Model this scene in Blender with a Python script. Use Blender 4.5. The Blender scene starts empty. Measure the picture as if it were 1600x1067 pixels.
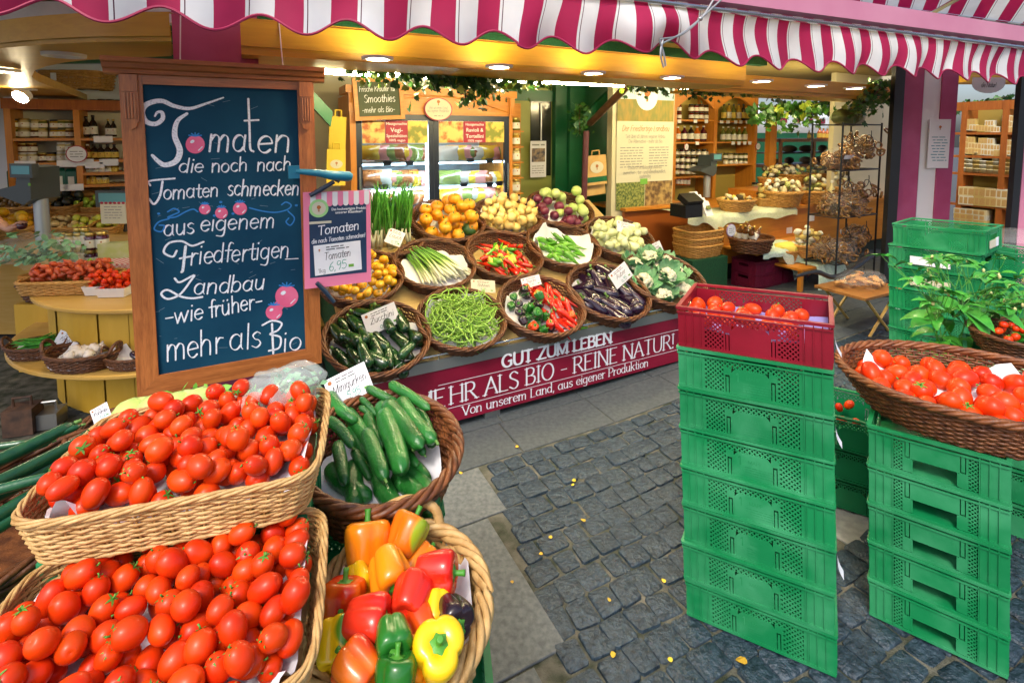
import bpy, math, random
from math import sin, cos, pi, radians, sqrt, atan2
from mathutils import Vector, Matrix, Euler
random.seed(7)
SC = bpy.context.scene
COL = SC.collection
# ------------------------------------------------------------------ camera, sky, sun, exposure
F, CX, YC, PIT, H = 798., 800., 274., .079, 1.70
cam = bpy.data.cameras.new('camera')
cam.sensor_width = 36; cam.lens = F/1600*36; cam.shift_y = -(533.5-YC)/1600
cam.clip_start = .02; cam.clip_end = 500
camo = bpy.data.objects.new('camera', cam); COL.objects.link(camo)
camo.location = (0, 0, H); camo.rotation_euler = (pi/2-PIT, 0, 0)
SC.camera = camo
SUN_EL, SUN_AZ = radians(52), radians(200)
w = bpy.data.worlds.new('World'); SC.world = w; w.use_nodes = True
_nt = w.node_tree
_sky = _nt.nodes.new('ShaderNodeTexSky'); _sky.sky_type = 'NISHITA'; _sky.sun_disc = False
_sky.sun_elevation = SUN_EL; _sky.sun_rotation = SUN_AZ; _sky.dust_density = 4; _sky.air_density = .8; _sky.ozone_density = .6
_bg = _nt.nodes['Background']; _nt.links.new(_sky.outputs[0], _bg.inputs[0]); _bg.inputs[1].default_value = .15
sl = bpy.data.lights.new('sun', 'SUN'); sl.energy = 1.4; sl.angle = radians(12); sl.color = (1, .95, .87)
so = bpy.data.objects.new('sun', sl); COL.objects.link(so)
so.rotation_euler = Vector((sin(SUN_AZ)*cos(SUN_EL), cos(SUN_AZ)*cos(SUN_EL), sin(SUN_EL))).to_track_quat('Z', 'Y').to_euler()
SC.view_settings.view_transform = 'Standard'; SC.view_settings.look = 'None'
SC.view_settings.exposure = 0.75; SC.view_settings.gamma = 1
SC.cycles.max_bounces = 6; SC.cycles.diffuse_bounces = 3; SC.cycles.glossy_bounces = 3; SC.cycles.transmission_bounces = 5
SC.cycles.transparent_max_bounces = 10; SC.cycles.caustics_reflective = False; SC.cycles.caustics_refractive = False
SC.cycles.sample_clamp_indirect = 4
# ------------------------------------------------------------------ where things stand: pixel of the photo -> point on a real plane
A = 1.098
S = Vector((sin(A), cos(A), 0)); N = Vector((-cos(A), sin(A), 0)); UP = Vector((0, 0, 1))
RZ = atan2(S.y, S.x)
O = Vector((0, 0, H))
def ray(u, v):
    x = (u-CX)/F; y = (v-YC)/F; c, s = cos(PIT), sin(PIT)
    return Vector((x, c-y*s, -s-y*c))
def atz(u, v, z): r = ray(u, v); return O+r*((z-H)/r.z)
def aty(u, v, Y): r = ray(u, v); return O+r*(Y/r.y)
def atn(u, v, n): r = ray(u, v); return O+r*(n/r.dot(N))
def atp(u, v, p, nn): r = ray(u, v); return O+r*((p-O).dot(nn)/r.dot(nn))
def sn(s, n, z=0): return S*s+N*n+UP*z
def to_sn(p): return (p.dot(S), p.dot(N), p.z)
NF = 2.682                                       # plane of the stall front
KD = .5; Z0 = .432                               # slope and front height of the display deck
DN = Vector((-KD*N.x, -KD*N.y, 1)).normalized()
def deck_z(n): return Z0+KD*(n-NF)
def atdeck(u, v, off=0): return atp(u, v, sn(0, NF, Z0+off), DN)
def ground_h(x, y): return .049*max(0, min(x, 3.2)-.62)
# ------------------------------------------------------------------ materials
MATS = {}
def mat(name, col, rough=.6, col2=None, scale=20., bump=0., bscale=None, spec=.5, metal=0., var=0., trans=0., alpha=1., emit=0., coat=0., sub=0., stretch=None, detail=4., mixpos=(.35, .65), hue=0.):
    m = bpy.data.materials.new(name); m.use_nodes = True; MATS[name] = m
    nt = m.node_tree; b = nt.nodes['Principled BSDF']
    b.inputs['Roughness'].default_value = rough; b.inputs['Specular IOR Level'].default_value = spec; b.inputs['Metallic'].default_value = metal
    b.inputs['Coat Weight'].default_value = coat; b.inputs['Coat Roughness'].default_value = .1
    b.inputs['Transmission Weight'].default_value = trans; b.inputs['Alpha'].default_value = alpha
    c4 = lambda c: (c[0], c[1], c[2], 1)
    b.inputs['Base Color'].default_value = c4(col)
    out = None
    tc = nt.nodes.new('ShaderNodeTexCoord'); src = tc.outputs['Object']
    if stretch:
        mp = nt.nodes.new('ShaderNodeMapping'); mp.inputs['Scale'].default_value = stretch; nt.links.new(src, mp.inputs[0]); src = mp.outputs[0]
    if var or hue:
        oi = nt.nodes.new('ShaderNodeObjectInfo')
        add = nt.nodes.new('ShaderNodeVectorMath'); add.operation = 'ADD'
        sc_ = nt.nodes.new('ShaderNodeVectorMath'); sc_.operation = 'SCALE'; sc_.inputs[0].default_value = (13.1, 7.7, 3.3); nt.links.new(oi.outputs['Random'], sc_.inputs['Scale'])
        nt.links.new(src, add.inputs[0]); nt.links.new(sc_.outputs[0], add.inputs[1]); src = add.outputs[0]
    if col2:
        nz = nt.nodes.new('ShaderNodeTexNoise'); nz.inputs['Scale'].default_value = scale; nz.inputs['Detail'].default_value = detail
        nt.links.new(src, nz.inputs['Vector'])
        rp = nt.nodes.new('ShaderNodeValToRGB'); rp.color_ramp.elements[0].position = mixpos[0]; rp.color_ramp.elements[1].position = mixpos[1]
        rp.color_ramp.elements[0].color = c4(col); rp.color_ramp.elements[1].color = c4(col2)
        nt.links.new(nz.outputs[0], rp.inputs[0]); out = rp.outputs[0]
    if var or hue:
        hs = nt.nodes.new('ShaderNodeHueSaturation')
        if out: nt.links.new(out, hs.inputs['Color'])
        else: hs.inputs['Color'].default_value = c4(col)
        mr = nt.nodes.new('ShaderNodeMapRange'); mr.inputs[3].default_value = 1-var; mr.inputs[4].default_value = 1+var
        nt.links.new(oi.outputs['Random'], mr.inputs[0]); nt.links.new(mr.outputs[0], hs.inputs['Value'])
        if hue:
            m2 = nt.nodes.new('ShaderNodeMapRange'); m2.inputs[3].default_value = .5-hue; m2.inputs[4].default_value = .5+hue
            wn = nt.nodes.new('ShaderNodeTexWhiteNoise'); wn.noise_dimensions = '1D'; nt.links.new(oi.outputs['Random'], wn.inputs['W'])
            nt.links.new(wn.outputs[0], m2.inputs[0]); nt.links.new(m2.outputs[0], hs.inputs['Hue'])
        out = hs.outputs[0]
    if out: nt.links.new(out, b.inputs['Base Color'])
    if bump:
        n2 = nt.nodes.new('ShaderNodeTexNoise'); n2.inputs['Scale'].default_value = bscale or scale*2; n2.inputs['Detail'].default_value = 5
        nt.links.new(src, n2.inputs['Vector'])
        bp = nt.nodes.new('ShaderNodeBump'); bp.inputs['Strength'].default_value = bump; bp.inputs['Distance'].default_value = .01
        nt.links.new(n2.outputs[0], bp.inputs['Height']); nt.links.new(bp.outputs[0], b.inputs['Normal'])
    if emit:
        b.inputs['Emission Color'].default_value = c4(col); b.inputs['Emission Strength'].default_value = emit
    if sub:
        b.inputs['Subsurface Weight'].default_value = sub; b.inputs['Subsurface Radius'].default_value = (.02, .008, .004); b.inputs['Subsurface Scale'].default_value = .5
    return m
def wood(name, c1, c2, scale=3., rough=.45, axis=2, coat=0., bump=.15):
    m = mat(name, c1, rough, coat=coat); nt = m.node_tree; b = nt.nodes['Principled BSDF']
    tc = nt.nodes.new('ShaderNodeTexCoord'); mp = nt.nodes.new('ShaderNodeMapping')
    sc = [14., 14., 14.]; sc[axis] = 1.1; mp.inputs['Scale'].default_value = [q*scale/3 for q in sc]
    nz = nt.nodes.new('ShaderNodeTexNoise'); nz.inputs['Scale'].default_value = 2.2; nz.inputs['Detail'].default_value = 6; nz.inputs['Distortion'].default_value = .5
    wv = nt.nodes.new('ShaderNodeTexNoise'); wv.inputs['Scale'].default_value = 9.; wv.inputs['Detail'].default_value = 3; wv.inputs['Distortion'].default_value = 1.2
    mx = nt.nodes.new('ShaderNodeMix'); mx.data_type = 'FLOAT'; mx.inputs[0].default_value = .45
    rp = nt.nodes.new('ShaderNodeValToRGB'); rp.color_ramp.elements[0].position = .36; rp.color_ramp.elements[1].position = .64
    rp.color_ramp.elements[0].color = (*c2, 1); rp.color_ramp.elements[1].color = (*c1, 1)
    nt.links.new(tc.outputs['Object'], mp.inputs[0]); nt.links.new(mp.outputs[0], nz.inputs['Vector']); nt.links.new(mp.outputs[0], wv.inputs['Vector'])
    nt.links.new(nz.outputs[0], mx.inputs[2]); nt.links.new(wv.outputs[0], mx.inputs[3]); nt.links.new(mx.outputs[0], rp.inputs[0])
    nt.links.new(rp.outputs[0], b.inputs['Base Color'])
    bp = nt.nodes.new('ShaderNodeBump'); bp.inputs['Strength'].default_value = bump; bp.inputs['Distance'].default_value = .004
    nt.links.new(mx.outputs[0], bp.inputs['Height']); nt.links.new(bp.outputs[0], b.inputs['Normal'])
    return m
# ------------------------------------------------------------------ mesh builder
class MB:
    def __init__(s): s.v = []; s.f = []; s.mi = []; s.cur = 0; s.mat = None
    def setm(s, M_): s.mat = M_; return s
    def addv(s, pts):
        k = len(s.v)
        if s.mat: pts = [s.mat @ Vector(p) for p in pts]
        s.v.extend([tuple(p) for p in pts]); return k
    def face(s, *idx): s.f.append(tuple(idx)); s.mi.append(s.cur)
    def poly(s, pts):
        k = s.addv(pts); s.face(*range(k, k+len(pts)))
    def box(s, c, d, rot=None):
        c = Vector(c); hx, hy, hz = d[0]/2, d[1]/2, d[2]/2
        pts = [Vector((x, y, z)) for z in (-hz, hz) for (x, y) in ((-hx, -hy), (hx, -hy), (hx, hy), (-hx, hy))]
        if rot is not None: pts = [rot @ p for p in pts]
        k = s.addv([c+p for p in pts])
        for q in ((3, 2, 1, 0), (4, 5, 6, 7), (0, 1, 5, 4), (1, 2, 6, 5), (2, 3, 7, 6), (3, 0, 4, 7)): s.face(*[k+i for i in q])
        return s
    def bbox(s, x0, x1, y0, y1, z0, z1): return s.box(((x0+x1)/2, (y0+y1)/2, (z0+z1)/2), (x1-x0, y1-y0, z1-z0))
    def prism(s, pts, off):
        n = len(pts); off = Vector(off); k = s.addv(list(pts)+[Vector(p)+off for p in pts])
        s.face(*[k+i for i in range(n)][::-1]); s.face(*[k+n+i for i in range(n)])
        for i in range(n): j = (i+1) % n; s.face(k+i, k+j, k+n+j, k+n+i)
        return s
    def tube(s, path, rad, n=6, closed=False, caps=True, flat=1.):
        m = len(path); path = [Vector(p) for p in path]
        R = rad if isinstance(rad, (list, tuple)) else [rad]*m
        prev = None; k = len(s.v); pts = []
        for i in range(m):
            if closed: t = path[(i+1) % m]-path[i-1]
            else: t = path[min(i+1, m-1)]-path[max(i-1, 0)]
            if t.length < 1e-9: t = Vector((0, 0, 1))
            t.normalize()
            if prev is None:
                a = Vector((0, 0, 1)) if abs(t.z) < .9 else Vector((1, 0, 0))
                x = t.cross(a).normalized()
            else:
                x = (prev-t*prev.dot(t))
                x = x.normalized() if x.length > 1e-9 else t.orthogonal().normalized()
            prev = x; y = t.cross(x)
            for j in range(n):
                an = 2*pi*j/n; pts.append(path[i]+(x*cos(an)+y*sin(an)*flat)*R[i])
        s.addv(pts)
        for i in range(m if closed else m-1):
            i2 = (i+1) % m
            for j in range(n):
                j2 = (j+1) % n; s.face(k+i*n+j, k+i*n+j2, k+i2*n+j2, k+i2*n+j)
        if caps and not closed:
            s.face(*[k+j for j in range(n)][::-1]); s.face(*[k+(m-1)*n+j for j in range(n)])
        return s
    def lathe(s, prof, n=16, c=(0, 0, 0), fn=None, capt=True, capb=True, ax=None):
        # prof: list of (r, z); fn(angle, t) -> radius factor
        c = Vector(c); k = len(s.v); pts = []; m = len(prof)
        for i, (r, z) in enumerate(prof):
            for j in range(n):
                an = 2*pi*j/n; q = r*(fn(an, i/(m-1)) if fn else 1)
                p = Vector((q*cos(an), q*sin(an), z)); pts.append(c+(ax @ p if ax else p))
        s.addv(pts)
        for i in range(m-1):
            for j in range(n):
                j2 = (j+1) % n; s.face(k+i*n+j, k+i*n+j2, k+(i+1)*n+j2, k+(i+1)*n+j)
        if capb: s.face(*[k+j for j in range(n)][::-1])
        if capt: s.face(*[k+(m-1)*n+j for j in range(n)])
        return s
    def ell(s, c, r, nu=12, nv=8, rot=None, fn=None):
        c = Vector(c); rx, ry, rz = r; pts = []
        k = len(s.v)
        for i in range(nv+1):
            th = pi*i/nv
            for j in range(nu):
                ph = 2*pi*j/nu; d = Vector((sin(th)*cos(ph), sin(th)*sin(ph), -cos(th)))
                q = fn(d) if fn else 1; p = Vector((d.x*rx, d.y*ry, d.z*rz))*q
                pts.append(c+(rot @ p if rot else p))
        s.addv(pts)
        for i in range(nv):
            for j in range(nu):
                j2 = (j+1) % nu
                if i == 0: s.face(k, k+nu+j2, k+nu+j) if False else s.face(k+j, k+nu+j2, k+nu+j)
                elif i == nv-1: s.face(k+i*nu+j, k+i*nu+j2, k+(i+1)*nu+j)
                else: s.face(k+i*nu+j, k+i*nu+j2, k+(i+1)*nu+j2, k+(i+1)*nu+j)
        return s
    def grid(s, nx, ny, fn):
        k = len(s.v); s.addv([fn(i/nx, j/ny) for j in range(ny+1) for i in range(nx+1)])
        for j in range(ny):
            for i in range(nx): a = k+j*(nx+1)+i; s.face(a, a+1, a+nx+2, a+nx+1)
        return s
    def mesh(s, name, mats, smooth=True, angle=None):
        me = bpy.data.meshes.new(name); me.from_pydata(s.v, [], s.f)
        if not isinstance(mats, (list, tuple)): mats = [mats]
        for m in mats: me.materials.append(m)
        if len(mats) > 1: me.polygons.foreach_set('material_index', s.mi)
        if smooth: me.polygons.foreach_set('use_smooth', [True]*len(s.f))
        me.update()
        if smooth and angle:
            try: me.set_sharp_from_angle(angle=radians(angle))
            except Exception: pass
        return me
    def build(s, name, mats, parent=None, smooth=False, angle=40, matrix=None):
        return put(name, s.mesh(name, mats, smooth, angle), parent, matrix)
def put(name, me, parent=None, matrix=None):
    o = bpy.data.objects.new(name, me); COL.objects.link(o)
    if parent is not None: o.parent = parent
    if matrix is not None: o.matrix_basis = matrix
    return o
def tag(o, label=None, cat=None, group=None, kind=None):
    if label: o['label'] = label
    if cat: o['category'] = cat
    if group: o['group'] = group
    if kind: o['kind'] = kind
    return o
def thing(name, label, cat, loc=(0, 0, 0), rz=0, group=None, matrix=None):
    o = bpy.data.objects.new(name, None); COL.objects.link(o); o.empty_display_size = .05
    if matrix is not None: o.matrix_basis = matrix
    else: o.location = loc; o.rotation_euler = (0, 0, rz)
    return tag(o, label, cat, group)
def struct(name, mb, m, smooth=False, **k): return tag(mb.build(name, m, smooth=smooth, **k), kind='structure')
def copy_tree(o, matrix=None, label=None, group=None, parent=None):
    c = o.copy(); COL.objects.link(c)
    if parent is not None: c.parent = parent
    if matrix is not None: c.matrix_basis = matrix
    if label: c['label'] = label
    if group: c['group'] = group
    for ch in KIDS.get(o.name, []): copy_tree(ch, parent=c)
    return c
KIDS = {}
def kids(o):
    KIDS[o.name] = [x for x in COL.objects if x.parent == o]
    for x in KIDS[o.name]: kids(x)
def TR(loc, rz=0., tilt=None, sc=1.):
    m = Matrix.Translation(Vector(loc)) @ Matrix.Rotation(rz, 4, 'Z')
    if tilt is not None: m = m @ tilt
    if sc != 1.: m = m @ Matrix.Scale(sc, 4)
    return m
def frame(o, x, y):       # matrix with local x, y axes (z = x cross y)
    x = Vector(x).normalized(); y = Vector(y); y = (y-x*y.dot(x)).normalized(); z = x.cross(y)
    return Matrix(((x.x, y.x, z.x, o[0]), (x.y, y.y, z.y, o[1]), (x.z, y.z, z.z, o[2]), (0, 0, 0, 1)))
def catmull(pts, n=6, closed=False):
    out = []; m = len(pts); P = [Vector(p) for p in pts]
    for i in range(m if closed else m-1):
        a = P[i-1] if (closed or i > 0) else P[0]*2-P[1]; b = P[i]; c = P[(i+1) % m]
        d = P[(i+2) % m] if (closed or i+2 < m) else P[m-1]*2-P[m-2]
        for j in range(n):
            t = j/n; out.append(.5*((2*b)+(c-a)*t+(2*a-5*b+4*c-d)*t*t+(3*b-a-3*c+d)*t**3))
    if not closed: out.append(P[-1])
    return out
# ------------------------------------------------------------------ lettering: strokes drawn with a pen, local x right, y up, lying on z = 0
G = {}
def g(ch, adv, *st): G[ch] = (adv, st)
# unit: x-height 1, capitals 1.5, ascender 1.6
arc = lambda cx, cy, rx, ry, a0, a1, n=9: [(cx+rx*cos(radians(a0+(a1-a0)*i/n)), cy+ry*sin(radians(a0+(a1-a0)*i/n))) for i in range(n+1)]
g('a', 1.0, arc(.42, .5, .36, .48, 40, 330), [(.78, .98), (.78, .2), (.9, 0)])
g('b', 1.0, [(.12, 1.6), (.12, 0)], arc(.46, .5, .36, .48, 160, -160))
g('c', .85, arc(.46, .5, .38, .48, 45, 315))
g('d', 1.0, arc(.42, .5, .36, .48, 40, 330), [(.78, 1.6), (.78, 0)])
g('e', .9, [(.1, .52), (.8, .56)], arc(.46, .5, .36, .48, 8, 318))
g('f', .6, [(.72, 1.5), (.5, 1.6), (.34, 1.35), (.32, .6), (.32, 0)], [(.05, .95), (.62, .95)])
g('g', 1.0, arc(.42, .5, .36, .46, 40, 330), [(.78, .96), (.78, -.2), (.6, -.52), (.15, -.45)])
g('h', 1.0, [(.14, 1.6), (.14, 0)], [(.14, .62), (.4, .95), (.7, .88), (.78, .6), (.78, 0)])
g('i', .42, [(.2, .98), (.2, 0)], [(.2, 1.38), (.21, 1.42)])
g('k', .95, [(.14, 1.6), (.14, 0)], [(.75, .98), (.17, .45)], [(.36, .6), (.82, 0)])
g('l', .42, [(.2, 1.6), (.2, 0)])
g('m', 1.5, [(.14, .98), (.14, 0)], [(.14, .62), (.36, .95), (.6, .88), (.68, .6), (.68, 0)], [(.68, .62), (.92, .95), (1.16, .88), (1.24, .6), (1.24, 0)])
g('n', 1.0, [(.14, .98), (.14, 0)], [(.14, .62), (.4, .95), (.7, .88), (.78, .6), (.78, 0)])
g('o', .96, arc(.47, .49, .37, .48, 90, 450, 14))
g('p', 1.0, [(.14, .98), (.14, -.6)], arc(.48, .5, .36, .48, 160, -160))
g('r', .7, [(.14, .98), (.14, 0)], [(.14, .6), (.36, .92), (.64, .9)])
g('s', .8, [(.66, .86), (.42, .98), (.16, .8), (.3, .55), (.56, .45), (.68, .2), (.42, 0), (.1, .14)])
g('t', .62, [(.3, 1.4), (.3, .25), (.42, .02), (.62, .08)], [(.02, .95), (.6, .95)])
g('u', 1.0, [(.14, .98), (.14, .35), (.3, .03), (.58, .08), (.78, .4)], [(.78, .98), (.78, 0)])
g('v', .9, [(.06, .98), (.42, 0)], [(.42, 0), (.8, .98)])
g('w', 1.3, [(.06, .98), (.34, 0)], [(.34, 0), (.62, .9)], [(.62, .9), (.92, 0)], [(.92, 0), (1.22, .98)])
g('z', .8, [(.1, .98), (.7, .98)], [(.7, .98), (.1, 0)], [(.1, 0), (.74, 0)])
g('j', .45, [(.25, .98), (.25, -.3), (.05, -.55)], [(.25, 1.38), (.26, 1.42)])
g('A', 1.3, [(.05, 0), (.62, 1.5)], [(.62, 1.5), (1.2, 0)], [(.26, .55), (.98, .55)])
g('B', 1.1, [(.15, 1.5), (.15, 0)], [(.15, 1.5), (.6, 1.5), (.85, 1.3), (.8, .95), (.55, .8), (.15, .8)], [(.55, .8), (.9, .65), (.98, .35), (.8, .05), (.5, 0), (.15, 0)])
g('D', 1.3, [(.15, 1.5), (.15, 0)], [(.15, 1.5), (.6, 1.48), (1.02, 1.2), (1.1, .75), (1.0, .3), (.6, .02), (.15, 0)])
g('E', 1.05, [(.15, 1.5), (.15, 0)], [(.15, 1.5), (.92, 1.5)], [(.15, .8), (.75, .8)], [(.15, 0), (.95, 0)])
g('F', 1.0, [(.15, 1.5), (.15, 0)], [(.15, 1.5), (.92, 1.5)], [(.15, .8), (.75, .8)])
g('G', 1.35, arc(.7, .75, .6, .76, 45, 315, 12), [(1.12, .2), (1.12, .68)], [(.8, .68), (1.2, .68)])
g('H', 1.3, [(.15, 1.5), (.15, 0)], [(1.12, 1.5), (1.12, 0)], [(.15, .78), (1.12, .78)])
g('I', .5, [(.24, 1.5), (.24, 0)])
g('J', .7, [(.5, 1.5), (.5, .2), (.3, -.05), (.05, .05)])
g('K', 1.2, [(.15, 1.5), (.15, 0)], [(1., 1.5), (.17, .72)], [(.38, .9), (1.1, 0)])
g('L', 1.0, [(.15, 1.5), (.15, 0)], [(.15, 0), (.92, 0)])
g('M', 1.6, [(.15, 1.5), (.15, 0)], [(.15, 1.5), (.76, .1)], [(.76, .1), (1.38, 1.5)], [(1.38, 1.5), (1.38, 0)])
g('N', 1.35, [(.15, 1.5), (.15, 0)], [(.15, 1.5), (1.15, 0)], [(1.15, 1.5), (1.15, 0)])
g('O', 1.4, arc(.7, .75, .58, .76, 90, 450, 18))
g('P', 1.05, [(.15, 1.5), (.15, 0)], [(.15, 1.5), (.65, 1.5), (.92, 1.28), (.92, .9), (.65, .68), (.15, .68)])
g('R', 1.2, [(.15, 1.5), (.15, 0)], [(.15, 1.5), (.62, 1.5), (.88, 1.3), (.86, .95), (.6, .76), (.15, .76)], [(.52, .76), (1.12, 0)])
g('S', 1.0, [(.85, 1.3), (.5, 1.52), (.15, 1.3), (.2, 1.0), (.55, .78), (.86, .52), (.82, .15), (.5, -.02), (.1, .2)])
g('T', 1.15, [(.56, 1.5), (.56, 0)], [(.05, 1.5), (1.08, 1.5)])
g('U', 1.3, [(.15, 1.5), (.15, .5), (.32, .08), (.65, -.02), (.98, .1), (1.12, .5), (1.12, 1.5)])
g('V', 1.2, [(.05, 1.5), (.6, 0)], [(.6, 0), (1.12, 1.5)])
g('Z', 1.15, [(.1, 1.5), (1.02, 1.5)], [(1.02, 1.5), (.1, 0)], [(.1, 0), (1.06, 0)])
g('1', .6, [(.1, 1.2), (.35, 1.5), (.35, 0)]); g('0', .95, arc(.45, .75, .36, .75, 90, 450, 14))
g('5', .9, [(.8, 1.5), (.25, 1.5), (.2, .9), (.5, 1.), (.8, .75), (.78, .3), (.45, 0), (.1, .15)])
g('6', .9, [(.75, 1.5), (.35, 1.1), (.14, .5), (.3, .05), (.65, .05), (.8, .4), (.6, .75), (.2, .6)])
g('9', .9, [(.75, 1.1), (.45, .8), (.15, 1.0), (.25, 1.42), (.6, 1.5), (.78, 1.2), (.72, .5), (.5, 0)])
g(',', .4, [(.2, .08), (.12, -.25)]); g('.', .4, [(.2, .02), (.21, .05)]); g('-', .8, [(.1, .6), (.7, .6)]); g('!', .4, [(.2, 1.5), (.2, .45)], [(.2, .04), (.21, .07)])
g(' ', .6)
for c_, b_ in (('ü', 'u'), ('ä', 'a'), ('ö', 'o')): g(c_, G[b_][0], *G[b_][1], [(.25, 1.3), (.26, 1.36)], [(.66, 1.3), (.67, 1.36)])
def pen(mb, pts, wfun, z=0., n=4):
    # flat ribbon whose width is wfun(direction angle, t); slightly raised paint
    P = [Vector((p[0], p[1])) for p in pts]
    Q = catmull(P, n) if len(P) > 2 else [P[0].lerp(P[1], t/2) for t in range(3)]
    m = len(Q); L = []; R_ = []
    for i in range(m):
        t = Q[min(i+1, m-1)]-Q[max(i-1, 0)]
        if t.length < 1e-9: t = Vector((1, 0))
        t.normalize(); nr = Vector((-t.y, t.x)); hw = wfun(t, i/(m-1))/2
        L.append((Q[i].x+nr.x*hw, Q[i].y+nr.y*hw, z)); R_.append((Q[i].x-nr.x*hw, Q[i].y-nr.y*hw, z))
    k = mb.addv(L+R_)
    for i in range(m-1): mb.face(k+m+i, k+m+i+1, k+i+1, k+i)
    # round ends
    for (e, d) in ((0, -1), (m-1, 1)):
        t = (Q[e]-Q[e-d]) if m > 1 else Vector((1, 0))
        if t.length < 1e-9: continue
        t.normalize(); hw = (Vector(L[e])-Vector(R_[e])).length/2; c = Q[e]; an0 = atan2(t.y, t.x)-pi/2
        mb.poly([(c.x+hw*cos(an0+pi*i/5), c.y+hw*sin(an0+pi*i/5), z) for i in range(6)])
def write(mb, text, x, y, size, wd=.16, style='round', slant=0., width=None, rot=0., z=0., track=1., seed=0, wob=0.):
    rnd = random.Random(hash_(text)+seed)
    tot = sum(G.get(c, G['o'])[0] for c in text)*size*track
    kx = (width/tot) if width else 1.
    def wf(t, q):
        if style == 'serif': return size*(wd*(.42+.58*abs(t.y)))
        if style == 'slab': return size*(wd*(.6+.4*abs(t.y)))
        if style == 'nib': return size*wd*(.45+.75*abs(t.x*.7071+t.y*.7071)**1.5)
        return size*wd*(.9+.1*sin(q*7))
    cr, sr = cos(rot), sin(rot)
    zz = z
    for ch in text:
        adv, st = G.get(ch, G['o'])
        jx, jy = (rnd.uniform(-wob, wob)*size, rnd.uniform(-wob, wob)*size) if wob else (0, 0)
        for s_ in st:
            zz += 2e-6
            pts = []
            for px, py in s_:
                lx = (px+slant*py)*size*track*kx+jx; ly = py*size+jy
                pts.append((x+cr*lx-sr*ly, y+sr*lx+cr*ly))
            pen(mb, pts, wf, zz)
            if style in ('serif', 'slab') and len(s_) == 2:
                for (px, py), (qx, qy) in ((s_[0], s_[1]), (s_[1], s_[0])):
                    if abs(py-qy) > .6*abs(px-qx) and (abs(py) < .01 or abs(py-1.5) < .02 or abs(py-1.6) < .02 or abs(py-.98) < .02) and not (ch in 'AMNV' and abs(px-.62) < .2 and ch == 'A' and py > 1):
                        sl_ = .2 if style == 'serif' else .26; th = (.07 if style == 'serif' else .17)*size
                        lx = (px+slant*py)*size*track*kx+jx; ly = py*size+jy
                        ly += th/2 if py < .5 else -th/2
                        a = -sl_*size*kx; b = sl_*size*kx
                        if abs(py-.98) < .02 or abs(py-1.6) < .02: b = .02*size
                        pp = [(x+cr*(lx+q)-sr*ly, y+sr*(lx+q)+cr*ly) for q in (a, b)]
                        zz += 2e-6; pen(mb, pp, lambda t, q: th, zz)
        x += cr*adv*size*track*kx; y += sr*adv*size*track*kx
    return x
def hash_(s):
    h = 7
    for c in s: h = (h*31+ord(c)) % 1000003
    return h
def scribble(mb, x, y, w, h, z, seed=0, dens=1.):
    # a line of print too small to read in the photo: short dashes word by word
    rnd = random.Random(seed); cx = x
    while cx < x+w-h:
        ww = min(rnd.uniform(1.5, 5)*h, x+w-cx); mb.poly([(cx, y, z), (cx+ww, y, z), (cx+ww, y+h*.55, z), (cx, y+h*.55, z)]); cx += ww+h*.7
def printed(name, text, size, m, parent, matrix, align='LEFT', bold=0.):
    cu = bpy.data.curves.new(name, 'FONT'); cu.body = text; cu.size = size; cu.align_x = align; cu.offset = bold*size; cu.resolution_u = 2
    o = bpy.data.objects.new(name, cu)
    COL.objects.link(o); bpy.context.view_layer.update()
    me = bpy.data.meshes.new_from_object(o.evaluated_get(bpy.context.evaluated_depsgraph_get())); COL.objects.unlink(o); bpy.data.objects.remove(o)
    me.materials.clear(); me.materials.append(m)
    return put(name, me, parent, matrix)
# ================================================================== materials in use
m_asph = mat('ground_dark', (.05, .055, .06), .8, (.09, .09, .09), 30, .3)
m_cob = mat('cobble', (.009, .020, .033), .42, (.034, .060, .086), 46, 1., 70, var=0)
m_mortar = mat('mortar', (.13, .125, .10), .95, (.022, .03, .014), 14, .6, 150)
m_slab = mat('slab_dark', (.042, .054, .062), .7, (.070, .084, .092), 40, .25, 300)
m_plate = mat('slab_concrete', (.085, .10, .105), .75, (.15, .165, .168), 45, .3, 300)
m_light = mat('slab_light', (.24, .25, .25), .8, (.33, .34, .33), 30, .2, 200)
m_maroon = mat('banner_maroon', (.20, .004, .026), .4, (.26, .006, .034), 3, .03)
m_white = mat('white_paint', (.75, .75, .76), .5)
m_grey = mat('grey_metal', (.42, .43, .43), .35, metal=.8)
m_alu = mat('aluminium', (.62, .62, .6), .25, metal=1)
m_black = mat('black_metal', (.012, .014, .018), .4)
m_pink = mat('magenta_paint', (.36, .05, .14), .45, (.42, .08, .19), 4, .05)
m_pinkl = mat('pink_fascia', (.55, .19, .30), .4, (.6, .24, .35), 3, .04)
m_rowhite = mat('weathered_white', (.55, .62, .62), .6, (.70, .74, .74), 8, .1)
m_deck = wood('deck_ply', (.58, .42, .17), (.46, .31, .10), 2., .5, 0)
m_beam = wood('beam_ochre', (.58, .33, .022), (.48, .26, .016), 1.2, .4, 0, bump=.03)
m_oak = wood('board_oak', (.50, .165, .042), (.27, .078, .018), 5., .42, 2, coat=.3, bump=.3)
m_oakh = wood('board_oak_rail', (.50, .165, .042), (.27, .078, .018), 5., .42, 0, coat=.3, bump=.3)
m_honey = wood('honey_wood', (.60, .24, .028), (.46, .16, .018), 3., .4, 2)
m_honeyh = wood('honey_wood_rail', (.60, .24, .028), (.46, .16, .018), 3., .4, 0)
m_drum = mat('drum_wood', (.52, .30, .025), .4, (.62, .38, .05), 2.2, .1, 5, stretch=(2.5, 2.5, .8))
m_drumtop = wood('drum_top', (.62, .40, .12), (.55, .32, .06), 2., .4, 0)
m_slate = mat('slate_board', (.002, .040, .085), .75, (.006, .062, .115), 3.5, .05, spec=.2)
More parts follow.
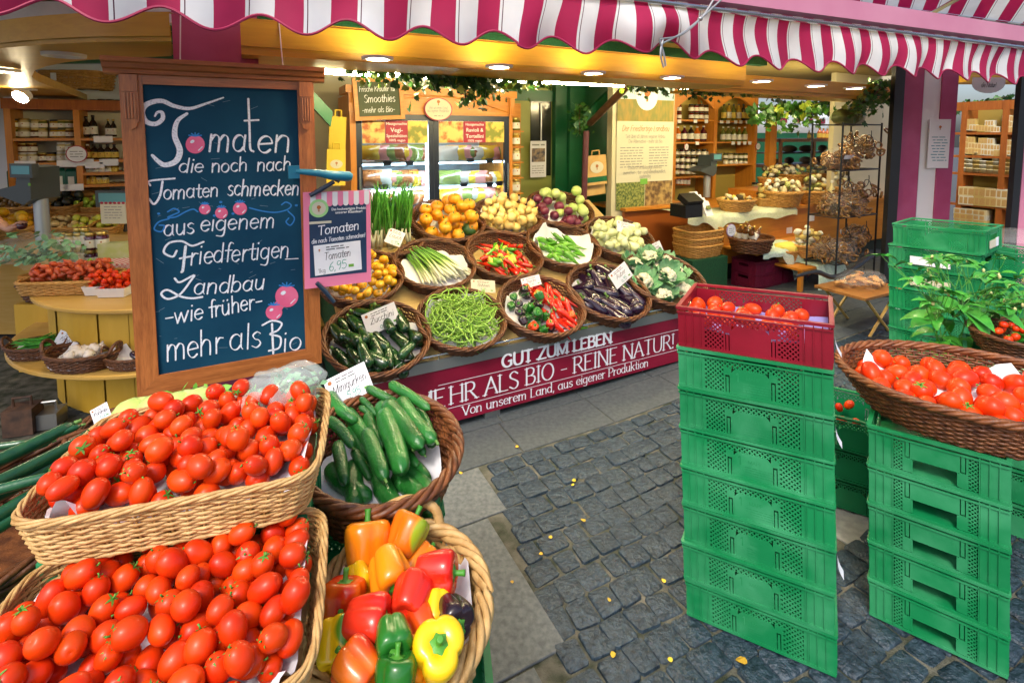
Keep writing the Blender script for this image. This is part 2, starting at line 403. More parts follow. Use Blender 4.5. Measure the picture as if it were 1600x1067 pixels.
m_chalkb = mat('chalk_hand', (.82, .84, .9), .9, (.36, .44, .54), 150, mixpos=(.52, .72))
m_slateg = mat('slate_green', (.03, .045, .015), .6, (.045, .06, .02), 4)
m_chalk = mat('chalk_paint', (.80, .82, .88), .8)
m_chalkblue = mat('chalk_blue', (.02, .20, .55), .7)
m_chalkpink = mat('chalk_pink', (.72, .10, .22), .6, (.8, .16, .3), 8)
m_greenp = mat('green_paint', (.004, .085, .028), .4, (.008, .11, .04), 3, .05)
m_greend = mat('green_felt', (.002, .05, .02), .95, (.005, .08, .03), 80, .5, 300)
m_cream = mat('cream_wall', (.60, .55, .36), .7, (.66, .60, .42), 2, .05)
m_wallw = mat('wall_white', (.62, .66, .72), .7, (.68, .7, .74), 2, .05)
m_olive = mat('olive_door', (.25, .27, .05), .5, (.3, .32, .07), 2)
m_paper = mat('paper', (.80, .80, .82), .7, (.72, .73, .78), 6, .3, 12)
m_papercream = mat('paper_cream', (.58, .55, .42), .6)
m_ink = mat('ink_black', (.02, .02, .025), .6)
m_inkgreen = mat('ink_green', (.01, .30, .20), .6)
m_inkgrey = mat('ink_grey', (.22, .22, .22), .6)
m_brownlogo = mat('logo_brown', (.38, .12, .02), .6)
m_red = mat('sign_red', (.34, .008, .035), .5)
m_tube = mat('tube_light', (1, .83, .45), .4, emit=115)
m_lamp = mat('lamp_lit', (1, .82, .5), .4, emit=160)
m_lampoff = mat('lamp_ring', (.75, .76, .78), .35)
m_glass = mat('glass', (.9, .95, .97), .03, trans=1., spec=.6)
m_glass.node_tree.nodes['Principled BSDF'].inputs['IOR'].default_value = 1.08
m_navy = mat('navy_frame', (.008, .014, .03), .35)
m_leafk = mat('kraft_paper', (.55, .33, .10), .75, (.6, .38, .14), 10, .1)
m_yellowbag = mat('yellow_paper', (.70, .50, .04), .7)
def stripes(name, period, off, white, red, dark):
    # woven awning stripes: white | magenta, each white one edged by a thin dark thread, laid along local x
    m = mat(name, white, .75); nt = m.node_tree; b = nt.nodes['Principled BSDF']
    at = nt.nodes.new('ShaderNodeAttribute'); at.attribute_name = 'along'
    ma = nt.nodes.new('ShaderNodeMath'); ma.operation = 'FRACT'; nt.links.new(at.outputs['Fac'], ma.inputs[0])
    rp = nt.nodes.new('ShaderNodeValToRGB'); rp.color_ramp.interpolation = 'CONSTANT'; E_ = rp.color_ramp.elements
    E_[0].position = 0; E_[0].color = (*red, 1); E_[1].position = .5; E_[1].color = (*white, 1)
    for p, c in ((.555, dark), (.575, white)): e = E_.new(p); e.color = (*c, 1)
    nt.links.new(ma.outputs[0], rp.inputs[0])
    tc = nt.nodes.new('ShaderNodeTexCoord'); nz = nt.nodes.new('ShaderNodeTexNoise'); nz.inputs['Scale'].default_value = 5; nz.inputs['Detail'].default_value = 6
    nt.links.new(tc.outputs['Object'], nz.inputs['Vector'])
    mr = nt.nodes.new('ShaderNodeMapRange'); mr.inputs[1].default_value = .3; mr.inputs[2].default_value = .7; mr.inputs[3].default_value = .86; mr.inputs[4].default_value = 1.05; nt.links.new(nz.outputs[0], mr.inputs[0])
    mx = nt.nodes.new('ShaderNodeMix'); mx.data_type = 'RGBA'; mx.blend_type = 'MULTIPLY'; mx.inputs[0].default_value = 1
    nt.links.new(rp.outputs[0], mx.inputs[6]); nt.links.new(mr.outputs[0], mx.inputs[7]); nt.links.new(mx.outputs[2], b.inputs['Base Color'])
    tl = nt.nodes.new('ShaderNodeBsdfTranslucent'); nt.links.new(mx.outputs[2], tl.inputs[0]); ms = nt.nodes.new('ShaderNodeMixShader'); ms.inputs[0].default_value = .35
    nt.links.new(b.outputs[0], ms.inputs[1]); nt.links.new(tl.outputs[0], ms.inputs[2]); nt.links.new(ms.outputs[0], nt.nodes['Material Output'].inputs[0])
    return m
m_stripe = stripes('awning_stripe', .17, 0, (.74, .78, .82), (.40, .012, .085), (.08, .01, .04))
m_trim = mat('awning_trim', (.30, .008, .06), .6)
# ================================================================== ground
mb = MB()
def gq(i, j):
    x = -40+80*i; y = -12+72*j; return (x, y, -.03)
mb.poly([(-60, -20, -.035), (60, -20, -.035), (60, 90, -.035), (-60, 90, -.035)])
struct('ground', mb, m_asph)
mb = MB()
mb.grid(80, 60, lambda a, b: (-4+10*a, -1+8*b, ground_h(-4+10*a, -1+8*b)-.0075))
struct('mortar_bed', mb, m_mortar, smooth=True)
def in_cob(s, n):
    xl = .816+(n-1.223)*.2013              # left edge a-c
    if s < xl or n > 2.30 or n < -.9: return False
    if s > 2.1 and 1.08 < n < 1.60: return False
    return s < 5.2
mb = MB(); rnd = random.Random(3)
row = -.9
while row < 2.28:
    hgt = rnd.uniform(.098, .116); hgt = min(hgt, 2.30-row) if row+hgt > 2.2 else hgt
    s_ = .816+(row+hgt/2-1.223)*.2013+.002
    while s_ < 5.2:
        ln = rnd.uniform(.085, .132); cs, cn = s_+ln/2, row+hgt/2
        if in_cob(cs, cn):
            gp = rnd.uniform(.0015, .004); jit = lambda: rnd.uniform(-.007, .007)
            base = [(cs-ln/2+gp+jit(), cn-hgt/2+gp+jit()), (cs+ln/2-gp+jit(), cn-hgt/2+gp+jit()), (cs+ln/2-gp+jit(), cn+hgt/2-gp+jit()), (cs-ln/2+gp+jit(), cn+hgt/2-gp+jit())]
            ctr = (sum(p[0] for p in base)/4, sum(p[1] for p in base)/4)
            tz = rnd.uniform(-.004, .004); tx, ty = rnd.uniform(-.03, .03), rnd.uniform(-.03, .03)
            ring = []
            for q, (a, b) in enumerate(base):     # cut corners
                nx_ = base[(q+1) % 4]; pv = base[q-1]
                for o_ in (pv, nx_): ring.append((a+(o_[0]-a)*.09, b+(o_[1]-b)*.09))
            lv = []
            for (f_, z) in ((1.0, -.02), (1.0, -.006), (.96, -.0005), (.86, .001)):
                lv.append([(ctr[0]+(a-ctr[0])*f_, ctr[1]+(b-ctr[1])*f_, z+tz+(a-ctr[0])*tx+(b-ctr[1])*ty+rnd.uniform(-.0025, .0015)) for a, b in ring])
            k = len(mb.v); pts = []
            for L_ in lv:
                for a, b, z in L_: p = sn(a, b); pts.append((p.x, p.y, ground_h(p.x, p.y)+z))
            cp = sn(*ctr); pts.append((cp.x, cp.y, ground_h(cp.x, cp.y)+tz+rnd.uniform(.001, .005)))
            mb.addv(pts)
            for l in range(3):
                for i in range(8): mb.face(k+l*8+i, k+l*8+(i+1) % 8, k+(l+1)*8+(i+1) % 8, k+(l+1)*8+i)
            for i in range(8): mb.face(k+24+i, k+24+(i+1) % 8, k+32)
        s_ += ln
    row += hgt
struct('cobblestone_paving', mb, m_cob, smooth=True)
def slab_mesh(name, rects, m, gap=.004):
    mb = MB()
    for (s0, s1, n0, n1) in rects:
        P = []
        k = len(mb.v)
        for (ds, z) in ((gap, -.02), (gap, -.003), (gap+.003, 0)):
            for (a, b) in ((s0+ds, n0+ds), (s1-ds, n0+ds), (s1-ds, n1-ds), (s0+ds, n1-ds)):
                p = sn(a, b); P.append((p.x, p.y, ground_h(p.x, p.y)+z))
        mb.addv(P)
        for l in range(2):
            for i in range(4): mb.face(k+l*4+i, k+l*4+(i+1) % 4, k+l*4+4+(i+1) % 4, k+l*4+4+i)
        mb.face(k+8, k+9, k+10, k+11)
    return struct(name, mb, m)
R_ = []
for (n0, n1, off, ln) in ((2.31, 2.62, .15, .62), (2.62, 2.95, -.2, .58)):
    s_ = -2+off
    while s_ < 7: R_.append((s_, s_+ln, n0, n1)); s_ += ln
for i in range(14):
    for j in range(5): R_.append((-1+i*.6+(j % 2)*.3, -.4+i*.6+(j % 2)*.3, 2.95+j*.6, 3.55+j*.6))
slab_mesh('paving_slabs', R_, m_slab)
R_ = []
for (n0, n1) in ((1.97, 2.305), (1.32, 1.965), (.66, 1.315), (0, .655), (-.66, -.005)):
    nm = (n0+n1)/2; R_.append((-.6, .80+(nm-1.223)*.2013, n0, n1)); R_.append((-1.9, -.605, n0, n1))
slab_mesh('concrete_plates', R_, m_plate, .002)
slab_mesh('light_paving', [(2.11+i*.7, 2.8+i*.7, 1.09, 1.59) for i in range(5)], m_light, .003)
# fallen leaves between the stones
m_leafy = mat('leaf_yellow', (.62, .42, .03), .6, var=.2, hue=.02)
mb = MB()
for i in range(9):
    a = 2*pi*i/9; r = 1-.25*abs(cos(a)); mb.v.append((.0125*r*cos(a)*1.3, .0125*r*sin(a)*.85, .002*sin(a*2)))
mb.face(*range(9)); me_leaf = mb.mesh('fallen_leaf', m_leafy, False)
for i, (u, v, sc) in enumerate(((1158, 1038, 1.5), (808, 700, .9), (911, 815, 1), (897, 753, .9), (1037, 910, .8), (860, 842, .7), (958, 1026, .9), (800, 912, .6), (895, 760, .7), (720, 741, .9), (845, 868, .7), (952, 940, .7), (1047, 1034, .7))):
    p = atz(u, v, 0); p.z = ground_h(p.x, p.y)+.010
    o = put('fallen_leaf', me_leaf, None, TR(p, i*1.3, Matrix.Rotation(.2*((i % 3)-1), 4, 'X'), sc))
    tag(o, 'bright yellow oval leaf lying on a cobblestone near the green crate stack' if i == 0 else 'tiny withered yellow leaf caught between the paving stones', 'leaf', 'fallen leaves on the paving')
# grass tufts in the joints
mb = MB(); rnd = random.Random(5)
for i in range(260):
    s_, n_ = rnd.uniform(.7, 2.4), rnd.uniform(-.2, 2.1)
    if not in_cob(s_, n_): continue
    if i % 9: continue
    p = sn(s_, n_)
    for q in range(14):
        a = rnd.uniform(0, 6.28); b = p+Vector((rnd.gauss(0, .01), rnd.gauss(0, .01), -.006)); t = b+Vector((cos(a)*.008, sin(a)*.008, rnd.uniform(.006, .014)))
        mb.poly([b+Vector((sin(a)*.0012, -cos(a)*.0012, 0)), b-Vector((sin(a)*.0012, -cos(a)*.0012, 0)), t])
tag(mb.build('joint_weeds', mat('weed', (.05, .2, .015), .6)), kind='stuff', label='tiny green weeds sprouting in the cobble joints', cat='weeds')
# ================================================================== display stall: deck, banner
def P_sn(mb): return mb.setm(Matrix.Rotation(RZ, 4, 'Z'))
ML = Matrix.Rotation(RZ, 4, 'Z')                  # local (s, n, z) -> world
DS0, DS1 = .42, 2.86
stall = thing('display_stall', 'sloping wooden market display deck with a maroon lettered front banner', 'stall', matrix=ML)
mb = MB(); DB = 3.98; DJ = atn(903, 548, NF).dot(S)
for i, (a, b) in enumerate(((DS0, DJ-.003), (DJ+.003, 2.2), (2.206, DS1))):
    mb.prism([(a, NF, Z0), (a, DB, deck_z(DB)), (a, DB, deck_z(DB)-.03), (a, NF, Z0-.03)], (b-a, 0, 0))
mb.build('deck', m_deck, stall)
mb = MB()                                         # risers that make the tiers
for n_ in (3.03, 3.47):
    mb.prism([(DS0+.02, n_-.02, deck_z(n_-.02)+.001), (DS0+.02, n_+.05, deck_z(n_-.02)+.03), (DS0+.02, n_+.05, deck_z(n_+.05)+.001)], (DS1-DS0-.04, 0, 0))
mb.build('riser', m_deck, stall)
mb = MB(); mb.bbox(DS0-.001, DS0+.02, NF+.03, DB, .05, .40); mb.prism([(DS0-.001, NF+.03, .40), (DS0-.001, DB, .40), (DS0-.001, DB, deck_z(DB)-.03)], (.02, 0, 0))
mb.bbox(DS1-.02, DS1+.001, NF+.03, DB, .05, .40); mb.prism([(DS1-.019, NF+.03, .40), (DS1-.019, DB, .40), (DS1-.019, DB, deck_z(DB)-.03)], (.02, 0, 0))
mb.build('side_panel', m_greend, stall)
mb = MB(); mb.bbox(DS0, DS1, NF-.012, NF, .375, Z0+.004); mb.build('edge_strip', m_grey, stall)
for a, b in ((DS0, DJ-.02), (DJ+.03, DS1)):
    mb = MB(); mb.tube([(a, NF-.004, Z0+.03), (b, NF-.004, Z0+.03)], .007, 8)
    for q in range(4): x = a+.04+(b-a-.08)*q/3; mb.tube([(x, NF-.004, Z0), (x, NF-.004, Z0+.03)], .004, 6)
    mb.build('rail', m_alu, stall, True)
ban = MB().bbox(-.30, DS1, NF-.004, NF+.008, .045, .375).build('banner', m_maroon, stall)
for x in (-.2, 1.2, 2.74): MB().bbox(x, x+.10, NF+.02, NF+.12, -.01, .046).build('foot', m_grey, stall)
# lettering on the banner: local x along the banner, y up
MBN = Matrix(((1, 0, 0, 0), (0, 0, -1, NF-.0055), (0, 1, 0, 0), (0, 0, 0, 1)))
def ban_xy(u, v): p = to_sn(atn(u, v, NF-.005)); return p[0], p[2]
L = MB()
x0, y0 = ban_xy(715, 628); x1, y1 = ban_xy(1052, 538)
xm = ban_xy(614, 640)[0]
write(L, 'HR ALS BIO - REINE NATUR!', ban_xy(702, 630)[0], .155, .070, .175, 'serif', width=x1-ban_xy(702, 630)[0]+.01)
write(L, 'ME', ban_xy(702, 630)[0]-.205, .155, .070, .20, 'serif')
xa = ban_xy(722, 650)[0]; xb = ban_xy(1013, 571)[0]
write(L, 'Von unserem Land, aus eigener Produktion', xa, .068, .037, .20, 'serif', width=xb-xa)
xa = ban_xy(783, 570)[0]; xb = ban_xy(955, 530)[0]
L2 = MB(); write(L2, 'GUT ZUM LEBEN', xa, .306, .050, .34, 'slab', width=xb-xa)
L2.build('lettering', m_chalk, ban, matrix=Matrix.Translation((0, -.0085, 0)) @ MBN)
for z_ in (.133, .283):
    pen(L, [(.9, z_), (DS1-.01, z_)], lambda t, q: .0035, 0)
L.build('lettering', m_chalk, ban, matrix=MBN)
# ================================================================== pink column with the chalkboard hanging on it
a0 = to_sn(atn(270, 70, 2.63)); a1 = to_sn(atn(403, 70, 2.63))
mb = MB(); mb.bbox(a0[0], a1[0], 2.63, 2.72, 0, 2.35)
col = tag(mb.build('painted_post', m_pink, matrix=ML), 'wide magenta painted post behind the chalkboard', 'post')
BN = 2.45
bx = lambda u, v: (to_sn(atn(u, v, BN))[0], to_sn(atn(u, v, BN))[2])
xl = bx(215, 622)[0]; xr = bx(503, 572)[0]; zb = bx(215, 622)[1]; zt = bx(190, 108)[1]
BW, BH = xr-xl, zt-zb
board = thing('chalkboard', 'tall wood framed chalkboard with white German handwriting about tomatoes', 'chalkboard', matrix=ML @ Matrix.Translation((xl, BN, zb)))
FW = .082*BW/.7; FL_ = .10*BW/.7
k = BW/.7
mb = MB()
ix0, ix1, iz0, iz1 = .074*k, BW-.068*k, .076*k, BH-.055*k
MB().bbox(ix0-.01, ix1+.01, .012, .024, iz0-.01, iz1+.01).build('slate', m_slate, board)
def rail(pts, nm, m): MB().prism([(p[0], 0, p[1]) for p in pts], (0, .04, 0)).build(nm, m, board)
rail([(0, 0), (BW, 0), (ix1, iz0), (ix0, iz0)], 'bottom_rail', m_oakh)
rail([(0, 0.0005), (ix0-.0004, iz0), (ix0-.0004, BH-.02), (0, BH-.02)], 'side_stile', m_oak)
rail([(BW, 0.0005), (BW, BH-.02), (ix1+.0004, BH-.02), (ix1+.0004, iz0)], 'side_stile', m_oak)
MB().bbox(ix0, ix1, .001, .04, iz1, BH-.02).build('top_rail', m_oakh, board)
mb = MB()                                          # cornice profile
prof = [(0, 0), (-.012, .004), (-.014, .018), (-.026, .024), (-.032, .040), (-.045, .046), (-.047, .062), (.04, .062), (.04, 0)]
mb.prism([(-.045*k, y, BH-.02+z) for y, z in prof], (BW+.09*k, 0, 0)); mb.build('cornice', m_oakh, board)
for x_ in (.008*k, BW-.060*k):                      # carved brackets
    b_ = MB(); w_ = .052*k
    b_.bbox(x_, x_+w_, -.016, -.0005, BH-.085, BH-.0205)
    pr = [(x_, BH-.0855), (x_, BH-.20), (x_+w_*.12, BH-.205), (x_+w_*.2, BH-.222), (x_+w_*.5, BH-.232), (x_+w_*.8, BH-.222), (x_+w_*.88, BH-.205), (x_+w_, BH-.20), (x_+w_, BH-.0855)]
    b_.prism([(p[0], -.011, p[1]) for p in pr], (0, .0105, 0))
    for q in range(4): b_.tube([(x_+w_*(.2+.2*q), -.012, BH-.09), (x_+w_*(.2+.2*q), -.014, BH-.19)], .004, 6)
    b_.build('bracket', m_oak, board)
mb = MB()
for x_ in (.20*k, .58*k): mb.tube([(x_, .02, BH+.03), (x_+(.02 if x_ < .3 else -.02), .06, BH+.5)], .0025, 5)
mb.build('hanging_cord', m_white, board)
# writing, traced: pixel -> board plane
def bp(u, v):
    p = ML.inverted() @ atn(u, v, BN+.012); return (p.x-xl, p.z-zb)
C1 = MB(); CB = MB(); CP = MB(); CD = MB()
def chalk(pts, w_, mb=C1, z=0, tap=0.): pen(mb, [bp(*p) for p in pts], lambda t, q: w_*(1-tap+tap*sin(pi*min(1, max(0, q))))*.0024, z, 6)
chalk([(242, 182), (246, 176), (253, 176), (254, 186), (243, 194), (228, 190), (222, 175), (230, 163), (252, 158), (272, 166), (296, 170), (320, 163), (349, 153)], 8, tap=.68)
chalk([(292, 178), (277, 190), (273, 212), (281, 235), (275, 252), (258, 258), (247, 252), (238, 243)], 9, tap=.5, z=1e-5)
def bw(text, u0, v0, u1, v1, hpx, wd=.15, **kw):
    a = bp(u0, v0); b = bp(u1, v1); d = Vector((b[0]-a[0], b[1]-a[1])); c = bp(u0, v0-hpx)
    write(C1, text, a[0], a[1], c[1]-a[1], wd*.78, 'nib', kw.get('slant', .12), width=d.length, rot=atan2(d.y, d.x), z=kw.get('z', 2e-5), wob=.035)
chalk([(388, 155), (390, 205), (391, 232), (396, 237)], 3.6); chalk([(382, 189), (404, 188)], 3.2)
bw('ma', 325, 236, 386, 237, 27); bw('en', 399, 239, 455, 238, 27)
bw('die', 278, 269, 318, 270, 14, .2); bw('noch', 329, 270, 387, 267, 14, .2); bw('nach', 401, 268, 455, 266, 14, .2)
chalk([(235, 290), (234, 283), (273, 279)], 3); chalk([(254, 284), (250, 306), (241, 319), (233, 311)], 3.4)
bw('omaten', 254, 312, 342, 307, 15, .19); bw('schmecken', 354, 306, 467, 305, 16, .19)
bw('aus', 255, 369, 305, 364, 17, .18); bw('eigenem', 311, 362, 430, 355, 17, .17)
chalk([(276, 392), (270, 401), (256, 394), (264, 380), (284, 377), (300, 384), (318, 378)], 3.4); chalk([(290, 385), (286, 420), (284, 425)], 4.2); chalk([(281, 404), (301, 400)], 3.2)
bw('riedfertigen', 296, 414, 452, 402, 19, .15); chalk([(446, 405), (466, 404)], 1.6)
chalk([(273, 435), (281, 441), (303, 430), (297, 440), (281, 460), (262, 467), (252, 459), (262, 453), (282, 463), (300, 466), (316, 464)], 3.4)
bw('andbau', 302, 461, 414, 452, 17, .17)
bw('-wie', 257, 508, 318, 498, 17, .17); bw('früher-', 327, 497, 410, 480, 17, .17)
bw('mehr', 258, 566, 349, 550, 26, .12, slant=.06); bw('als', 358, 549, 410, 541, 25, .12, slant=.06)
chalk([(410, 508), (425, 501), (440, 505), (434, 516), (422, 522), (438, 527), (436, 543), (420, 548)], 3.4); chalk([(425, 506), (427, 552)], 3.6)
bw('io', 441, 550, 472, 545, 20, .15, slant=.06)
def blob(mb, c, rx, ry, z, rot=0, n=20):
    a = [bp(c[0]+rx*cos(2*pi*i/n)*cos(rot)-ry*sin(2*pi*i/n)*sin(rot), c[1]+rx*cos(2*pi*i/n)*sin(rot)+ry*sin(2*pi*i/n)*cos(rot)) for i in range(n)]
    mb.poly([(x, y, z) for x, y in a][::-1])
for (c, r) in (((305, 226), 15), ((320, 327), 9), ((346, 333), 10), ((375, 326), 11), ((448, 463), 18), ((428, 488), 13)):
    blob(CP, c, r, r*.92 if r < 15 else r*.95, 1e-5+r*1e-6)
    for q in range(5):
        a = radians(-150+q*30); chalk([(c[0], c[1]-r*.85), (c[0]+r*.75*cos(a), c[1]-r*.7+r*.5*sin(a))], 2.2, CB, 4e-5+q*1e-6)
    blob(C1, (c[0]-r*.3, c[1]-r*.3), r*.24, r*.16, 5e-5, -.5); chalk([(c[0]+r*.35, c[1]+r*.62), (c[0]+r*.72, c[1]+r*.25)], 1.6, C1, 5e-5)
chalk([(442, 470), (432, 482)], 18, CP, 2.5e-5)
for pts in ([(262, 331), (272, 326), (280, 331), (270, 336), (262, 340), (275, 339), (290, 331), (302, 327), (309, 331)], [(390, 325), (410, 330), (430, 332), (448, 328), (455, 321), (447, 316), (440, 320)], [(264, 342), (248, 347), (241, 358), (252, 362), (257, 353), (249, 352)], [(450, 330), (460, 341), (454, 352), (447, 347), (451, 341)]):
    chalk(pts, 2.4, CB, 3e-5)
for c in ((248, 334), (335, 337), (364, 334), (345, 316), (463, 321)): blob(CB, c, 2.5, 1.8, 3e-5)
rnd = random.Random(12)
for i in range(46):                                 # stray chalk scratches
    u, v = rnd.uniform(235, 460), rnd.uniform(150, 560); a = rnd.uniform(-.6, .6); l = rnd.uniform(2, 14)
    chalk([(u, v), (u+l*cos(a), v+l*sin(a))], .5, CD, 1e-6*i)
MBO = Matrix(((1, 0, 0, 0), (0, 0, -1, .0112), (0, 1, 0, 0), (0, 0, 0, 1)))
for b_, nm, m in ((C1, 'lettering', m_chalkb), (CB, 'blue_flourish', m_chalkblue), (CP, 'painted_tomato', m_chalkpink), (CD, 'chalk_scratch', mat('chalk_faint', (.2, .3, .36), .8))): b_.build(nm, m, board, matrix=MBO)
# ================================================================== wooden canopy beams, tubes, downlights, roof
def beam(name, label, s0, s1, n0, n1, z0, z1, lip=.06):
    mb = MB(); mb.bbox(s0, s1, n0, n1, z0, z0+.02); mb.bbox(s0, s1, n0-.001, n0+.02, z0+.0201, z1); mb.bbox(s0, s1, n0-.012, n0-.0015, z0+.035, z1-.012)
    return tag(mb.build(name, m_beam, matrix=ML), label, 'beam')
BNF = 2.50; bz = 2.042
beam('canopy_beam', 'long ochre wooden canopy beam with round downlights above the vegetable deck', -.02, 3.12, BNF, BNF+.34, bz, bz+.155)
beam('canopy_beam', 'ochre wooden canopy beam above the cheese counter', 3.14, 6.0, BNF+.42, BNF+.74, bz+.0, bz+.15)
def downlight(u, v, n, lit, label, z=None):
    z = bz if z is None else z
    p = atz(u, v, z-.001); t = thing('downlight', label, 'ceiling light', (p.x, p.y, z), RZ, 'round downlights in the canopy beams')
    mb = MB(); mb.lathe([(.042, -.001), (.05, -.012), (.068, -.010), (.07, -.0005)], 24, capb=False, capt=False); mb.build('ring', m_lampoff, t, True)
    MB().lathe([(.045, -.004), (.0445, -.0035)], 24).build('lens', m_lamp if lit else m_lampoff, t)
for u, v, l, lb in ((590, 90, 1, 'white ringed downlight nearest the chalkboard in the ochre beam'), (780, 103, 1, 'white ringed downlight in the ochre beam above the fridge sign'), (927, 113, 1, 'white ringed downlight in the ochre beam above the green doorway'), (1050, 120, 1, 'white ringed downlight at the end of the ochre beam above the poster')): downlight(u, v, BNF, l, lb)
bz2 = bz
for u, v, lb in ((1190, 126, 'downlight in the far beam above the jar shelf'), (1275, 133, 'downlight in the far beam above the bread cabinet'), (1335, 137, 'downlight in the far beam beside the black rack')): downlight(u, v, 0, 1, lb)
def tube_lamp(u0, v0, u1, v1, n, label):
    a = atn(u0, v0, n); b = atn(u1, v1, n); t = thing('fluorescent_tube', label, 'tube light', group='fluorescent tubes under the canopy')
    MB().tube([a, b], .016, 8).build('tube', m_tube, t, True)
    mb = MB(); d = (b-a); c = (a+b)/2+Vector((0, 0, .045)); mb.box(c, (d.length, .06, .03), Matrix.Rotation(RZ, 3, 'Z')); mb.build('housing', m_rowhite, t)
    for e in (a, b): MB().box(e+Vector((0, 0, .01)), (.02, .03, .05), Matrix.Rotation(RZ, 3, 'Z')).build('end_cap', m_white, t)
tube_lamp(490, 111, 735, 123, 3.0, 'lit fluorescent tube above the small smoothie chalkboard')
tube_lamp(770, 124, 975, 133, 3.0, 'lit fluorescent tube above the green doorway')
tube_lamp(1060, 137, 1222, 147, 3.3, 'lit fluorescent tube above the shelf of jars')
tube_lamp(1262, 149, 1358, 155, 3.3, 'lit fluorescent tube beside the black wire rack')
# ================================================================== generators: wicker, crates, produce
m_wick = mat('wicker_brown', (.045, .014, .005), .48, (.19, .066, .018), 34, .2, 200, mixpos=(.3, .75))
m_wickm = mat('wicker_mid', (.075, .020, .007), .42, (.25, .085, .024), 34, .2, 200, mixpos=(.3, .7))
m_wickl = mat('wicker_pale', (.40, .22, .065), .5, (.66, .44, .18), 36, .2, 200, mixpos=(.3, .7))
m_wicko = mat('wicker_honey', (.42, .20, .04), .55, (.62, .34, .09), 36, .2, 200, mixpos=(.3, .7))
def oval(ax, ay, e):
    def f(t):
        c, s = cos(t), sin(t)
        return Vector((ax*math.copysign(abs(c)**e, c), ay*math.copysign(abs(s)**e, s), 0))
    return f
def even(f, n):           # equal steps along an outline
    M_ = 720; P = [f(2*pi*i/M_) for i in range(M_)]; L = [0]
    for i in range(M_): L.append(L[-1]+(P[(i+1) % M_]-P[i]).length)
    out = []; j = 0
    for i in range(n):
        d = L[-1]*i/n
        while L[j+1] < d: j += 1
        q = (d-L[j])/max(1e-9, L[j+1]-L[j]); out.append(P[j].lerp(P[(j+1) % M_], q))
    return out
def wicker_meshes(key, ax, ay, h, m, bottom=.82, e=1., stakes=40, th=.0042, rimr=.009, sides=5, seed=0, foot=0):
    rnd = random.Random(seed); n = stakes*2; f1 = even(oval(ax, ay, e), n); f0 = even(oval(ax*bottom, ay*bottom, e), n)
    rows = int(h/(th*1.75)); mb = MB()
    cen = lambda q: Vector((0, 0, 0))
    def pt(i, z): q = z/h; q = q**.8; p = f0[i].lerp(f1[i], q); return p
    for r in range(rows):
        z = th+(h-th*2)*r/max(1, rows-1); path = []; j0 = rnd.uniform(-.0012, .0012); tr = th*rnd.uniform(.85, 1.12)
        for i in range(n):
            p = pt(i, z); nr = Vector((p.x/(ax*ax), p.y/(ay*ay), 0)).normalized()
            o_ = (1 if ((i//2+r) % 2) else -1) if i % 2 == 0 else 0
            path.append(p+nr*(o_*th*.95)+Vector((0, 0, z+j0+rnd.uniform(-.0008, .0008))))
        mb.tube(path, tr, sides, closed=True)
    for i in range(0, n, 2):
        mb.tube([pt(i, 0), pt(i, h*.5)+Vector((0, 0, h*.5)), f1[i]+Vector((0, 0, h))], th*.8, 4, caps=False)
    k = mb.addv([p*.98+Vector((0, 0, th)) for p in f0]); mb.face(*range(k, k+n))
    weave = mb.mesh(key+'_weave', m)
    mb = MB(); n2 = max(90, stakes*3); fr = even(oval(ax, ay, e), n2); tw = stakes//5
    for q in range(4):
        path = []
        for i in range(n2):
            p = fr[i]; nr = Vector((p.x/(ax*ax), p.y/(ay*ay), 0)).normalized(); a = 2*pi*(q/4+tw*i/n2)
            path.append(p+nr*(rimr*.62*cos(a)*1.25)+Vector((0, 0, h+rimr*.62*sin(a))))
        mb.tube(path, rimr*.56, 5, closed=True)
    if foot:
        path = [p*1.02 for p in f0]; mb.tube([p+Vector((0, 0, rimr*.6)) for p in path], rimr*.6, 5, closed=True)
    return weave, mb.mesh(key+'_rim', m)
def wicker(name, label, meshes, matrix, group=None, cat='basket', extra=None):
    t = thing(name, label, cat, matrix=matrix, group=group)
    put('weave', meshes[0], t); put('rim', meshes[1], t)
    for (nm, me) in (extra or []): put(nm, me, t)
    return t
def paper(label, matrix, ax, ay, e, z0, rise, seed=0, m=None, cover=1.0, cat='paper', name='paper_liner', dome=.02, group='white paper liners in the baskets', arcs=None, h=.1):
    # crumpled sheet lying in a basket, its torn edge standing up against the wall here and there
    rnd = random.Random(seed); na, nr = 48, 9; f = oval(ax, ay, e); ph = [rnd.uniform(0, 6.28) for _ in range(6)]
    mb = MB(); P = []
    for i in range(nr+1):
        q = i/nr
        for j in range(na):
            t = 2*pi*j/na; p = f(t)*(q*cover)
            up = 0
            if q > .72:
                w_ = .5+.5*sin(3*t+ph[0])*.7+.35*sin(7*t+ph[1])
                if arcs: w_ = max([0]+[max(0, 1-abs(((t-a+pi) % (2*pi))-pi)/b) for a, b in arcs])*(1+.25*sin(11*t+ph[1]))
                up = rise*((q-.72)/.28)**1.2*max(-.25, w_)
            z = z0+dome*(1-q*q)+up+.004*sin(9*t+ph[2]+5*q)*q+.003*sin(17*t+ph[3])*q+rnd.uniform(-.002, .002)*q
            P.append((p.x*(1-.06*(up > 0)), p.y*(1-.06*(up > 0)), z))
    mb.addv(P)
    for i in range(nr):
        for j in range(na): mb.face(i*na+j, i*na+(j+1) % na, (i+1)*na+(j+1) % na, (i+1)*na+j)
    o = mb.build(name, m or m_paper, smooth=True, angle=35, matrix=matrix)
    return tag(o, label, cat, group)
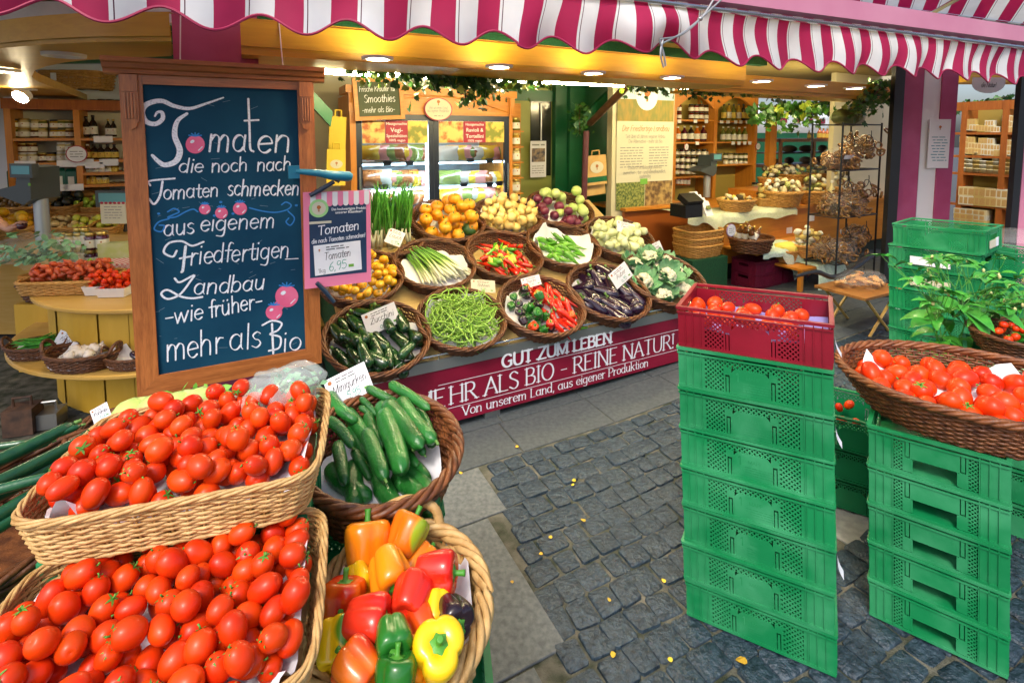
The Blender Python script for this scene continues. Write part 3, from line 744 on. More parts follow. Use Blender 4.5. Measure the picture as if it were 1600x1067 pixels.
def heap(n, inside, floor, r, seed=0, tries=30, bounds=(.3, .3), keep=None):
    rnd = random.Random(seed); P = []
    for k in range(n):
        best = None
        for _ in range(tries):
            x, y = rnd.uniform(-bounds[0], bounds[0]), rnd.uniform(-bounds[1], bounds[1])
            if not inside(x, y): continue
            z = floor(x, y)+r
            for (a, b, c, q) in P:
                d2 = (x-a)**2+(y-b)**2; R2 = (r+q)**2
                if d2 < R2: z = max(z, c+sqrt(R2-d2))
            if best is None or z < best[2]: best = (x, y, z)
        if best: P.append((*best, r))
    return P
def in_oval(ax, ay, e): return lambda x, y: abs(x/ax)**(2/e)+abs(y/ay)**(2/e) < 1
def spin(rnd, flat=.35):
    return Euler((rnd.gauss(0, flat), rnd.gauss(0, flat), rnd.uniform(0, 6.28))).to_matrix().to_4x4()
# ---- crates
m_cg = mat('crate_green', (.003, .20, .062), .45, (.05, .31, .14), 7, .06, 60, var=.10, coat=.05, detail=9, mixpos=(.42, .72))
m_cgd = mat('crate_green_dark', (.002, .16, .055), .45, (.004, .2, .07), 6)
m_cr = mat('crate_red', (.17, .003, .012), .38, (.24, .005, .02), 6, .05, 60)
m_cm = mat('crate_maroon', (.13, .006, .03), .45)
def clipseg(p, q, r):
    x0, x1, z0, z1 = r; t0, t1 = 0., 1.; d = (q[0]-p[0], q[1]-p[1])
    for a, b, lo, hi in ((p[0], d[0], x0, x1), (p[1], d[1], z0, z1)):
        if abs(b) < 1e-9:
            if a < lo or a > hi: return None
        else:
            u, v = (lo-a)/b, (hi-a)/b
            if u > v: u, v = v, u
            t0 = max(t0, u); t1 = min(t1, v)
    if t1-t0 < 1e-4: return None
    return (p[0]+d[0]*t0, p[1]+d[1]*t0), (p[0]+d[0]*t1, p[1]+d[1]*t1)
def lattice(mb, T, rects, y, sp, w=.0032, th=.003):
    xs = [r[0] for r in rects]+[r[1] for r in rects]; x0, x1 = min(xs), max(xs); z1 = max(r[3] for r in rects)
    for sg in (1, -1):
        c = x0-z1*1.2; dy = 0 if sg > 0 else .0006
        while c < x1+z1*1.2:
            p, q = (c, 0), (c+sg*z1, z1)
            for r in rects:
                s_ = clipseg(p, q, r)
                if s_:
                    (a, b), (e, f) = s_; n_ = Vector((-(f-b), e-a)); n_ = n_.normalized()*w/2
                    pts = [(a+n_.x, b+n_.y), (a-n_.x, b-n_.y), (e-n_.x, f-n_.y), (e+n_.x, f+n_.y)]
                    k = mb.addv([T(x, y+dy, z) for x, z in pts]+[T(x, y+dy+th, z) for x, z in pts])
                    for f_ in ((0, 1, 2, 3), (7, 6, 5, 4), (0, 4, 5, 1), (1, 5, 6, 2), (2, 6, 7, 3), (3, 7, 4, 0)): mb.face(*[k+i for i in f_])
            c += sp
def rbox(mb, T, x0, x1, y0, y1, z0, z1):
    k = mb.addv([T(x, y, z) for z in (z0, z1) for x, y in ((x0, y0), (x1, y0), (x1, y1), (x0, y1))])
    for q in ((3, 2, 1, 0), (4, 5, 6, 7), (0, 1, 5, 4), (1, 2, 6, 5), (2, 3, 7, 6), (3, 0, 4, 7)): mb.face(*[k+i for i in q])
def crate_mesh(name, m, L=.453, W=.302, h=.14, kind='A'):
    mb = MB()
    sides = [(lambda x, y, z: (x, y, z), L, 'long'), (lambda x, y, z: (L-x, W-y, z), L, 'long'), (lambda x, y, z: (L-y, x, z), W, 'short'), (lambda x, y, z: (y, W-x, z), W, 'short')]
    for T, ln, kd in sides:
        e = .0008 if kd == 'short' else 0
        b = lambda x0, x1, y0, y1, z0, z1: rbox(mb, T, x0, x1, y0, y1, z0, z1)
        b(e, ln-e, -.004+e, .010, h-.010, h-.001-e)          # top lip
        b(.002+e, ln-.002-e, -.0015+e, .006, h-.024, h-.0185)   # second band
        b(.003+e, ln-.003-e, .0005+e, .006, .0006+e, .010)          # foot
        pw = ln*.17
        if kd == 'long' and kind in 'AF':
            for a in (0, ln-pw):
                b(a+.003+e, a+pw-e, .003+e, .0065, .010, h-.018)
                for q in ((.35, .66, .99) if a == 0 else (.01, .34, .65)): b(a+pw*q-.0015, a+pw*q+.0015, -.0015, .003, .008, h-.012)
            gx0, gx1 = pw+.012, ln-pw-.012; c0, c1 = ln*.325, ln*.675; zt = h*.66
            b(pw+.0002, gx0, .003, .0062, .010, h-.024); b(gx1, ln-pw-.0002, .003, .0062, .010, h-.024)
            lattice(mb, T, [(gx0, c0, .010, h-.024), (c1, gx1, .010, h-.024), (c0, c1, zt, h-.024)], .003, .0150, .0044)
            # shield plate with cut shoulders, between two tongues
            s0, s1 = c0+.024, c1-.024
            pts = [(s0, .010), (s1, .010), (s1, zt-.014), (s1-.012, zt), (s0+.012, zt), (s0, zt-.014)]
            k = mb.addv([T(x, .0022, z) for x, z in pts]+[T(x, .0055, z) for x, z in pts]); mb.face(*range(k, k+6)); mb.face(*[k+6+i for i in range(6)][::-1])
            for i in range(6): j = (i+1) % 6; mb.face(k+i, k+6+i, k+6+j, k+j)
            for x_ in (c0+.012, c1-.012):
                b(x_-.0035, x_+.0035, .002, .005, .010, .062)
                b(x_-.012, x_-.0065, .003, .0055, .010, zt); b(x_+.0065, x_+.012, .003, .0055, .010, zt); b(x_-.0065, x_+.0065, .003, .0055, .068, zt)
        elif kind == 'B':
            # closed panel with narrow lattice strips and a wide hand hole low down
            p1 = ln*.2
            for a in (0, ln-p1):
                b(a+.003+e, a+p1-e, .003+e, .0065, .010, h-.018)
                for q in ((.35, .66, .99) if a == 0 else (.01, .34, .65)): b(a+p1*q-.0015, a+p1*q+.0015, -.0015, .003, .008, h-.012)
            l0, l1 = ln*.27, ln*.73
            lattice(mb, T, [(p1+.002, l0, .012, h-.024), (l1, ln-p1-.002, .012, h-.024)], .003, .0125)
            b(l0, ln*.33, .002, .006, .012, .058); b(ln*.67, l1, .002, .006, .012, .058)
            b(l0, ln*.285, .002, .006, .058, h-.024); b(ln*.325, ln*.675, .002, .006, .058, h-.024); b(ln*.715, l1, .002, .006, .058, h-.024)
            for x_ in (ln*.305, ln*.695): b(x_-.0045, x_+.0045, .001, .004, .064, h-.024)
            b(ln*.33, ln*.345, .001, .0065, .014, .056); b(ln*.655, ln*.67, .001, .0065, .014, .056)
        else:
            # short end: plate with an oval grip
            g0, g1, z0, z1 = ln*.3, ln*.7, h*.52, h*.74
            b(.003+e, g0, .003, .0065, .010, h-.018); b(g1, ln-.003-e, .003, .0065, .010, h-.018); b(g0, g1, .003, .0065, .010, z0); b(g0, g1, .003, .0065, z1, h-.018)
            for q in (.12, .24, .76, .88): b(ln*q-.0015, ln*q+.0015, -.0015, .003, .008, h-.012)
    mb.bbox(.006, L-.006, .006, W-.006, .002, .006)
    return mb.mesh(name, m, False)
def tilt_stack(o, th): return Matrix.Translation(o) @ Matrix.Rotation(-.016, 4, 'X') @ Matrix.Rotation(-.049, 4, 'Y') @ Matrix.Rotation(-th, 4, 'Z')
me_A = crate_mesh('crate_lattice', m_cg); me_Ar = crate_mesh('crate_lattice_red', m_cr)
NS = tilt_stack((.6136, 1.683, .004), .543)
ordw = ['lowest', 'second from the ground', 'third from the ground', 'fourth from the ground', 'fifth from the ground', 'sixth from the ground', 'topmost green one']
CH = .1405
rnd = random.Random(2)
m_tag = mat('tag_paper', (.74, .76, .82), .6)
for i in range(8):
    M_ = NS @ Matrix.Translation((rnd.uniform(-.003, .003), rnd.uniform(-.003, .003), i*(CH-.001)))
    if i < 7: o = tag(put('plastic_crate', me_A, None, M_), 'green crate, '+ordw[i]+' in the tall stack under the red crate', 'crate', 'green crates of the tall stack')
    else: o = tag(put('plastic_crate', me_Ar, None, M_), 'dark red lattice crate of tomatoes on top of the tall green stack', 'crate'); REDM = M_
    if i in (2, 5, 7):                  # paper tags stuck on the right-hand end
        mb = MB(); h_ = .05; mb.grid(3, 4, lambda a, b: (.453+.005+.016*b*b, .02+.04*a, .085-h_*b)); mb.build('paper_tag', m_tag, o)
# embossed numeral on the shields
mb = MB(); write(mb, '1', .165, .058, .018, .2); write(mb, 'MAPP', .195, .066, .008, .16)
for j in range(4): scribble(mb, .185, .052-j*.008, .085, .004, 0, j)
me_emb = mb.mesh('embossing', m_cg, False)
for o in [x for x in COL.objects if x.name.startswith('plastic_crate') and x.data == me_A]:
    put('embossing', me_emb, o, Matrix(((1, 0, 0, .02), (0, 0, -1, .0016), (0, 1, 0, -.005), (0, 0, 0, 1))))
# right-hand stack, crates standing upside down
me_B = crate_mesh('crate_handhole', m_cg, .352, .50, .138, 'B')
RS = tilt_stack((1.243, 1.655, .034), .715)
names = ['lowest', 'second from the ground', 'middle', 'fourth from the ground', 'topmost']
for i in range(5):
    o = put('plastic_crate', me_B, None, RS @ Matrix.Translation((0, 0, i*.1372)))
    tag(o, 'green hand hole crate, '+names[i]+' one under the oval tomato basket', 'crate', 'green crates under the oval basket')
# ---- produce meshes
def col_lathe(name, prof, m, n=16, fn=None): return MB().lathe(prof, n, fn=fn, capt=False, capb=False).mesh(name, m)
m_tom = mat('tomato_skin', (.60, .022, .002), .36, (.70, .060, .003), 9, var=.12, coat=.04, spec=.3, detail=2)
m_cal = mat('calyx_green', (.09, .26, .03), .6, var=.2)
def tomato(L=.058, R_=.026, seed=0):
    rnd = random.Random(seed); lob = rnd.choice((4, 5, 6)); a = rnd.uniform(.0, .03); ph = rnd.uniform(0, 6); sq = rnd.uniform(.0, .12)
    prof = []
    for i in range(15):
        t = pi*i/14; z = -cos(t)*L/2; r = R_*sin(t)**.86*(1+sq*cos(t)*-.6)
        if i == 14: z -= .003
        prof.append((max(r, .0002), z))
    return MB().lathe(prof, 18, fn=lambda an, q: 1+a*cos(lob*an+ph)*q*q, capt=False, capb=False).mesh('tomato_skin', m_tom)
def calyx(L=.058, seed=0):
    rnd = random.Random(seed); mb = MB(); z = L/2-.0025
    for i in range(5):
        a = 2*pi*i/5+rnd.uniform(-.3, .3); l = rnd.uniform(.010, .017); d = Vector((cos(a), sin(a), 0)); s = Vector((-sin(a), cos(a), 0)); w_ = .0022
        k = mb.addv([Vector((0, 0, z))+s*w_, Vector((0, 0, z))-s*w_, d*l*.6-s*w_*.8+Vector((0, 0, z+.001)), d*l*.6+s*w_*.8+Vector((0, 0, z+.001)), d*l+Vector((0, 0, z+rnd.uniform(-.004, .005)))])
        mb.face(k, k+1, k+2, k+3); mb.face(k+3, k+2, k+4)
    mb.tube([(0, 0, z-.001), (.001, 0, z+.005), (.003, .001, z+.009)], [.0018, .0014, .0018], 6)
    return mb.mesh('calyx', m_cal)
TOM = [tomato(.058*q, .0255*p, i) for i, (q, p) in enumerate(((1, 1), (1.06, .98), (.95, 1.04), (1.1, 1.0), (.92, .95), (1., 1.05), (1.18, .98)))]
CALX = [calyx(seed=i) for i in range(5)]
def put_tomatoes(P, M0, label, group, seed=0, cal=.45, sc=.69, flat=None, cat='tomato'):
    rnd = random.Random(seed)
    for (x, y, z, r) in P:
        me = rnd.choice(TOM); e = Euler((rnd.uniform(.35, 1.75), 0, 0)).to_matrix().to_4x4()
        if rnd.random() < .2: e = Euler((rnd.uniform(0, .7), 0, 0)).to_matrix().to_4x4()
        M_ = M0 @ Matrix.Translation((x, y, z)) @ Matrix.Rotation(rnd.uniform(0, 6.28), 4, 'Z') @ e @ Matrix.Scale(sc*rnd.uniform(.9, 1.08), 4)
        o = tag(put('plum_tomato', me, None, M_), label, cat, group)
        if rnd.random() < cal: put('calyx', rnd.choice(CALX), o, Matrix.Scale(1.25, 4, (1, 0, 0)) @ Matrix.Scale(1.25, 4, (0, 1, 0)))
# ================================================================== two wicker trays of tomatoes
TW, TD, TH = .434, .325, .078
tray = wicker_meshes('tray', TW/2, TD/2, TH, m_wickl, .90, .28, 60, .0027, .0056, 5, 1, foot=1)
UM = TR((-.578, .907, 1.052), radians(16.0)); LM = TR((-.500, .670, .945), radians(17.3))
wicker('wicker_tray', 'pale rectangular wicker tray of tomatoes, the upper one, under the chalkboard', tray, UM)
wicker('wicker_tray', 'pale rectangular wicker tray of tomatoes, the lower one at the bottom edge', tray, LM)
for M_, sd, lb in ((UM, 3, 'white paper lining the upper tomato tray'), (LM, 4, 'white paper lining the lower tomato tray')):
    paper(lb, M_, TW/2-.012, TD/2-.012, .3, .028, .055, sd, dome=.012)
flo = lambda x, y: .012+.012*(1-(x/.21)**2)*(1-(y/.155)**2)
ins = in_oval(TW/2-.030, TD/2-.030, .3)
put_tomatoes(heap(140, ins, lambda x, y: .044, .0168, 11, 14, (.2, .15)), UM, 'ripe red plum tomato heaped in the upper wicker tray', 'tomatoes in the upper tray', 1, cal=.6)
put_tomatoes(heap(144, ins, lambda x, y: .040, .0165, 12, 14, (.2, .15)), LM, 'ripe red plum tomato heaped in the lower wicker tray', 'tomatoes in the lower tray', 2, cal=.65, sc=.68)
# crates that carry the trays and baskets of the front display
def plain_stack(p, rz, n, label, h=.14, me=None, L=.453, W=.302, grp=None):
    for i in range(n):
        o = put('plastic_crate', me or me_A, None, TR((p[0], p[1], p[2]+i*(h-.001)), rz) @ Matrix.Translation((-L/2, -W/2, 0)))
        tag(o, '%s, level %d from below' % (label, i+1) if n > 1 else label, 'crate', grp or label)
me_As = crate_mesh('crate_small', m_cg, .40, .28, .14)
plain_stack((-.60, .95, 0), radians(16), 7, 'green crate in the column under the upper tomato tray', .148, me_As, .40, .28)
plain_stack((-.52, .66, .0), radians(17), 6, 'green crate in the column under the lower tomato tray')
plain_stack((-.415, 1.215, 0), radians(14), 6, 'green crate in the column under the cucumber basket', .138)
plain_stack((-.185, .80, 0), radians(98), 5, 'green crate in the column under the bell pepper basket', .150)
# ================================================================== cucumbers
m_cuc = mat('cucumber_skin', (.008, .095, .012), .3, (.025, .19, .03), 16, .35, 120, var=.2, coat=.15)
m_zuc = mat('zucchini_skin', (.008, .075, .035), .28, (.02, .11, .04), 30, .08, 90, var=.3, coat=.2)
m_stem = mat('stem_green', (.12, .25, .05), .6)
def cuke(L, R_, bend, m, seed=0, ridge=.03, taper=.75, n=16, name='cucumber_skin'):
    rnd = random.Random(seed); path = []; rad = []
    for i in range(15):
        t = i/14; x = (t-.5)*L; path.append((x, bend*L*(1-4*(t-.5)**2), rnd.uniform(-.0005, .0005)))
        e = min(1, sqrt(max(0, 1-(1-min(1, t*7))**2))+.02, sqrt(max(0, 1-(1-min(1, (1-t)*7))**2))+.02)
        rad.append(R_*e*(taper+(1-taper)*sin(pi*min(1, t*.75+.25))))
    mb = MB(); mb.tube(path, rad, n)
    return mb.mesh(name, m)
CUKE = [cuke(.17, .0225, b, m_cuc, i) for i, b in enumerate((.0, .06, .12, -.05, .03))]
stub = MB().tube([(.082, 0, 0), (.088, 0, .001), (.092, .001, .003)], [.0045, .0035, .004], 6).mesh('stalk', m_stem)
def px_item(me, u0, v0, u1, v1, z, z2=None, L=.17, name='cucumber', label='', group=None, cat='cucumber', parts=(), k=1., roll=0., thick=1.):
    a = atz(u0, v0, z); b = atz(u1, v1, z2 if z2 is not None else z); d = b-a; x = d.normalized()
    y = UP.cross(x).normalized(); zz = x.cross(y)
    c = (a+b)/2; s = d.length/L; t_ = s*thick
    M_ = Matrix(((x.x*s, y.x*t_, zz.x*t_, c.x), (x.y*s, y.y*t_, zz.y*t_, c.y), (x.z*s, y.z*t_, zz.z*t_, c.z), (0, 0, 0, 1))) @ Matrix.Rotation(roll, 4, 'X')
    o = tag(put(name, me, None, M_), label, cat, group)
    for nm, m_ in parts: put(nm, m_, o)
    return o
cb_c = atz(597, 694, .945)
bk_c = wicker_meshes('cuke_basket', .185, .235, .125, m_wickm, .74, 1., 48, .0045, .012, 5, 5)
CM = TR((cb_c.x-.005, cb_c.y, .823), radians(14), Matrix.Rotation(radians(2), 4, 'Y'))
wicker('wicker_basket', 'large oval brown wicker basket of cucumbers beside the upper tomato tray', bk_c, CM)
paper('white paper under the cucumbers in the oval basket', CM, .155, .198, 1, .045, .03, 8, dome=.02)
cz = [ # px ends, height
 (527, 690, 540, 758, .93), (512, 655, 552, 700, .945), (552, 705, 580, 752, .905), (538, 640, 580, 700, .925), (545, 668, 590, 730, .90), (572, 672, 602, 750, .952), (597, 640, 628, 738, .962), (560, 635, 585, 660, .94), (574, 645, 600, 700, .93), (592, 632, 645, 700, .945), (603, 628, 660, 700, .965), (625, 622, 682, 690, .962), (625, 672, 652, 728, .92), (640, 665, 664, 712, .93), (607, 598, 672, 640, .975), (572, 605, 622, 630, .965), (563, 622, 590, 650, .945), (516, 615, 560, 660, .95), (650, 640, 676, 700, .925)]
for i, (a, b, c, d, z) in enumerate(cz):
    px_item(CUKE[i % 5], a, b, c, d, z+.012, z-.008, .17, 'cucumber', 'glossy green mini cucumber in the oval brown basket', 'cucumbers in the oval basket', parts=[('stalk', stub)] if i % 2 else (), thick=.80 if i != 14 else .62, roll=i*.9)
rnd = random.Random(9)
for i in range(10):
    x, y = rnd.uniform(-.09, .09), rnd.uniform(-.12, .12)
    o = put('cucumber', CUKE[i % 5], None, CM @ Matrix.Translation((x, y, .068)) @ Matrix.Rotation(rnd.uniform(-.5, .5)-1.1, 4, 'Z')); tag(o, 'glossy green mini cucumber in the oval brown basket', 'cucumber', 'cucumbers in the oval basket')
# zucchini at the far left, on the dark basket beside the trays
ZBIG = [cuke(.30, .026, b, m_zuc, i+20, name='zucchini_skin') for i, b in enumerate((.0, .03, -.03))]
stubz = MB().tube([(.147, 0, 0), (.158, 0, .002), (.166, .001, .004)], [.009, .0075, .009], 8).mesh('stalk', m_stem)
bz_ = wicker_meshes('zuke_basket', .20, .30, .11, m_wick, .8, .8, 44, .005, .011, 5, 6)
ZM = TR((-1.0, .95, .85), radians(-22))
wicker('wicker_basket', 'dark wicker basket of long zucchini at the left edge beside the trays', bz_, ZM)
for i, (a, b, c, d, z) in enumerate(((-60, 800, 148, 695, 1.05), (-40, 735, 82, 690, 1.06), (-60, 745, 118, 660, 1.075), (-30, 770, 55, 730, 1.065), (20, 745, 90, 715, 1.03), (95, 705, 140, 672, 1.05), (-50, 705, 50, 690, 1.03), (-40, 830, 150, 725, 1.045), (-40, 770, 135, 682, 1.075), (-60, 780, 90, 740, 1.075), (20, 700, 128, 664, 1.07), (-60, 860, 110, 760, 1.03))):
    px_item(ZBIG[i % 3], a, b, c, d, z, None, .30, 'zucchini', 'long dark green zucchini in the basket at the left edge', 'zucchini in the left edge basket', 'zucchini', parts=[('stalk', stubz)], thick=.85, roll=i)
plain_stack((-1.0, .95, 0), radians(-22), 6, 'green crate in the column under the zucchini basket', .1425)
# ================================================================== bell peppers
def pep_mat(nm, c1, c2=None, pos=(.4, .6), sc=9): return mat('pepper_'+nm, c1, .26, c2 or c1, sc, .12, 22, coat=.2, mixpos=pos, detail=1)
PM = dict(orange=pep_mat('orange', (.80, .20, .004), (.85, .28, .008)), red=pep_mat('red', (.60, .012, .006), (.68, .03, .01)), yellow=pep_mat('yellow', (.82, .50, .006), (.86, .58, .01)), green=pep_mat('green', (.012, .12, .012), (.02, .17, .02)), purple=pep_mat('purple', (.012, .006, .012), (.03, .015, .02)), mixro=pep_mat('red_orange', (.62, .03, .006), (.78, .16, .006), (.4, .62), 14), mixgo=pep_mat('orange_green', (.30, .42, .02), (.74, .16, .006), (.46, .52), 10), mixyg=pep_mat('yellow_green', (.10, .30, .015), (.82, .55, .008), (.42, .47), 12), redor=pep_mat('scarlet', (.68, .05, .006), (.74, .10, .006)))
def bell(seed=0, L=.075, R_=.04):
    rnd = random.Random(seed); lob = rnd.choice((3, 4, 4)); ph = rnd.uniform(0, 6); tw = rnd.uniform(-.5, .5)
    ks = [(0, -.36), (.35, -.44), (.62, -.47), (.8, -.40), (.90, -.2), (.97, 0.), (1.02, .2), (1.0, .34), (.9, .43), (.68, .475), (.42, .455), (.22, .40), (.1, .36)]
    prof = [(max(.0005, r*R_), z*L) for r, z in ks]
    k1, k2 = rnd.uniform(.26, .42), rnd.uniform(.02, .07)
    sx = rnd.uniform(.88, 1.1)
    def fn(an, q):
        c = abs(cos(lob*(an+tw*q)/2+ph)); return (1-k1*(1-c**.45)+k2*cos(an+ph*2)*q)*(1 if q < .85 else 1)
    mb = MB()
    Pn = catmull([(r, z, 0) for r, z in prof], 2); mb.lathe([(max(.0003, p.x), p.y) for p in Pn], 36, fn=fn, capt=False, capb=False)
    return mb
BELL = {}
def bell_mesh(seed, col):
    key = (seed, col)
    if key not in BELL: BELL[key] = bell(seed).mesh('pepper_skin', PM[col])
    return BELL[key]
mb = MB(); mb.lathe([(.0155, .0305), (.0165, .0315), (.012, .0335), (.006, .0345), (.0045, .038), (.005, .048), (.0056, .0535), (.003, .0535)], 12, fn=lambda a, q: 1+(.25*cos(6*a) if q < .4 else 0)); me_pst = mb.mesh('stem', mat('pepper_stem', (.05, .26, .02), .5, (.1, .34, .04), 30))
pb = wicker_meshes('pepper_basket', .148, .178, .115, m_wickl, .8, 1., 36, .0055, .013, 6, 7)
pc = atz(622, 945, .875)
PB = TR((pc.x+.004, pc.y, .765), radians(8))
path = [(-.075, .165, .11), (-.06, .18, .145), (0, .19, .165), (.055, .18, .15), (.07, .168, .115)]
hm = MB().tube(catmull(path, 5), .010, 8).mesh('handle', m_wickl)
wicker('wicker_basket', 'pale wicker basket of mixed bell peppers at the bottom edge', pb, PB, extra=[('handle', hm)])
paper('white paper lining the bell pepper basket', PB, .134, .164, 1, .055, .075, 21, dome=.02, arcs=[(.3, .9), (2.7, .35), (-.6, .3)])
Rm = lambda a, b, c: Euler((radians(a), radians(b), radians(c))).to_matrix().to_4x4()
# u, v, diameter px, height, colour, (tilt towards -> stem direction az, elevation), seed, colour words
PL = [(573, 852, 66, .915, 'orange', (100, 55), 1, 'orange'), (637, 835, 56, .925, 'mixgo', (60, 40), 2, 'red and green streaked'), (609, 893, 62, .93, 'orange', (-60, -15), 3, 'orange'), (655, 880, 50, .88, 'orange', (60, 10), 14, 'orange'), (682, 895, 62, .935, 'red', (-5, 5), 4, 'red'), (560, 907, 44, .90, 'yellow', (-60, -10), 5, 'small dull yellow'), (536, 942, 62, .90, 'mixro', (90, 65), 6, 'tomato red'), (642, 930, 56, .935, 'red', (80, 10), 7, 'red'), (574, 970, 66, .93, 'red', (-5, 5), 8, 'glossy red'), (684, 950, 46, .915, 'yellow', (-80, -30), 9, 'yellow'), (708, 962, 52, .92, 'purple', (-60, 10), 10, 'blackish purple'), (526, 1007, 62, .905, 'mixyg', (100, 20), 11, 'yellow and green'), (613, 998, 56, .94, 'green', (-70, 0), 12, 'dark green'), (660, 992, 66, .90, 'redor', (120, 10), 13, 'orange red'), (683, 1018, 74, .925, 'yellow', (-70, 62), 15, 'bright yellow'), (560, 1045, 66, .92, 'mixro', (150, 10), 16, 'red orange'), (640, 1038, 60, .90, 'orange', (100, 20), 17, 'orange'), (618, 1062, 62, .925, 'green', (90, 60), 18, 'ribbed green'), (590, 1020, 50, .885, 'orange', (30, 10), 19, 'orange'), (600, 945, 50, .87, 'redor', (30, 30), 21, 'red')]
for (u, v, dpx, z, c, (az, el), sd, words) in PL:
    p = atz(u, v, z); dep = (p-O).dot(Vector((0, cos(PIT), -sin(PIT)))); sc = dpx*dep/F/.086*1.18
    d = Vector((cos(radians(az))*cos(radians(el)), sin(radians(az))*cos(radians(el)), sin(radians(el))))
    M_ = Matrix.Translation(p) @ d.to_track_quat('Z', 'Y').to_matrix().to_4x4() @ Matrix.Rotation(sd*1.3, 4, 'Z') @ Matrix.Scale(sc, 4)
    near = {1: ' with its stem upward at the top of the basket', 2: ' at the top of the pale basket', 3: ' in the middle of the pale basket', 14: ' half hidden behind the streaked one', 4: ' by the upper right rim of the pale basket', 5: ' by the upper left rim of the pale basket', 6: ' at the left rim of the pale basket', 7: ' in the middle of the pale basket', 8: ' left of the dark green one', 9: ' beside the blackish purple one', 10: ' against the right rim of the pale basket', 11: ' at the lower left of the pale basket', 12: ' in the middle of the pale basket', 13: ' behind the bright yellow one', 15: ' showing its green stem in the pale basket', 16: ' at the bottom left of the pale basket', 17: ' between the ribbed green and bright yellow ones', 18: ' at the bottom of the pale basket', 19: ' under the dark green one', 20: ' at the right rim beside the bright yellow one', 21: ' low down under the middle ones', 22: ' at the bottom edge under the bright yellow one'}[sd]
    o = tag(put('bell_pepper', bell_mesh(sd, c), None, M_), words+' bell pepper'+near, 'bell pepper', 'bell peppers in the pale basket')
    put('stem', me_pst, o)
# ================================================================== oval basket and red crate of tomatoes on the right
rb = wicker_meshes('oval_basket', .372, .262, .135, m_wickm, .76, 1., 72, .0050, .013, 5, 9)
BM = RS @ Matrix.Translation((.258, .225, 5*.1372+.003)) @ Matrix.Rotation(radians(2), 4, 'X')
wicker('wicker_basket', 'wide oval brown basket of tomatoes on the upside down green crates', rb, BM)
paper('white paper lining the oval tomato basket', BM, .318, .212, 1, .055, .085, 31, dome=.02, arcs=[(2.9, .5), (1.2, .45), (-1.9, .6), (.2, .3)])
fl2 = lambda x, y: .052+.018*(1-(x/.37)**2-(y/.24)**2)
put_tomatoes(heap(48, in_oval(.30, .19, 1), fl2, .029, 15, 45, (.31, .2)), BM, 'plum tomato in the wide oval basket on the green crates', 'tomatoes in the oval basket', 5, sc=1.25)
m_purp = mat('purple_paper', (.30, .28, .62), .6)
mb = MB(); mb.grid(14, 8, lambda a, b: (.012+.43*a, .012+.278*b, .060+.012*sin(a*9+b*5)*.6))
tag(mb.build('paper_liner', m_purp, smooth=True, matrix=REDM), 'lilac paper lining the dark red crate', 'paper')
put_tomatoes([(x+.215, y+.15, z, r) for x, y, z, r in heap(24, lambda x, y: abs(x) < .19 and abs(y) < .115 and x < .14+.03*sin(y*40), lambda x, y: .052, .0255, 21, 40, (.19, .12))], REDM, 'round red tomato in the dark red crate', 'tomatoes in the red crate', 8, sc=.95)
# dark green crates with tomatoes standing behind the tall stack
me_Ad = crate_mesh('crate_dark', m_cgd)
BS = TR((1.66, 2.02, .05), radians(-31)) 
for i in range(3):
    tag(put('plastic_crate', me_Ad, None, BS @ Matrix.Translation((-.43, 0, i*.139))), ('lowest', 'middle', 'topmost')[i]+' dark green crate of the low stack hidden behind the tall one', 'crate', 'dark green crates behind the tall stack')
put_tomatoes([(x-.43+.225, y+.15, z+.278, r) for x, y, z, r in heap(9, lambda x, y: abs(x) < .19 and abs(y) < .115, lambda x, y: .075, .0265, 22, 25, (.19, .12))], BS, 'red tomato in the low dark green crate', 'tomatoes behind the tall stack', 9, cal=.1)
# ================================================================== baskets on the deck and what they hold
RB = .25
dk = wicker_meshes('deck_basket', RB, RB*.92, .095, m_wick, .82, 1., 44, .0048, .011, 5, 13)
DECK = {}
def deck_frame(u, v, off=.098):
    p = atdeck(u, v, off); c = p-DN*off*.97
    return frame(c, S, DN.cross(S))
def dbasket(key, u, v, rx, label, pap=True, arcs=None, seed=0, rise=.06, pm=None, sc=None):
    p = atdeck(u, v, .098); dep = (p-O).dot(Vector((0, cos(PIT), -sin(PIT)))); k = sc or rx*dep/F/RB*1.07
    M_ = deck_frame(u, v) @ Matrix.Scale(k, 4); DECK[key] = M_
    wicker('wicker_basket', label, dk, M_, 'brown wicker baskets on the sloping deck')
    if pap: paper('white paper lining the '+label.split(' basket of ')[1].split(' on ')[0]+' basket', M_, RB*.885, RB*.81, 1, .03, rise, seed+50, pm, dome=.01, arcs=arcs)
    return M_
WB = 'brown wicker basket of '
fr = ' on the front edge of the deck'; md = ' on the middle tier of the deck'; bk = ' on the back tier of the deck'
dbasket('zuc', 590, 527, 75, WB+'dark zucchini'+fr, True, [(1.9, .8), (-1.1, .5), (.2, .4)], 1)
dbasket('bean', 722, 497, 65, WB+'green beans'+fr, True, [(2.3, .7), (.9, .7)], 2, .10)
dbasket('pep', 846, 478, 65, WB+'mixed red and dark peppers'+fr, True, [(2.6, .5), (-2.2, .4)], 3)
dbasket('egg', 950, 457, 63, WB+'purple aubergines'+fr, True, [(1.2, .5), (-.8, .4)], 4)
dbasket('cau', 1038, 438, 62, WB+'cauliflowers'+fr, False, None, 5)
dbasket('yel', 562, 430, 62, WB+'small yellow tomatoes'+md, True, [(.6, .7), (-.8, .5)], 6)
dbasket('spr', 680, 412, 59, WB+'spring onions'+md, True, [(.1, .7), (3, .7)], 7)
dbasket('chi', 788, 398, 57, WB+'red and green chillies'+md, False, None, 8)
dbasket('gpe', 880, 383, 55, WB+'green pointed peppers'+md, True, [(1.9, 1.), (0, .9), (3.1, .7)], 9, .10)
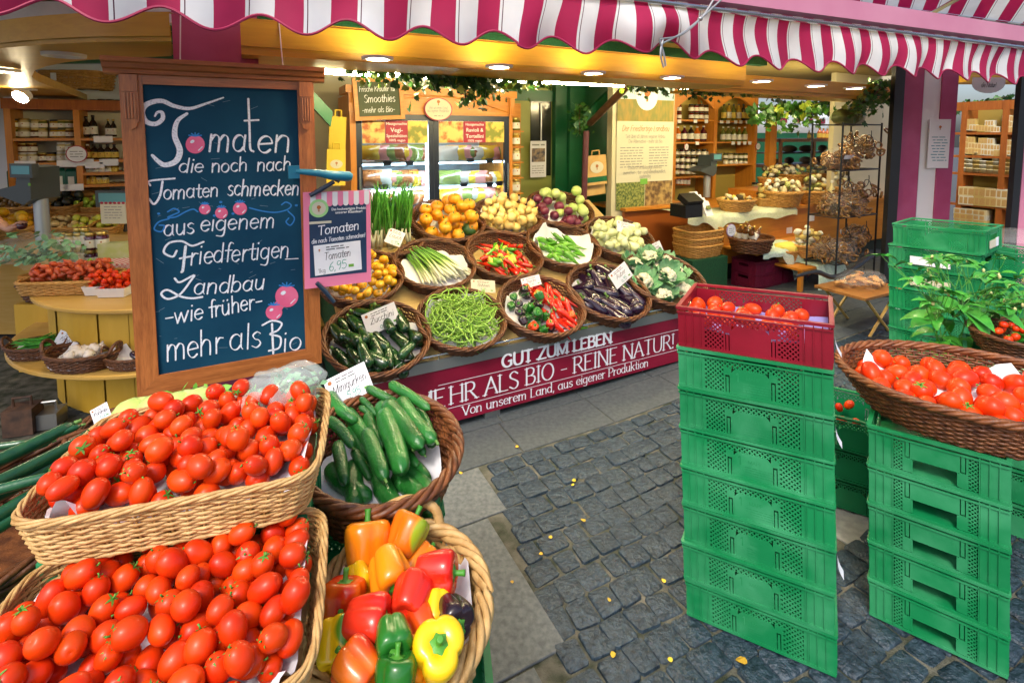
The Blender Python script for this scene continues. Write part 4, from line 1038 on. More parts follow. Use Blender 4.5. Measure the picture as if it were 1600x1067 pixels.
dbasket('tur', 968, 372, 52, WB+'pale green fennel bulbs'+md, True, [(2.2, .4), (.6, .5)], 10)
dbasket('pum', 700, 345, 54, WB+'orange pumpkins'+bk, True, [(2, .7)], 11)
dbasket('oni', 793, 338, 50, WB+'yellow onions'+bk, True, [(.3, .5), (2.5, .4)], 12)
dbasket('koh', 875, 328, 50, WB+'purple and green kohlrabi'+bk, True, [(-2.5, .5)], 13)
dbasket('lee', 610, 366, 50, WB+'young leeks'+bk, False, None, 14)
m_oldp = MATS['paper']
BIG = 1.13
def fill(key, n, meshes, r, label, group, name, cat, seed, z0=.035, dome=.01, flat=.35, sc=(.9, 1.1), area=.84, parts=None, upright=False, yaw=None, region=None, tries=13):
    M_ = DECK[key]; k = M_.to_scale()[0]; rnd = random.Random(seed)
    ax, ay = RB*area, RB*.92*area; inside = in_oval(ax-r/k*.4, ay-r/k*.4, 1)
    ins2 = (lambda x, y: inside(x, y) and region(x/ax, y/ay)) if region else inside
    P = heap(int(n*1.2) if n > 1 else 1, ins2, lambda x, y: z0+dome*(1-(x/ax)**2-(y/ay)**2), r*BIG/k, seed, tries, (ax, ay)); out = []
    for (x, y, z, q) in P:
        me = rnd.choice(meshes) if isinstance(meshes, list) else meshes
        if upright: e = Euler((rnd.gauss(0, flat), rnd.gauss(0, flat), rnd.uniform(0, 6.28))).to_matrix().to_4x4()
        else: e = Matrix.Rotation((rnd.uniform(0, 6.28) if yaw is None else yaw+rnd.gauss(0, .35)), 4, 'Z') @ Matrix.Rotation(rnd.gauss(0, flat), 4, 'Y')
        o = tag(put(name, me, None, M_ @ Matrix.Translation((x, y, z)) @ e @ Matrix.Scale(BIG*rnd.uniform(*sc)/k, 4)), label, cat, group); out.append(o)
        for nm, pm in (parts or []): put(nm, pm if not isinstance(pm, list) else rnd.choice(pm), o)
    return out
# zucchini: lying towards the customer
m_zuck = mat('zucchini_dark', (.004, .022, .009), .22, (.014, .06, .012), 40, var=.35, coat=.3)
ZK = [cuke(.135, .027, b, m_zuck, 40+i, taper=.62, name='zucchini_skin') for i, b in enumerate((0, .03, -.04))]
stk = MB().tube([(.066, 0, 0), (.074, 0, .002), (.080, .001, .004)], [.009, .007, .0085], 8).mesh('stalk', m_stem)
fill('zuc', 30, ZK, .030, 'dark green zucchini in the front left basket of the deck', 'zucchini in the deck basket', 'zucchini', 'zucchini', 3, .02, .03, .25, (.85, 1.15), .8, [('stalk', stk)], yaw=1.9)
m_bean = mat('bean_green', (.16, .33, .03), .4, (.26, .46, .07), 12, var=.15)
BE = []
for i in range(5):
    rnd = random.Random(i+70); a = rnd.uniform(-.25, .25); L_ = .15
    path = [((t-.5)*L_, a*L_*(1-4*(t-.5)**2)+.012*sin(t*4+i), .006*sin(t*5+i)) for t in [q/9 for q in range(10)]]
    BE.append(MB().tube(path, [.001, .0035, .0044, .0047, .0047, .0047, .0046, .0042, .003, .0012], 6).mesh('bean', m_bean))
fill('bean', 230, BE, .0125, 'thin fresh green bean in the heaped front basket', 'green beans in the front basket', 'green_bean', 'green bean', 5, .035, .055, .2, (.75, 1.0), .74, tries=6)
# mixed peppers
def smallbell(sd, col): return bell(sd).mesh('pepper_skin', PM[col])
SB = dict(dark=[smallbell(31, 'green'), smallbell(32, 'purple'), smallbell(33, 'green')], red=[smallbell(34, 'red'), smallbell(35, 'redor')], yel=[smallbell(36, 'orange')])
m_chir = mat('chilli_red', (.60, .012, .004), .22, (.68, .03, .006), 8, var=.1, coat=.3); m_chig = mat('chilli_green', (.07, .28, .012), .25, (.14, .38, .025), 8, var=.15, coat=.3)
m_chiy = mat('chilli_yellow', (.62, .50, .05), .3, (.55, .5, .1), 8)
def chilli(L, R_, bend, m, sd):
    rnd = random.Random(sd); path = []; rad = []
    for i in range(12):
        t = i/11; path.append(((t-.5)*L, bend*L*sin(t*3.0)+.01*sin(t*6+sd)*L*3, .004*sin(t*5))); rad.append(R_*(min(1, (t*9)**.5)*.95+.05)*(1-t**1.8)+.0012)
    return MB().tube(path, rad, 9).mesh('pepper_skin', m)
CHR = [chilli(.14, .014, b, m_chir, i) for i, b in enumerate((.05, .12, -.1, .0))]; CHG = [chilli(.14, .016, b, m_chig, i+5) for i, b in enumerate((.03, .1, -.08))]; CHY = [chilli(.11, .02, b, m_chiy, i+9) for i, b in enumerate((.03, -.06))]
cst = MB().tube([(-.066, 0, 0), (-.075, 0, .002), (-.088, .004, .006)], [.008, .004, .0025], 7).mesh('stalk', m_stem)
gp_ = 'peppers in the front right basket'
for e, sc_ in ((SB['dark'], .62),): fill('pep', 22, e, .027, 'small dark green to purple bell pepper among the red ones in the front basket', gp_, 'bell_pepper', 'bell pepper', 7, .045, -.03, .5, (.58, .7), .82, [('stem', me_pst)], True, region=lambda x, y: x < -.05 and y < .75)
fill('pep', 6, SB['red'], .027, 'small red bell pepper among the dark ones in the front basket', gp_+', red', 'bell_pepper', 'bell pepper', 8, .05, .03, .5, (.6, .7), .8, [('stem', me_pst)], True, region=lambda x, y: (y < -.55) or (abs(x) < .3 and y > .2))
fill('pep', 1, SB['yel'], .027, 'single yellow bell pepper in the middle of the mixed pepper basket', None, 'bell_pepper', 'bell pepper', 9, .075, .03, .5, (.6, .7), .3, [('stem', me_pst)], True)
fill('pep', 26, CHR, .017, 'long pointed red pepper in the front basket of mixed peppers', 'pointed red peppers in the front basket', 'pointed_pepper', 'pepper', 10, .04, -.02, .3, (1., 1.25), .82, [('stalk', cst)], region=lambda x, y: x > .15, yaw=-1.2)
o = tag(put('pointed_pepper', CHG[0], None, frame(atdeck(907, 514, .016), S+N*.1, N)), 'single green pepper lying on the deck edge beside the mixed pepper basket', 'pepper'); put('stalk', cst, o)
fill('chi', 26, CHR, .016, 'red chilli in the basket of mixed chillies', 'red chillies', 'chilli_pepper', 'chilli', 12, .05, -.03, .3, (.95, 1.2), .84, [('stalk', cst)], yaw=2.2)
for q, (ms, lb, n_) in enumerate(((CHG, 'green chilli in the basket of mixed chillies', 13), (CHY, 'pale yellow chilli in the basket of mixed chillies', 7), (CHR, 'red chilli on top of the basket of mixed chillies', 8))):
    fill('chi', n_, ms, .018, lb, lb.split(' chilli')[0]+' chillies', 'chilli_pepper', 'chilli', 13+q, .075+.004*q, -.035, .3, (.85, 1.1), .74, [('stalk', cst)])
fill('gpe', 24, CHG, .018, 'bright green pointed pepper in the paper lined basket', 'green pointed peppers', 'pointed_pepper', 'pepper', 16, .045, -.02, .3, (.85, 1.15), .72, [('stalk', cst)], yaw=-.6)
# aubergines
m_egg = mat('aubergine_skin', (.012, .004, .016), .12, (.022, .008, .03), 4, coat=.6)
def egg(sd):
    rnd = random.Random(sd); mb = MB(); path = []; rad = []
    for i in range(14):
        t = i/13; path.append(((t-.5)*.14, .008*sin(t*3), 0)); rad.append(.033*(.30+.7*min(1, t*1.15)**.8)*min(1, sqrt(max(0, 1-((t-.62)/.385)**2))+.0 if t > .62 else 1)+.0008)
    return mb.tube(path, rad, 14).mesh('aubergine_skin', m_egg)
EG = [egg(i) for i in range(2)]
mb = MB(); mb.tube([(-.073, 0, 0), (-.068, 0, 0), (-.056, .001, 0), (-.042, .002, 0)], [.008, .0105, .0125, .0150], 10, caps=False); mb.tube([(-.070, 0, 0), (-.085, 0, .002), (-.094, .002, .006)], [.006, .0045, .006], 7); me_ecap = mb.mesh('cap', m_stem)
fill('egg', 17, EG, .032, 'glossy dark purple aubergine with green cap in the front basket', 'aubergines', 'aubergine', 'aubergine', 17, .025, .02, .3, (1.15, 1.4), .8, [('cap', me_ecap)], yaw=-1.1)
# cauliflower
m_curd = mat('cauliflower_curd', (.70, .66, .48), .8, (.78, .75, .6), 60, .8, 120); m_cleaf = mat('cauliflower_leaf', (.10, .30, .13), .5, (.24, .46, .24), 14, .3, 40, var=.15)
mb = MB(); rnd = random.Random(4)
for i in range(60):
    a = rnd.uniform(0, 6.28); b = math.acos(rnd.uniform(.1, 1)); p = Vector((sin(b)*cos(a), sin(b)*sin(a), cos(b)))*.042
    r_ = rnd.uniform(.008, .014); mb.ell((p.x, p.y, p.z-.008), (r_, r_, r_), 7, 5)
me_curd = mb.mesh('curd', m_curd)
def cleaf(sd):
    rnd = random.Random(sd); mb = MB()
    for i in range(9):
        a = 2*pi*i/9+rnd.uniform(-.3, .3); L_ = rnd.uniform(.062, .09); w_ = rnd.uniform(.03, .045); cu = rnd.uniform(.0, .03)
        def fn(q, s_):
            t = s_; x = .018+L_*.72*t; z = -.03+.085*t-.015*t*t-cu*t**3; ww = w_*(sin(pi*min(1, .12+t*.86))**.6)
            y = (q-.5)*2*ww; z += .010*sin(q*14+i)*t+.02*abs(q-.5)*2*t
            return (x*cos(a)-y*sin(a), x*sin(a)+y*cos(a), z)
        mb.grid(6, 6, fn)
    return mb.mesh('leaf', m_cleaf)
CLF = [cleaf(i) for i in range(3)]
for i, (x, y, z) in enumerate(((-.14, .02, .07), (0, .06, .09), (.13, .03, .07), (-.09, -.11, .06), (.06, -.10, .07), (-.02, -.02, .125), (.11, .13, .08), (-.12, .14, .085), (.0, .16, .11))):
    o = tag(put('cauliflower_curd', me_curd, None, DECK['cau'] @ Matrix.Translation((x, y, z)) @ Matrix.Rotation(i*1.3, 4, 'Z') @ Matrix.Rotation(.3, 4, 'X') @ Matrix.Scale(1.12, 4)), 'cauliflower head wrapped in its green leaves on the deck', 'cauliflower', 'cauliflowers')
    o.name = 'cauliflower'; put('leaf', CLF[i % 3], o)
# yellow tomatoes
m_ytom = mat('tomato_yellow', (.72, .34, .008), .25, (.78, .44, .02), 8, var=.12, coat=.25)
yt = MB().ell((0, 0, 0), (.026, .026, .022), 16, 10, fn=lambda d: 1-.12*max(0, d.z)**8).mesh('tomato_skin', m_ytom)
ycal = MB()
for i in range(5):
    a = 2*pi*i/5; ycal.poly([(.001*cos(a+1.57), .001*sin(a+1.57), .0205), (-.001*cos(a+1.57), -.001*sin(a+1.57), .0205), (.011*cos(a), .011*sin(a), .0215)])
ycal.tube([(0, 0, .019), (.001, 0, .026)], .0015, 5)
ycal = ycal.mesh('calyx', m_cal)
fill('yel', 62, yt, .0245, 'small yellow tomato in the basket behind the price poster', 'yellow tomatoes', 'yellow_tomato', 'tomato', 18, .03, .03, .6, (.85, 1.05), .84, [('calyx', ycal)], True)
# spring onions: white ends to the customer
m_spr = mat('spring_onion', (.20, .42, .05), .4); nt = m_spr.node_tree; b_ = nt.nodes['Principled BSDF']
at = nt.nodes.new('ShaderNodeAttribute'); at.attribute_name = 'along'; rp = nt.nodes.new('ShaderNodeValToRGB'); e_ = rp.color_ramp.elements
e_[0].position = .0; e_[0].color = (.72, .72, .58, 1); e_[1].position = 1; e_[1].color = (.10, .30, .04, 1); q = e_.new(.28); q.color = (.70, .74, .42, 1); q = e_.new(.5); q.color = (.22, .42, .06, 1)
nt.links.new(at.outputs['Fac'], rp.inputs[0]); nt.links.new(rp.outputs[0], b_.inputs['Base Color'])
def along(me, fn):
    a = me.attributes.new('along', 'FLOAT', 'POINT'); a.data.foreach_set('value', [fn(v.co) for v in me.vertices])
SPR = []
for i in range(3):
    rnd = random.Random(i+90); mb = MB(); L_ = .30; bnd = rnd.uniform(-.02, .02)
    path = [((t-.5)*L_, bnd*sin(t*3), .004*sin(t*4+i)) for t in [q/10 for q in range(11)]]
    mb.tube(path, [.004, .0095, .0085, .007, .0065, .0065, .006, .006, .0055, .005, .003], 8)
    me = mb.mesh('stalk', m_spr); along(me, lambda c: c.x/.3+.5); SPR.append(me)
for layer in range(4):
    for i in range(13-layer*2):
        rnd = random.Random(layer*50+i); q = (i-(12-layer*2)/2)/6.5
        M_ = DECK['spr'] @ Matrix.Translation((q*.145+rnd.uniform(-.008, .008), rnd.uniform(-.02, .02), .055+layer*.017+rnd.uniform(-.004, .004))) @ Matrix.Rotation(2.05+q*.35+rnd.gauss(0, .06), 4, 'Z') @ Matrix.Rotation(-.06+rnd.gauss(0, .03), 4, 'Y')
        tag(put('spring_onion', SPR[(i+layer) % 3], None, M_), 'spring onion with white end and green stalk in the bundled basket', 'spring onion', 'spring onions')
# fennel bulbs, pumpkins, onions, kohlrabi
m_fen = mat('fennel_white', (.60, .66, .28), .4, (.72, .76, .48), 14, var=.08, coat=.1)
fen = MB().lathe([(.004, -.03), (.02, -.028), (.030, -.012), (.031, .004), (.024, .020), (.013, .032), (.009, .042), (.007, .050)], 14, fn=lambda a, q: 1+.09*cos(4*a)*sin(q*3)).mesh('fennel_bulb', m_fen)
fill('tur', 46, fen, .030, 'pale green fennel bulb in the right middle basket', 'fennel bulbs', 'fennel_bulb', 'fennel', 19, .02, .0, 1.2, (.85, 1.1), .82, None, True)
m_pum = mat('pumpkin_orange', (.72, .26, .008), .35, (.80, .36, .015), 5, var=.1); m_pumg = mat('pumpkin_green', (.02, .07, .02), .35, (.05, .12, .02), 10)
pmf = lambda a, q: 1-.10*abs(cos(5*a))**3
pr = [(.002, -.030), (.018, -.036), (.036, -.030), (.048, -.012), (.050, .004), (.043, .022), (.028, .034), (.012, .036), (.002, .031)]
pum = MB().lathe(pr, 30, fn=pmf).mesh('pumpkin_skin', m_pum); pumg = MB().lathe(pr, 30, fn=pmf).mesh('pumpkin_skin', m_pumg)
pst = MB().tube([(0, 0, .028), (.002, 0, .038), (.006, .002, .046)], [.007, .005, .006], 6).mesh('stalk', m_stem)
fill('pum', 24, pum, .043, 'round orange pumpkin in the back left basket', 'orange pumpkins', 'pumpkin', 'pumpkin', 20, .02, .0, .5, (.85, 1.05), .84, [('stalk', pst)], True)
o = tag(put('pumpkin', pumg, None, DECK['pum'] @ Matrix.Translation((.10, -.14, .105)) @ Matrix.Rotation(.6, 4, 'X')), 'single dark green pumpkin at the front of the orange ones', 'pumpkin'); put('stalk', pst, o)
m_oni = mat('onion_skin', (.66, .44, .10), .35, (.78, .62, .26), 8, var=.12, coat=.15, stretch=(3, 3, .6))
oni = MB().lathe([(.003, -.031), (.016, -.028), (.029, -.014), (.032, .002), (.027, .016), (.014, .027), (.006, .034), (.004, .044), (.002, .045)], 18).mesh('onion_skin', m_oni)
fill('oni', 58, oni, .029, 'golden yellow onion heaped in the back middle basket', 'yellow onions', 'onion', 'onion', 21, .02, .0, .7, (.75, 1.25), .84, None, True)
m_kg = mat('kohlrabi_green', (.42, .56, .13), .4, (.55, .66, .25), 8, var=.08); m_kp = mat('kohlrabi_purple', (.11, .012, .035), .4, (.18, .025, .06), 8, var=.15)
kpr = [(.004, -.034), (.02, -.033), (.036, -.016), (.039, .004), (.031, .024), (.014, .034), (.004, .036)]
khg = MB().lathe(kpr, 18).mesh('kohlrabi_skin', m_kg); khp = MB().lathe(kpr, 18).mesh('kohlrabi_skin', m_kp)
kst = MB()
for i in range(4): a = i*1.6+.3; kst.tube([(.02*cos(a), .02*sin(a), .028), (.03*cos(a), .03*sin(a), .045)], .003, 5)
fill('koh', 15, khg, .038, 'pale green kohlrabi in the back right basket', 'green kohlrabi', 'kohlrabi', 'kohlrabi', 22, .03, .0, .5, (.9, 1.1), .86, None, True, region=lambda x, y: x+y > -.1 and (x > -.2 or y > .4))
fill('koh', 14, khp, .038, 'dark purple kohlrabi in the back right basket', 'purple kohlrabi', 'kohlrabi', 'kohlrabi', 23, .03, .0, .5, (.85, 1.05), .86, None, True, region=lambda x, y: x+y < .15)
# leeks: upright green sheaf, pale roots to the customer
m_leek = mat('leek_leaf', (.04, .24, .02), .4, (.12, .36, .05), 20, var=.1)
me_lk = []
for i in range(4):
    rnd = random.Random(i+5); mb = MB()
    for j in range(5):
        a = rnd.uniform(-.35, .35); L_ = rnd.uniform(.28, .40); b = rnd.uniform(-.05, .05); w_ = rnd.uniform(.006, .011)
        path = [(a*t*L_*.6+.02*sin(t*3+j), b*t, t*L_-(.05*t**4)) for t in [q/7 for q in range(8)]]
        mb.tube(path, [w_*.7, w_, w_, w_, w_*.9, w_*.8, w_*.5, .001], 5, flat=.35)
    me = mb.mesh('leek_leaf', m_leek); me_lk.append(me)
lkr = MB().tube([(0, 0, -.10), (0, 0, -.04), (0, 0, .03)], [.012, .010, .009], 8)
for i in range(12): lkr.tube([(0, 0, -.10), (.012*cos(i*2.1), .012*sin(i*2.1), -.125-.01*(i % 3))], .0012, 4)
lkr = lkr.mesh('white_shaft', mat('leek_white', (.68, .68, .45), .5))
for i in range(22):
    rnd = random.Random(i*3+1)
    M_ = DECK['lee'] @ Matrix.Translation((-.15+.28*(i % 11)/10+rnd.uniform(-.01, .01), .06-.09*(i//11), .13)) @ Matrix.Rotation(rnd.gauss(0, .12), 4, 'Y') @ Matrix.Rotation(-.25, 4, 'X') @ Matrix.Rotation(i*1.1, 4, 'Z')
    o = tag(put('leek', me_lk[i % 4], None, M_), 'young leek standing in the sheaf behind the pink price poster', 'leek', 'young leeks'); put('white_shaft', lkr, o)
# price cards
def card(u, v, off, wpx, hpx, text, sub, label, yaw=0., lean=.5, roll=0., parent=None, big=None, frame_=None, col_=None, P0=None):
    p = P0 or atdeck(u, v, off); dep = (p-O).dot(Vector((0, cos(PIT), -sin(PIT)))); w_ = wpx*dep/F; h_ = hpx*dep/F
    M_ = Matrix.Translation(p) @ Matrix.Rotation(RZ+yaw, 4, 'Z') @ Matrix.Rotation(pi/2-lean, 4, 'X') @ Matrix.Rotation(roll, 4, 'Z')
    t = thing('price_card', label, 'price card', matrix=M_, group=None)
    MB().bbox(-w_/2, w_/2, -h_/2, h_/2, -.001, 0).build('card', col_ or m_paper, t)
    L = MB(); a = write(L, text, 0, 0, h_*.17, .13, 'nib', .25); L = MB(); k = min(1, w_*.8/a); write(L, text, -a*k/2*.95, -h_*.06, h_*.17, .13, 'nib', .25, width=a*k, z=.0006)
    for j in range(2): scribble(L, -w_*.25, h_*(.36-.10*j), w_*.5, h_*.055, .0005, hash_(label)+j)
    L.build('lettering', m_ink, t)
    L = MB(); a = write(L, sub, 0, 0, h_*.2, .14); L = MB(); write(L, sub, -w_*.12, -h_*.40, h_*.15, .15, 'round', .1, z=.0006); L.build('price', m_inkgreen, t)
    MB().lathe([(h_*.07, .0004), (.0001, .0005)], 10, c=(-w_*.38, h_*.34, 0), capt=False, capb=False).build('emblem', m_brownlogo, t)
    MB().bbox(w_*.30, w_*.40, -h_*.36, -h_*.28, .0003, .0005).build('eco_mark', mat('eco', (.1, .35, .02)) if 'eco' not in MATS else MATS['eco'], t)
    return t
card(596, 498, .17, 54, 34, 'Zucchini', '3,95', 'white price card standing behind the dark zucchini', lean=.35, roll=.25)
card(617, 371, .15, 26, 24, 'Lauch', '2,95', 'small white price card at the leek roots', yaw=-.3, lean=.45, roll=-.4)
card(755, 447, .10, 40, 20, 'Bohnen', '5,95', 'small cream price card between the bean and pepper baskets', lean=.6, roll=-.2, col_=m_papercream)
card(830, 440, .16, 34, 16, 'Paprika', '4,95', 'small white price card at the back of the mixed peppers', lean=.4, roll=.1)
card(970, 430, .20, 40, 26, 'Auber', '4,95', 'white price card tilted over the aubergines', lean=.35, roll=.45)
card(1024, 388, .16, 28, 16, 'Blumen', '2,95', 'small white price card above the cauliflowers', lean=.35, roll=.25)
card(978, 356, .17, 34, 18, 'Fenchel', '3,95', 'small white price card behind the fennel bulbs', lean=.45, roll=-.3)
card(672, 325, .15, 26, 14, 'Hokkaido', '2,95', 'small white price card behind the orange pumpkins', lean=.5, roll=-.2)
p_ = atz(545, 602, .985)
card(0, 0, 0, 66, 46, 'Minigurken', '5,95', 'white price card with Minigurken stuck behind the cucumbers', yaw=-.35, lean=.55, roll=.42, P0=p_)
# ================================================================== awning with scalloped valance
AD = Vector((sin(1.172), cos(1.172), 0)); AN = Vector((-AD.y, AD.x, 0)); AC = 2.0*AD.x
aw = lambda s, n=0., z=0.: AD*s+AN*(AC+n)+UP*z
def ats_aw(u, v): r = ray(u, v); return (O+r*(AC/r.dot(AN))).dot(AD)
a_t = thing('awning', 'magenta and white striped awning with scalloped valance along the front of the stall', 'awning')
def al(s): return (s+.054)/.173 if s < 1.33 else 8+(s-1.33)/.147
def sagk(s): return math.exp(-((s-1.50)/.20)**2)
def val(s, q):
    zb = 2.056-.031*cos(2*pi*(s+.497)/.268)+.035*sagk(s)+.006*sin(s*2.1); zt = 2.262+.002*sin(s*7)
    z = zt+(zb-zt)*q
    o = -(.018*sin(2*pi*s/.268+1.2)+.012*sin(2*pi*s/.61))*q*.9+.03*sin(q*3.0)*sin(s*3.3+1)*.5-.05*sagk(s)*sin(q*pi)
    s2 = s+.015*sin(q*3.2+s*2)*(1.2 if s > .8 else .3)+.02*sagk(s)*q
    return aw(s2, o, z)
mb = MB(); NX = 760; s0, s1 = -1.75, 5.6
mb.grid(NX, 9, lambda a, b: val(s0+(s1-s0)*a, 1-b))
me = mb.mesh('valance', m_stripe); at = me.attributes.new('along', 'FLOAT', 'POINT')
at.data.foreach_set('value', [al(s0+(s1-s0)*(i % (NX+1))/NX) for i in range(len(mb.v))])
put('valance', me, a_t)
MB().tube([val(s0+(s1-s0)*i/500, 1.0) for i in range(501)], .0048, 6).build('hem', m_trim, a_t, True)
MB().tube([aw(s0, -.012, 2.268), aw(s1, -.012, 2.268)], .012, 8).build('front_bar', m_alu, a_t, True)
mb = MB(); q = [(-.004, 2.285), (-.03, 2.30), (-.03, 2.395), (.05, 2.40), (.05, 2.285)]
mb.prism([aw(s0, y, z) for y, z in q], AD*(s1-s0)); mb.build('fascia', m_pinkl, a_t)
mb = MB(); mb.grid(300, 1, lambda a, b: aw(s0+(s1-s0)*a, -.008+.01*b, 2.268+.030*b)); me = mb.mesh('upper_strip', m_stripe)
at = me.attributes.new('along', 'FLOAT', 'POINT'); at.data.foreach_set('value', [al(s0+(s1-s0)*(i % 301)/300) for i in range(len(mb.v))]); put('upper_strip', me, a_t)
mb = MB(); mb.grid(200, 4, lambda a, b: aw(s0+(s1-s0)*a, .06+2.2*b, 2.41+.75*b-.03*sin(b*pi))); me = mb.mesh('canopy', m_stripe)
at = me.attributes.new('along', 'FLOAT', 'POINT'); at.data.foreach_set('value', [al(s0+(s1-s0)*(i % 201)/200) for i in range(len(mb.v))]); put('canopy', me, a_t)
# cords that gather the valance
mb = MB()
for pts in ([(1140, -12), (1094, 30), (1066, 52), (1036, 68)], [(1122, -12), (1096, 28), (1064, 55), (1030, 62)], [(1036, 62), (1032, 85), (1037, 106)], [(1030, 62), (1037, 85), (1040, 104)]):
    mb.tube(catmull([atp(u, v, aw(0, -.075, 0), AN) for u, v in pts], 5), .0045, 6)
mb.ell(atp(1094, 30, aw(0, -.075, 0), AN), (.012, .012, .010)); tag(mb.build('tie_cord', m_grey, smooth=True), 'grey knotted cord tying up the striped valance', 'cord')
# neighbouring awning above the fascia on the right
mb = MB(); P0 = aty(1290, -25, 5.2); P1 = aty(1640, 30, 4.4); P2 = aty(1700, -60, 3.2)
NA_ = 60
mb.grid(NA_, 6, lambda a, b: aty(1285+430*a, -4+56*a, 5.4)+Vector((-1.1, -1.9, .75))*b*1.6+UP*.03*sin(b*9)*b)
me = mb.mesh('canopy', m_stripe); at = me.attributes.new('along', 'FLOAT', 'POINT'); at.data.foreach_set('value', [11*(i % (NA_+1))/NA_ for i in range(len(mb.v))])
t = thing('awning', 'second striped awning overhead at the top right corner', 'awning'); put('canopy', me, t)
MB().tube([aty(1285+430*a/8, -4+56*a/8+2, 5.4)+Vector((0, 0, -.01)) for a in range(9)], .02, 6).build('front_bar', m_alu, t, True)
m = MB(); m.tube([aty(1455, 22, 5.2), aty(1515, -12, 4.6)], .02, 6); m.build('folding_arm', m_alu, t, True)
# ================================================================== building shell behind the counters
box_ = lambda nm, m, s0, s1, n0, n1, z0, z1: MB().bbox(s0, s1, n0, n1, z0, z1).build(nm, m, matrix=ML)
tag(box_('back_wall', m_cream, -.3, 4.75, 5.35, 5.42, -.02, 2.6), 'cream back wall behind the fridge and green doorway', 'wall')
tag(box_('side_wall', m_wallw, -2.9, -.3, 6.5, 6.57, -.02, 3.0), 'pale bluish wall behind the left shelf of jars', 'wall')
tag(box_('roof', mat('roof_board', (.30, .235, .08), .8, (.36, .29, .12), 3), -1.2, 7.6, 2.95, 6.6, 2.48, 2.52), 'boarded roof over the stall interior', 'roof')
m_dkg = mat('dark_gap', (.02, .03, .02), .8)
mb = MB()
for i, n_ in enumerate((2.9, 3.5, 4.1, 4.7)): mb.bbox(-1.2, 4.7, n_, n_+.09, 2.40, 2.479)
tag(mb.build('roof_joists', m_greend, matrix=ML), 'dark green joists under the stall roof', 'beam')
zN = lambda u, v, n: (atn(u, v, n).dot(S), atn(u, v, n).z)
# ---- fridge cabinet
FN = 4.2
fs0, fz1 = zN(545, 133, FN); fs1 = zN(801, 145, FN)[0]
fr_ = thing('display_fridge', 'honey wood cold display cabinet with two glass doors and food posters', 'fridge', matrix=ML)
MB().bbox(fs0+.03, fs1-.03, FN+.66, FN+.70, .1, fz1-.05).build('back_panel', mat('fridge_inner', (.34, .47, .55), .4, (.55, .68, .74), 2.5), fr_)
for a, b in ((fs0+.02, fs0+.05), (fs1-.05, fs1-.02)): MB().bbox(a, b, FN+.05, FN+.70, .1, fz1-.06).build('side_panel', m_honey, fr_)
dz1 = zN(675, 180, FN)[1]; dz0 = .95; d0 = zN(556, 200, FN)[0]; d1 = zN(796, 200, FN)[0]
for a, b in ((fs0, d0), (d1, fs1)):
    MB().bbox(a, b, FN, FN+.05, .1, fz1-.06).build('side_stile', m_honey, fr_)
    mb = MB(); mb.bbox(a-.008, b+.008, FN-.025, FN-.0005, fz1-.21, fz1-.061)
    for q in range(4): x = a+(b-a)*(q+.5)/4; mb.tube([(x, FN-.027, fz1-.06), (x, FN-.027, fz1-.14)], .007, 6)
    mb.build('corbel', m_honey, fr_)
MB().bbox(d0, d1, FN, FN+.05, dz1, fz1-.06).build('header_board', m_honeyh, fr_)
mb = MB(); arcp = [(d0+(d1-d0)*i/24, FN-.006, dz1+.03+.13*sin(pi*i/24)) for i in range(25)]; mb.tube(arcp, .006, 6); mb.build('arch_moulding', m_honeyh, fr_, True)
mb = MB(); mb.bbox(fs0-.03, fs1+.03, FN-.03, FN+.3, fz1-.06, fz1); mb.build('cornice', m_honeyh, fr_)
dm = zN(678, 220, FN)[0]
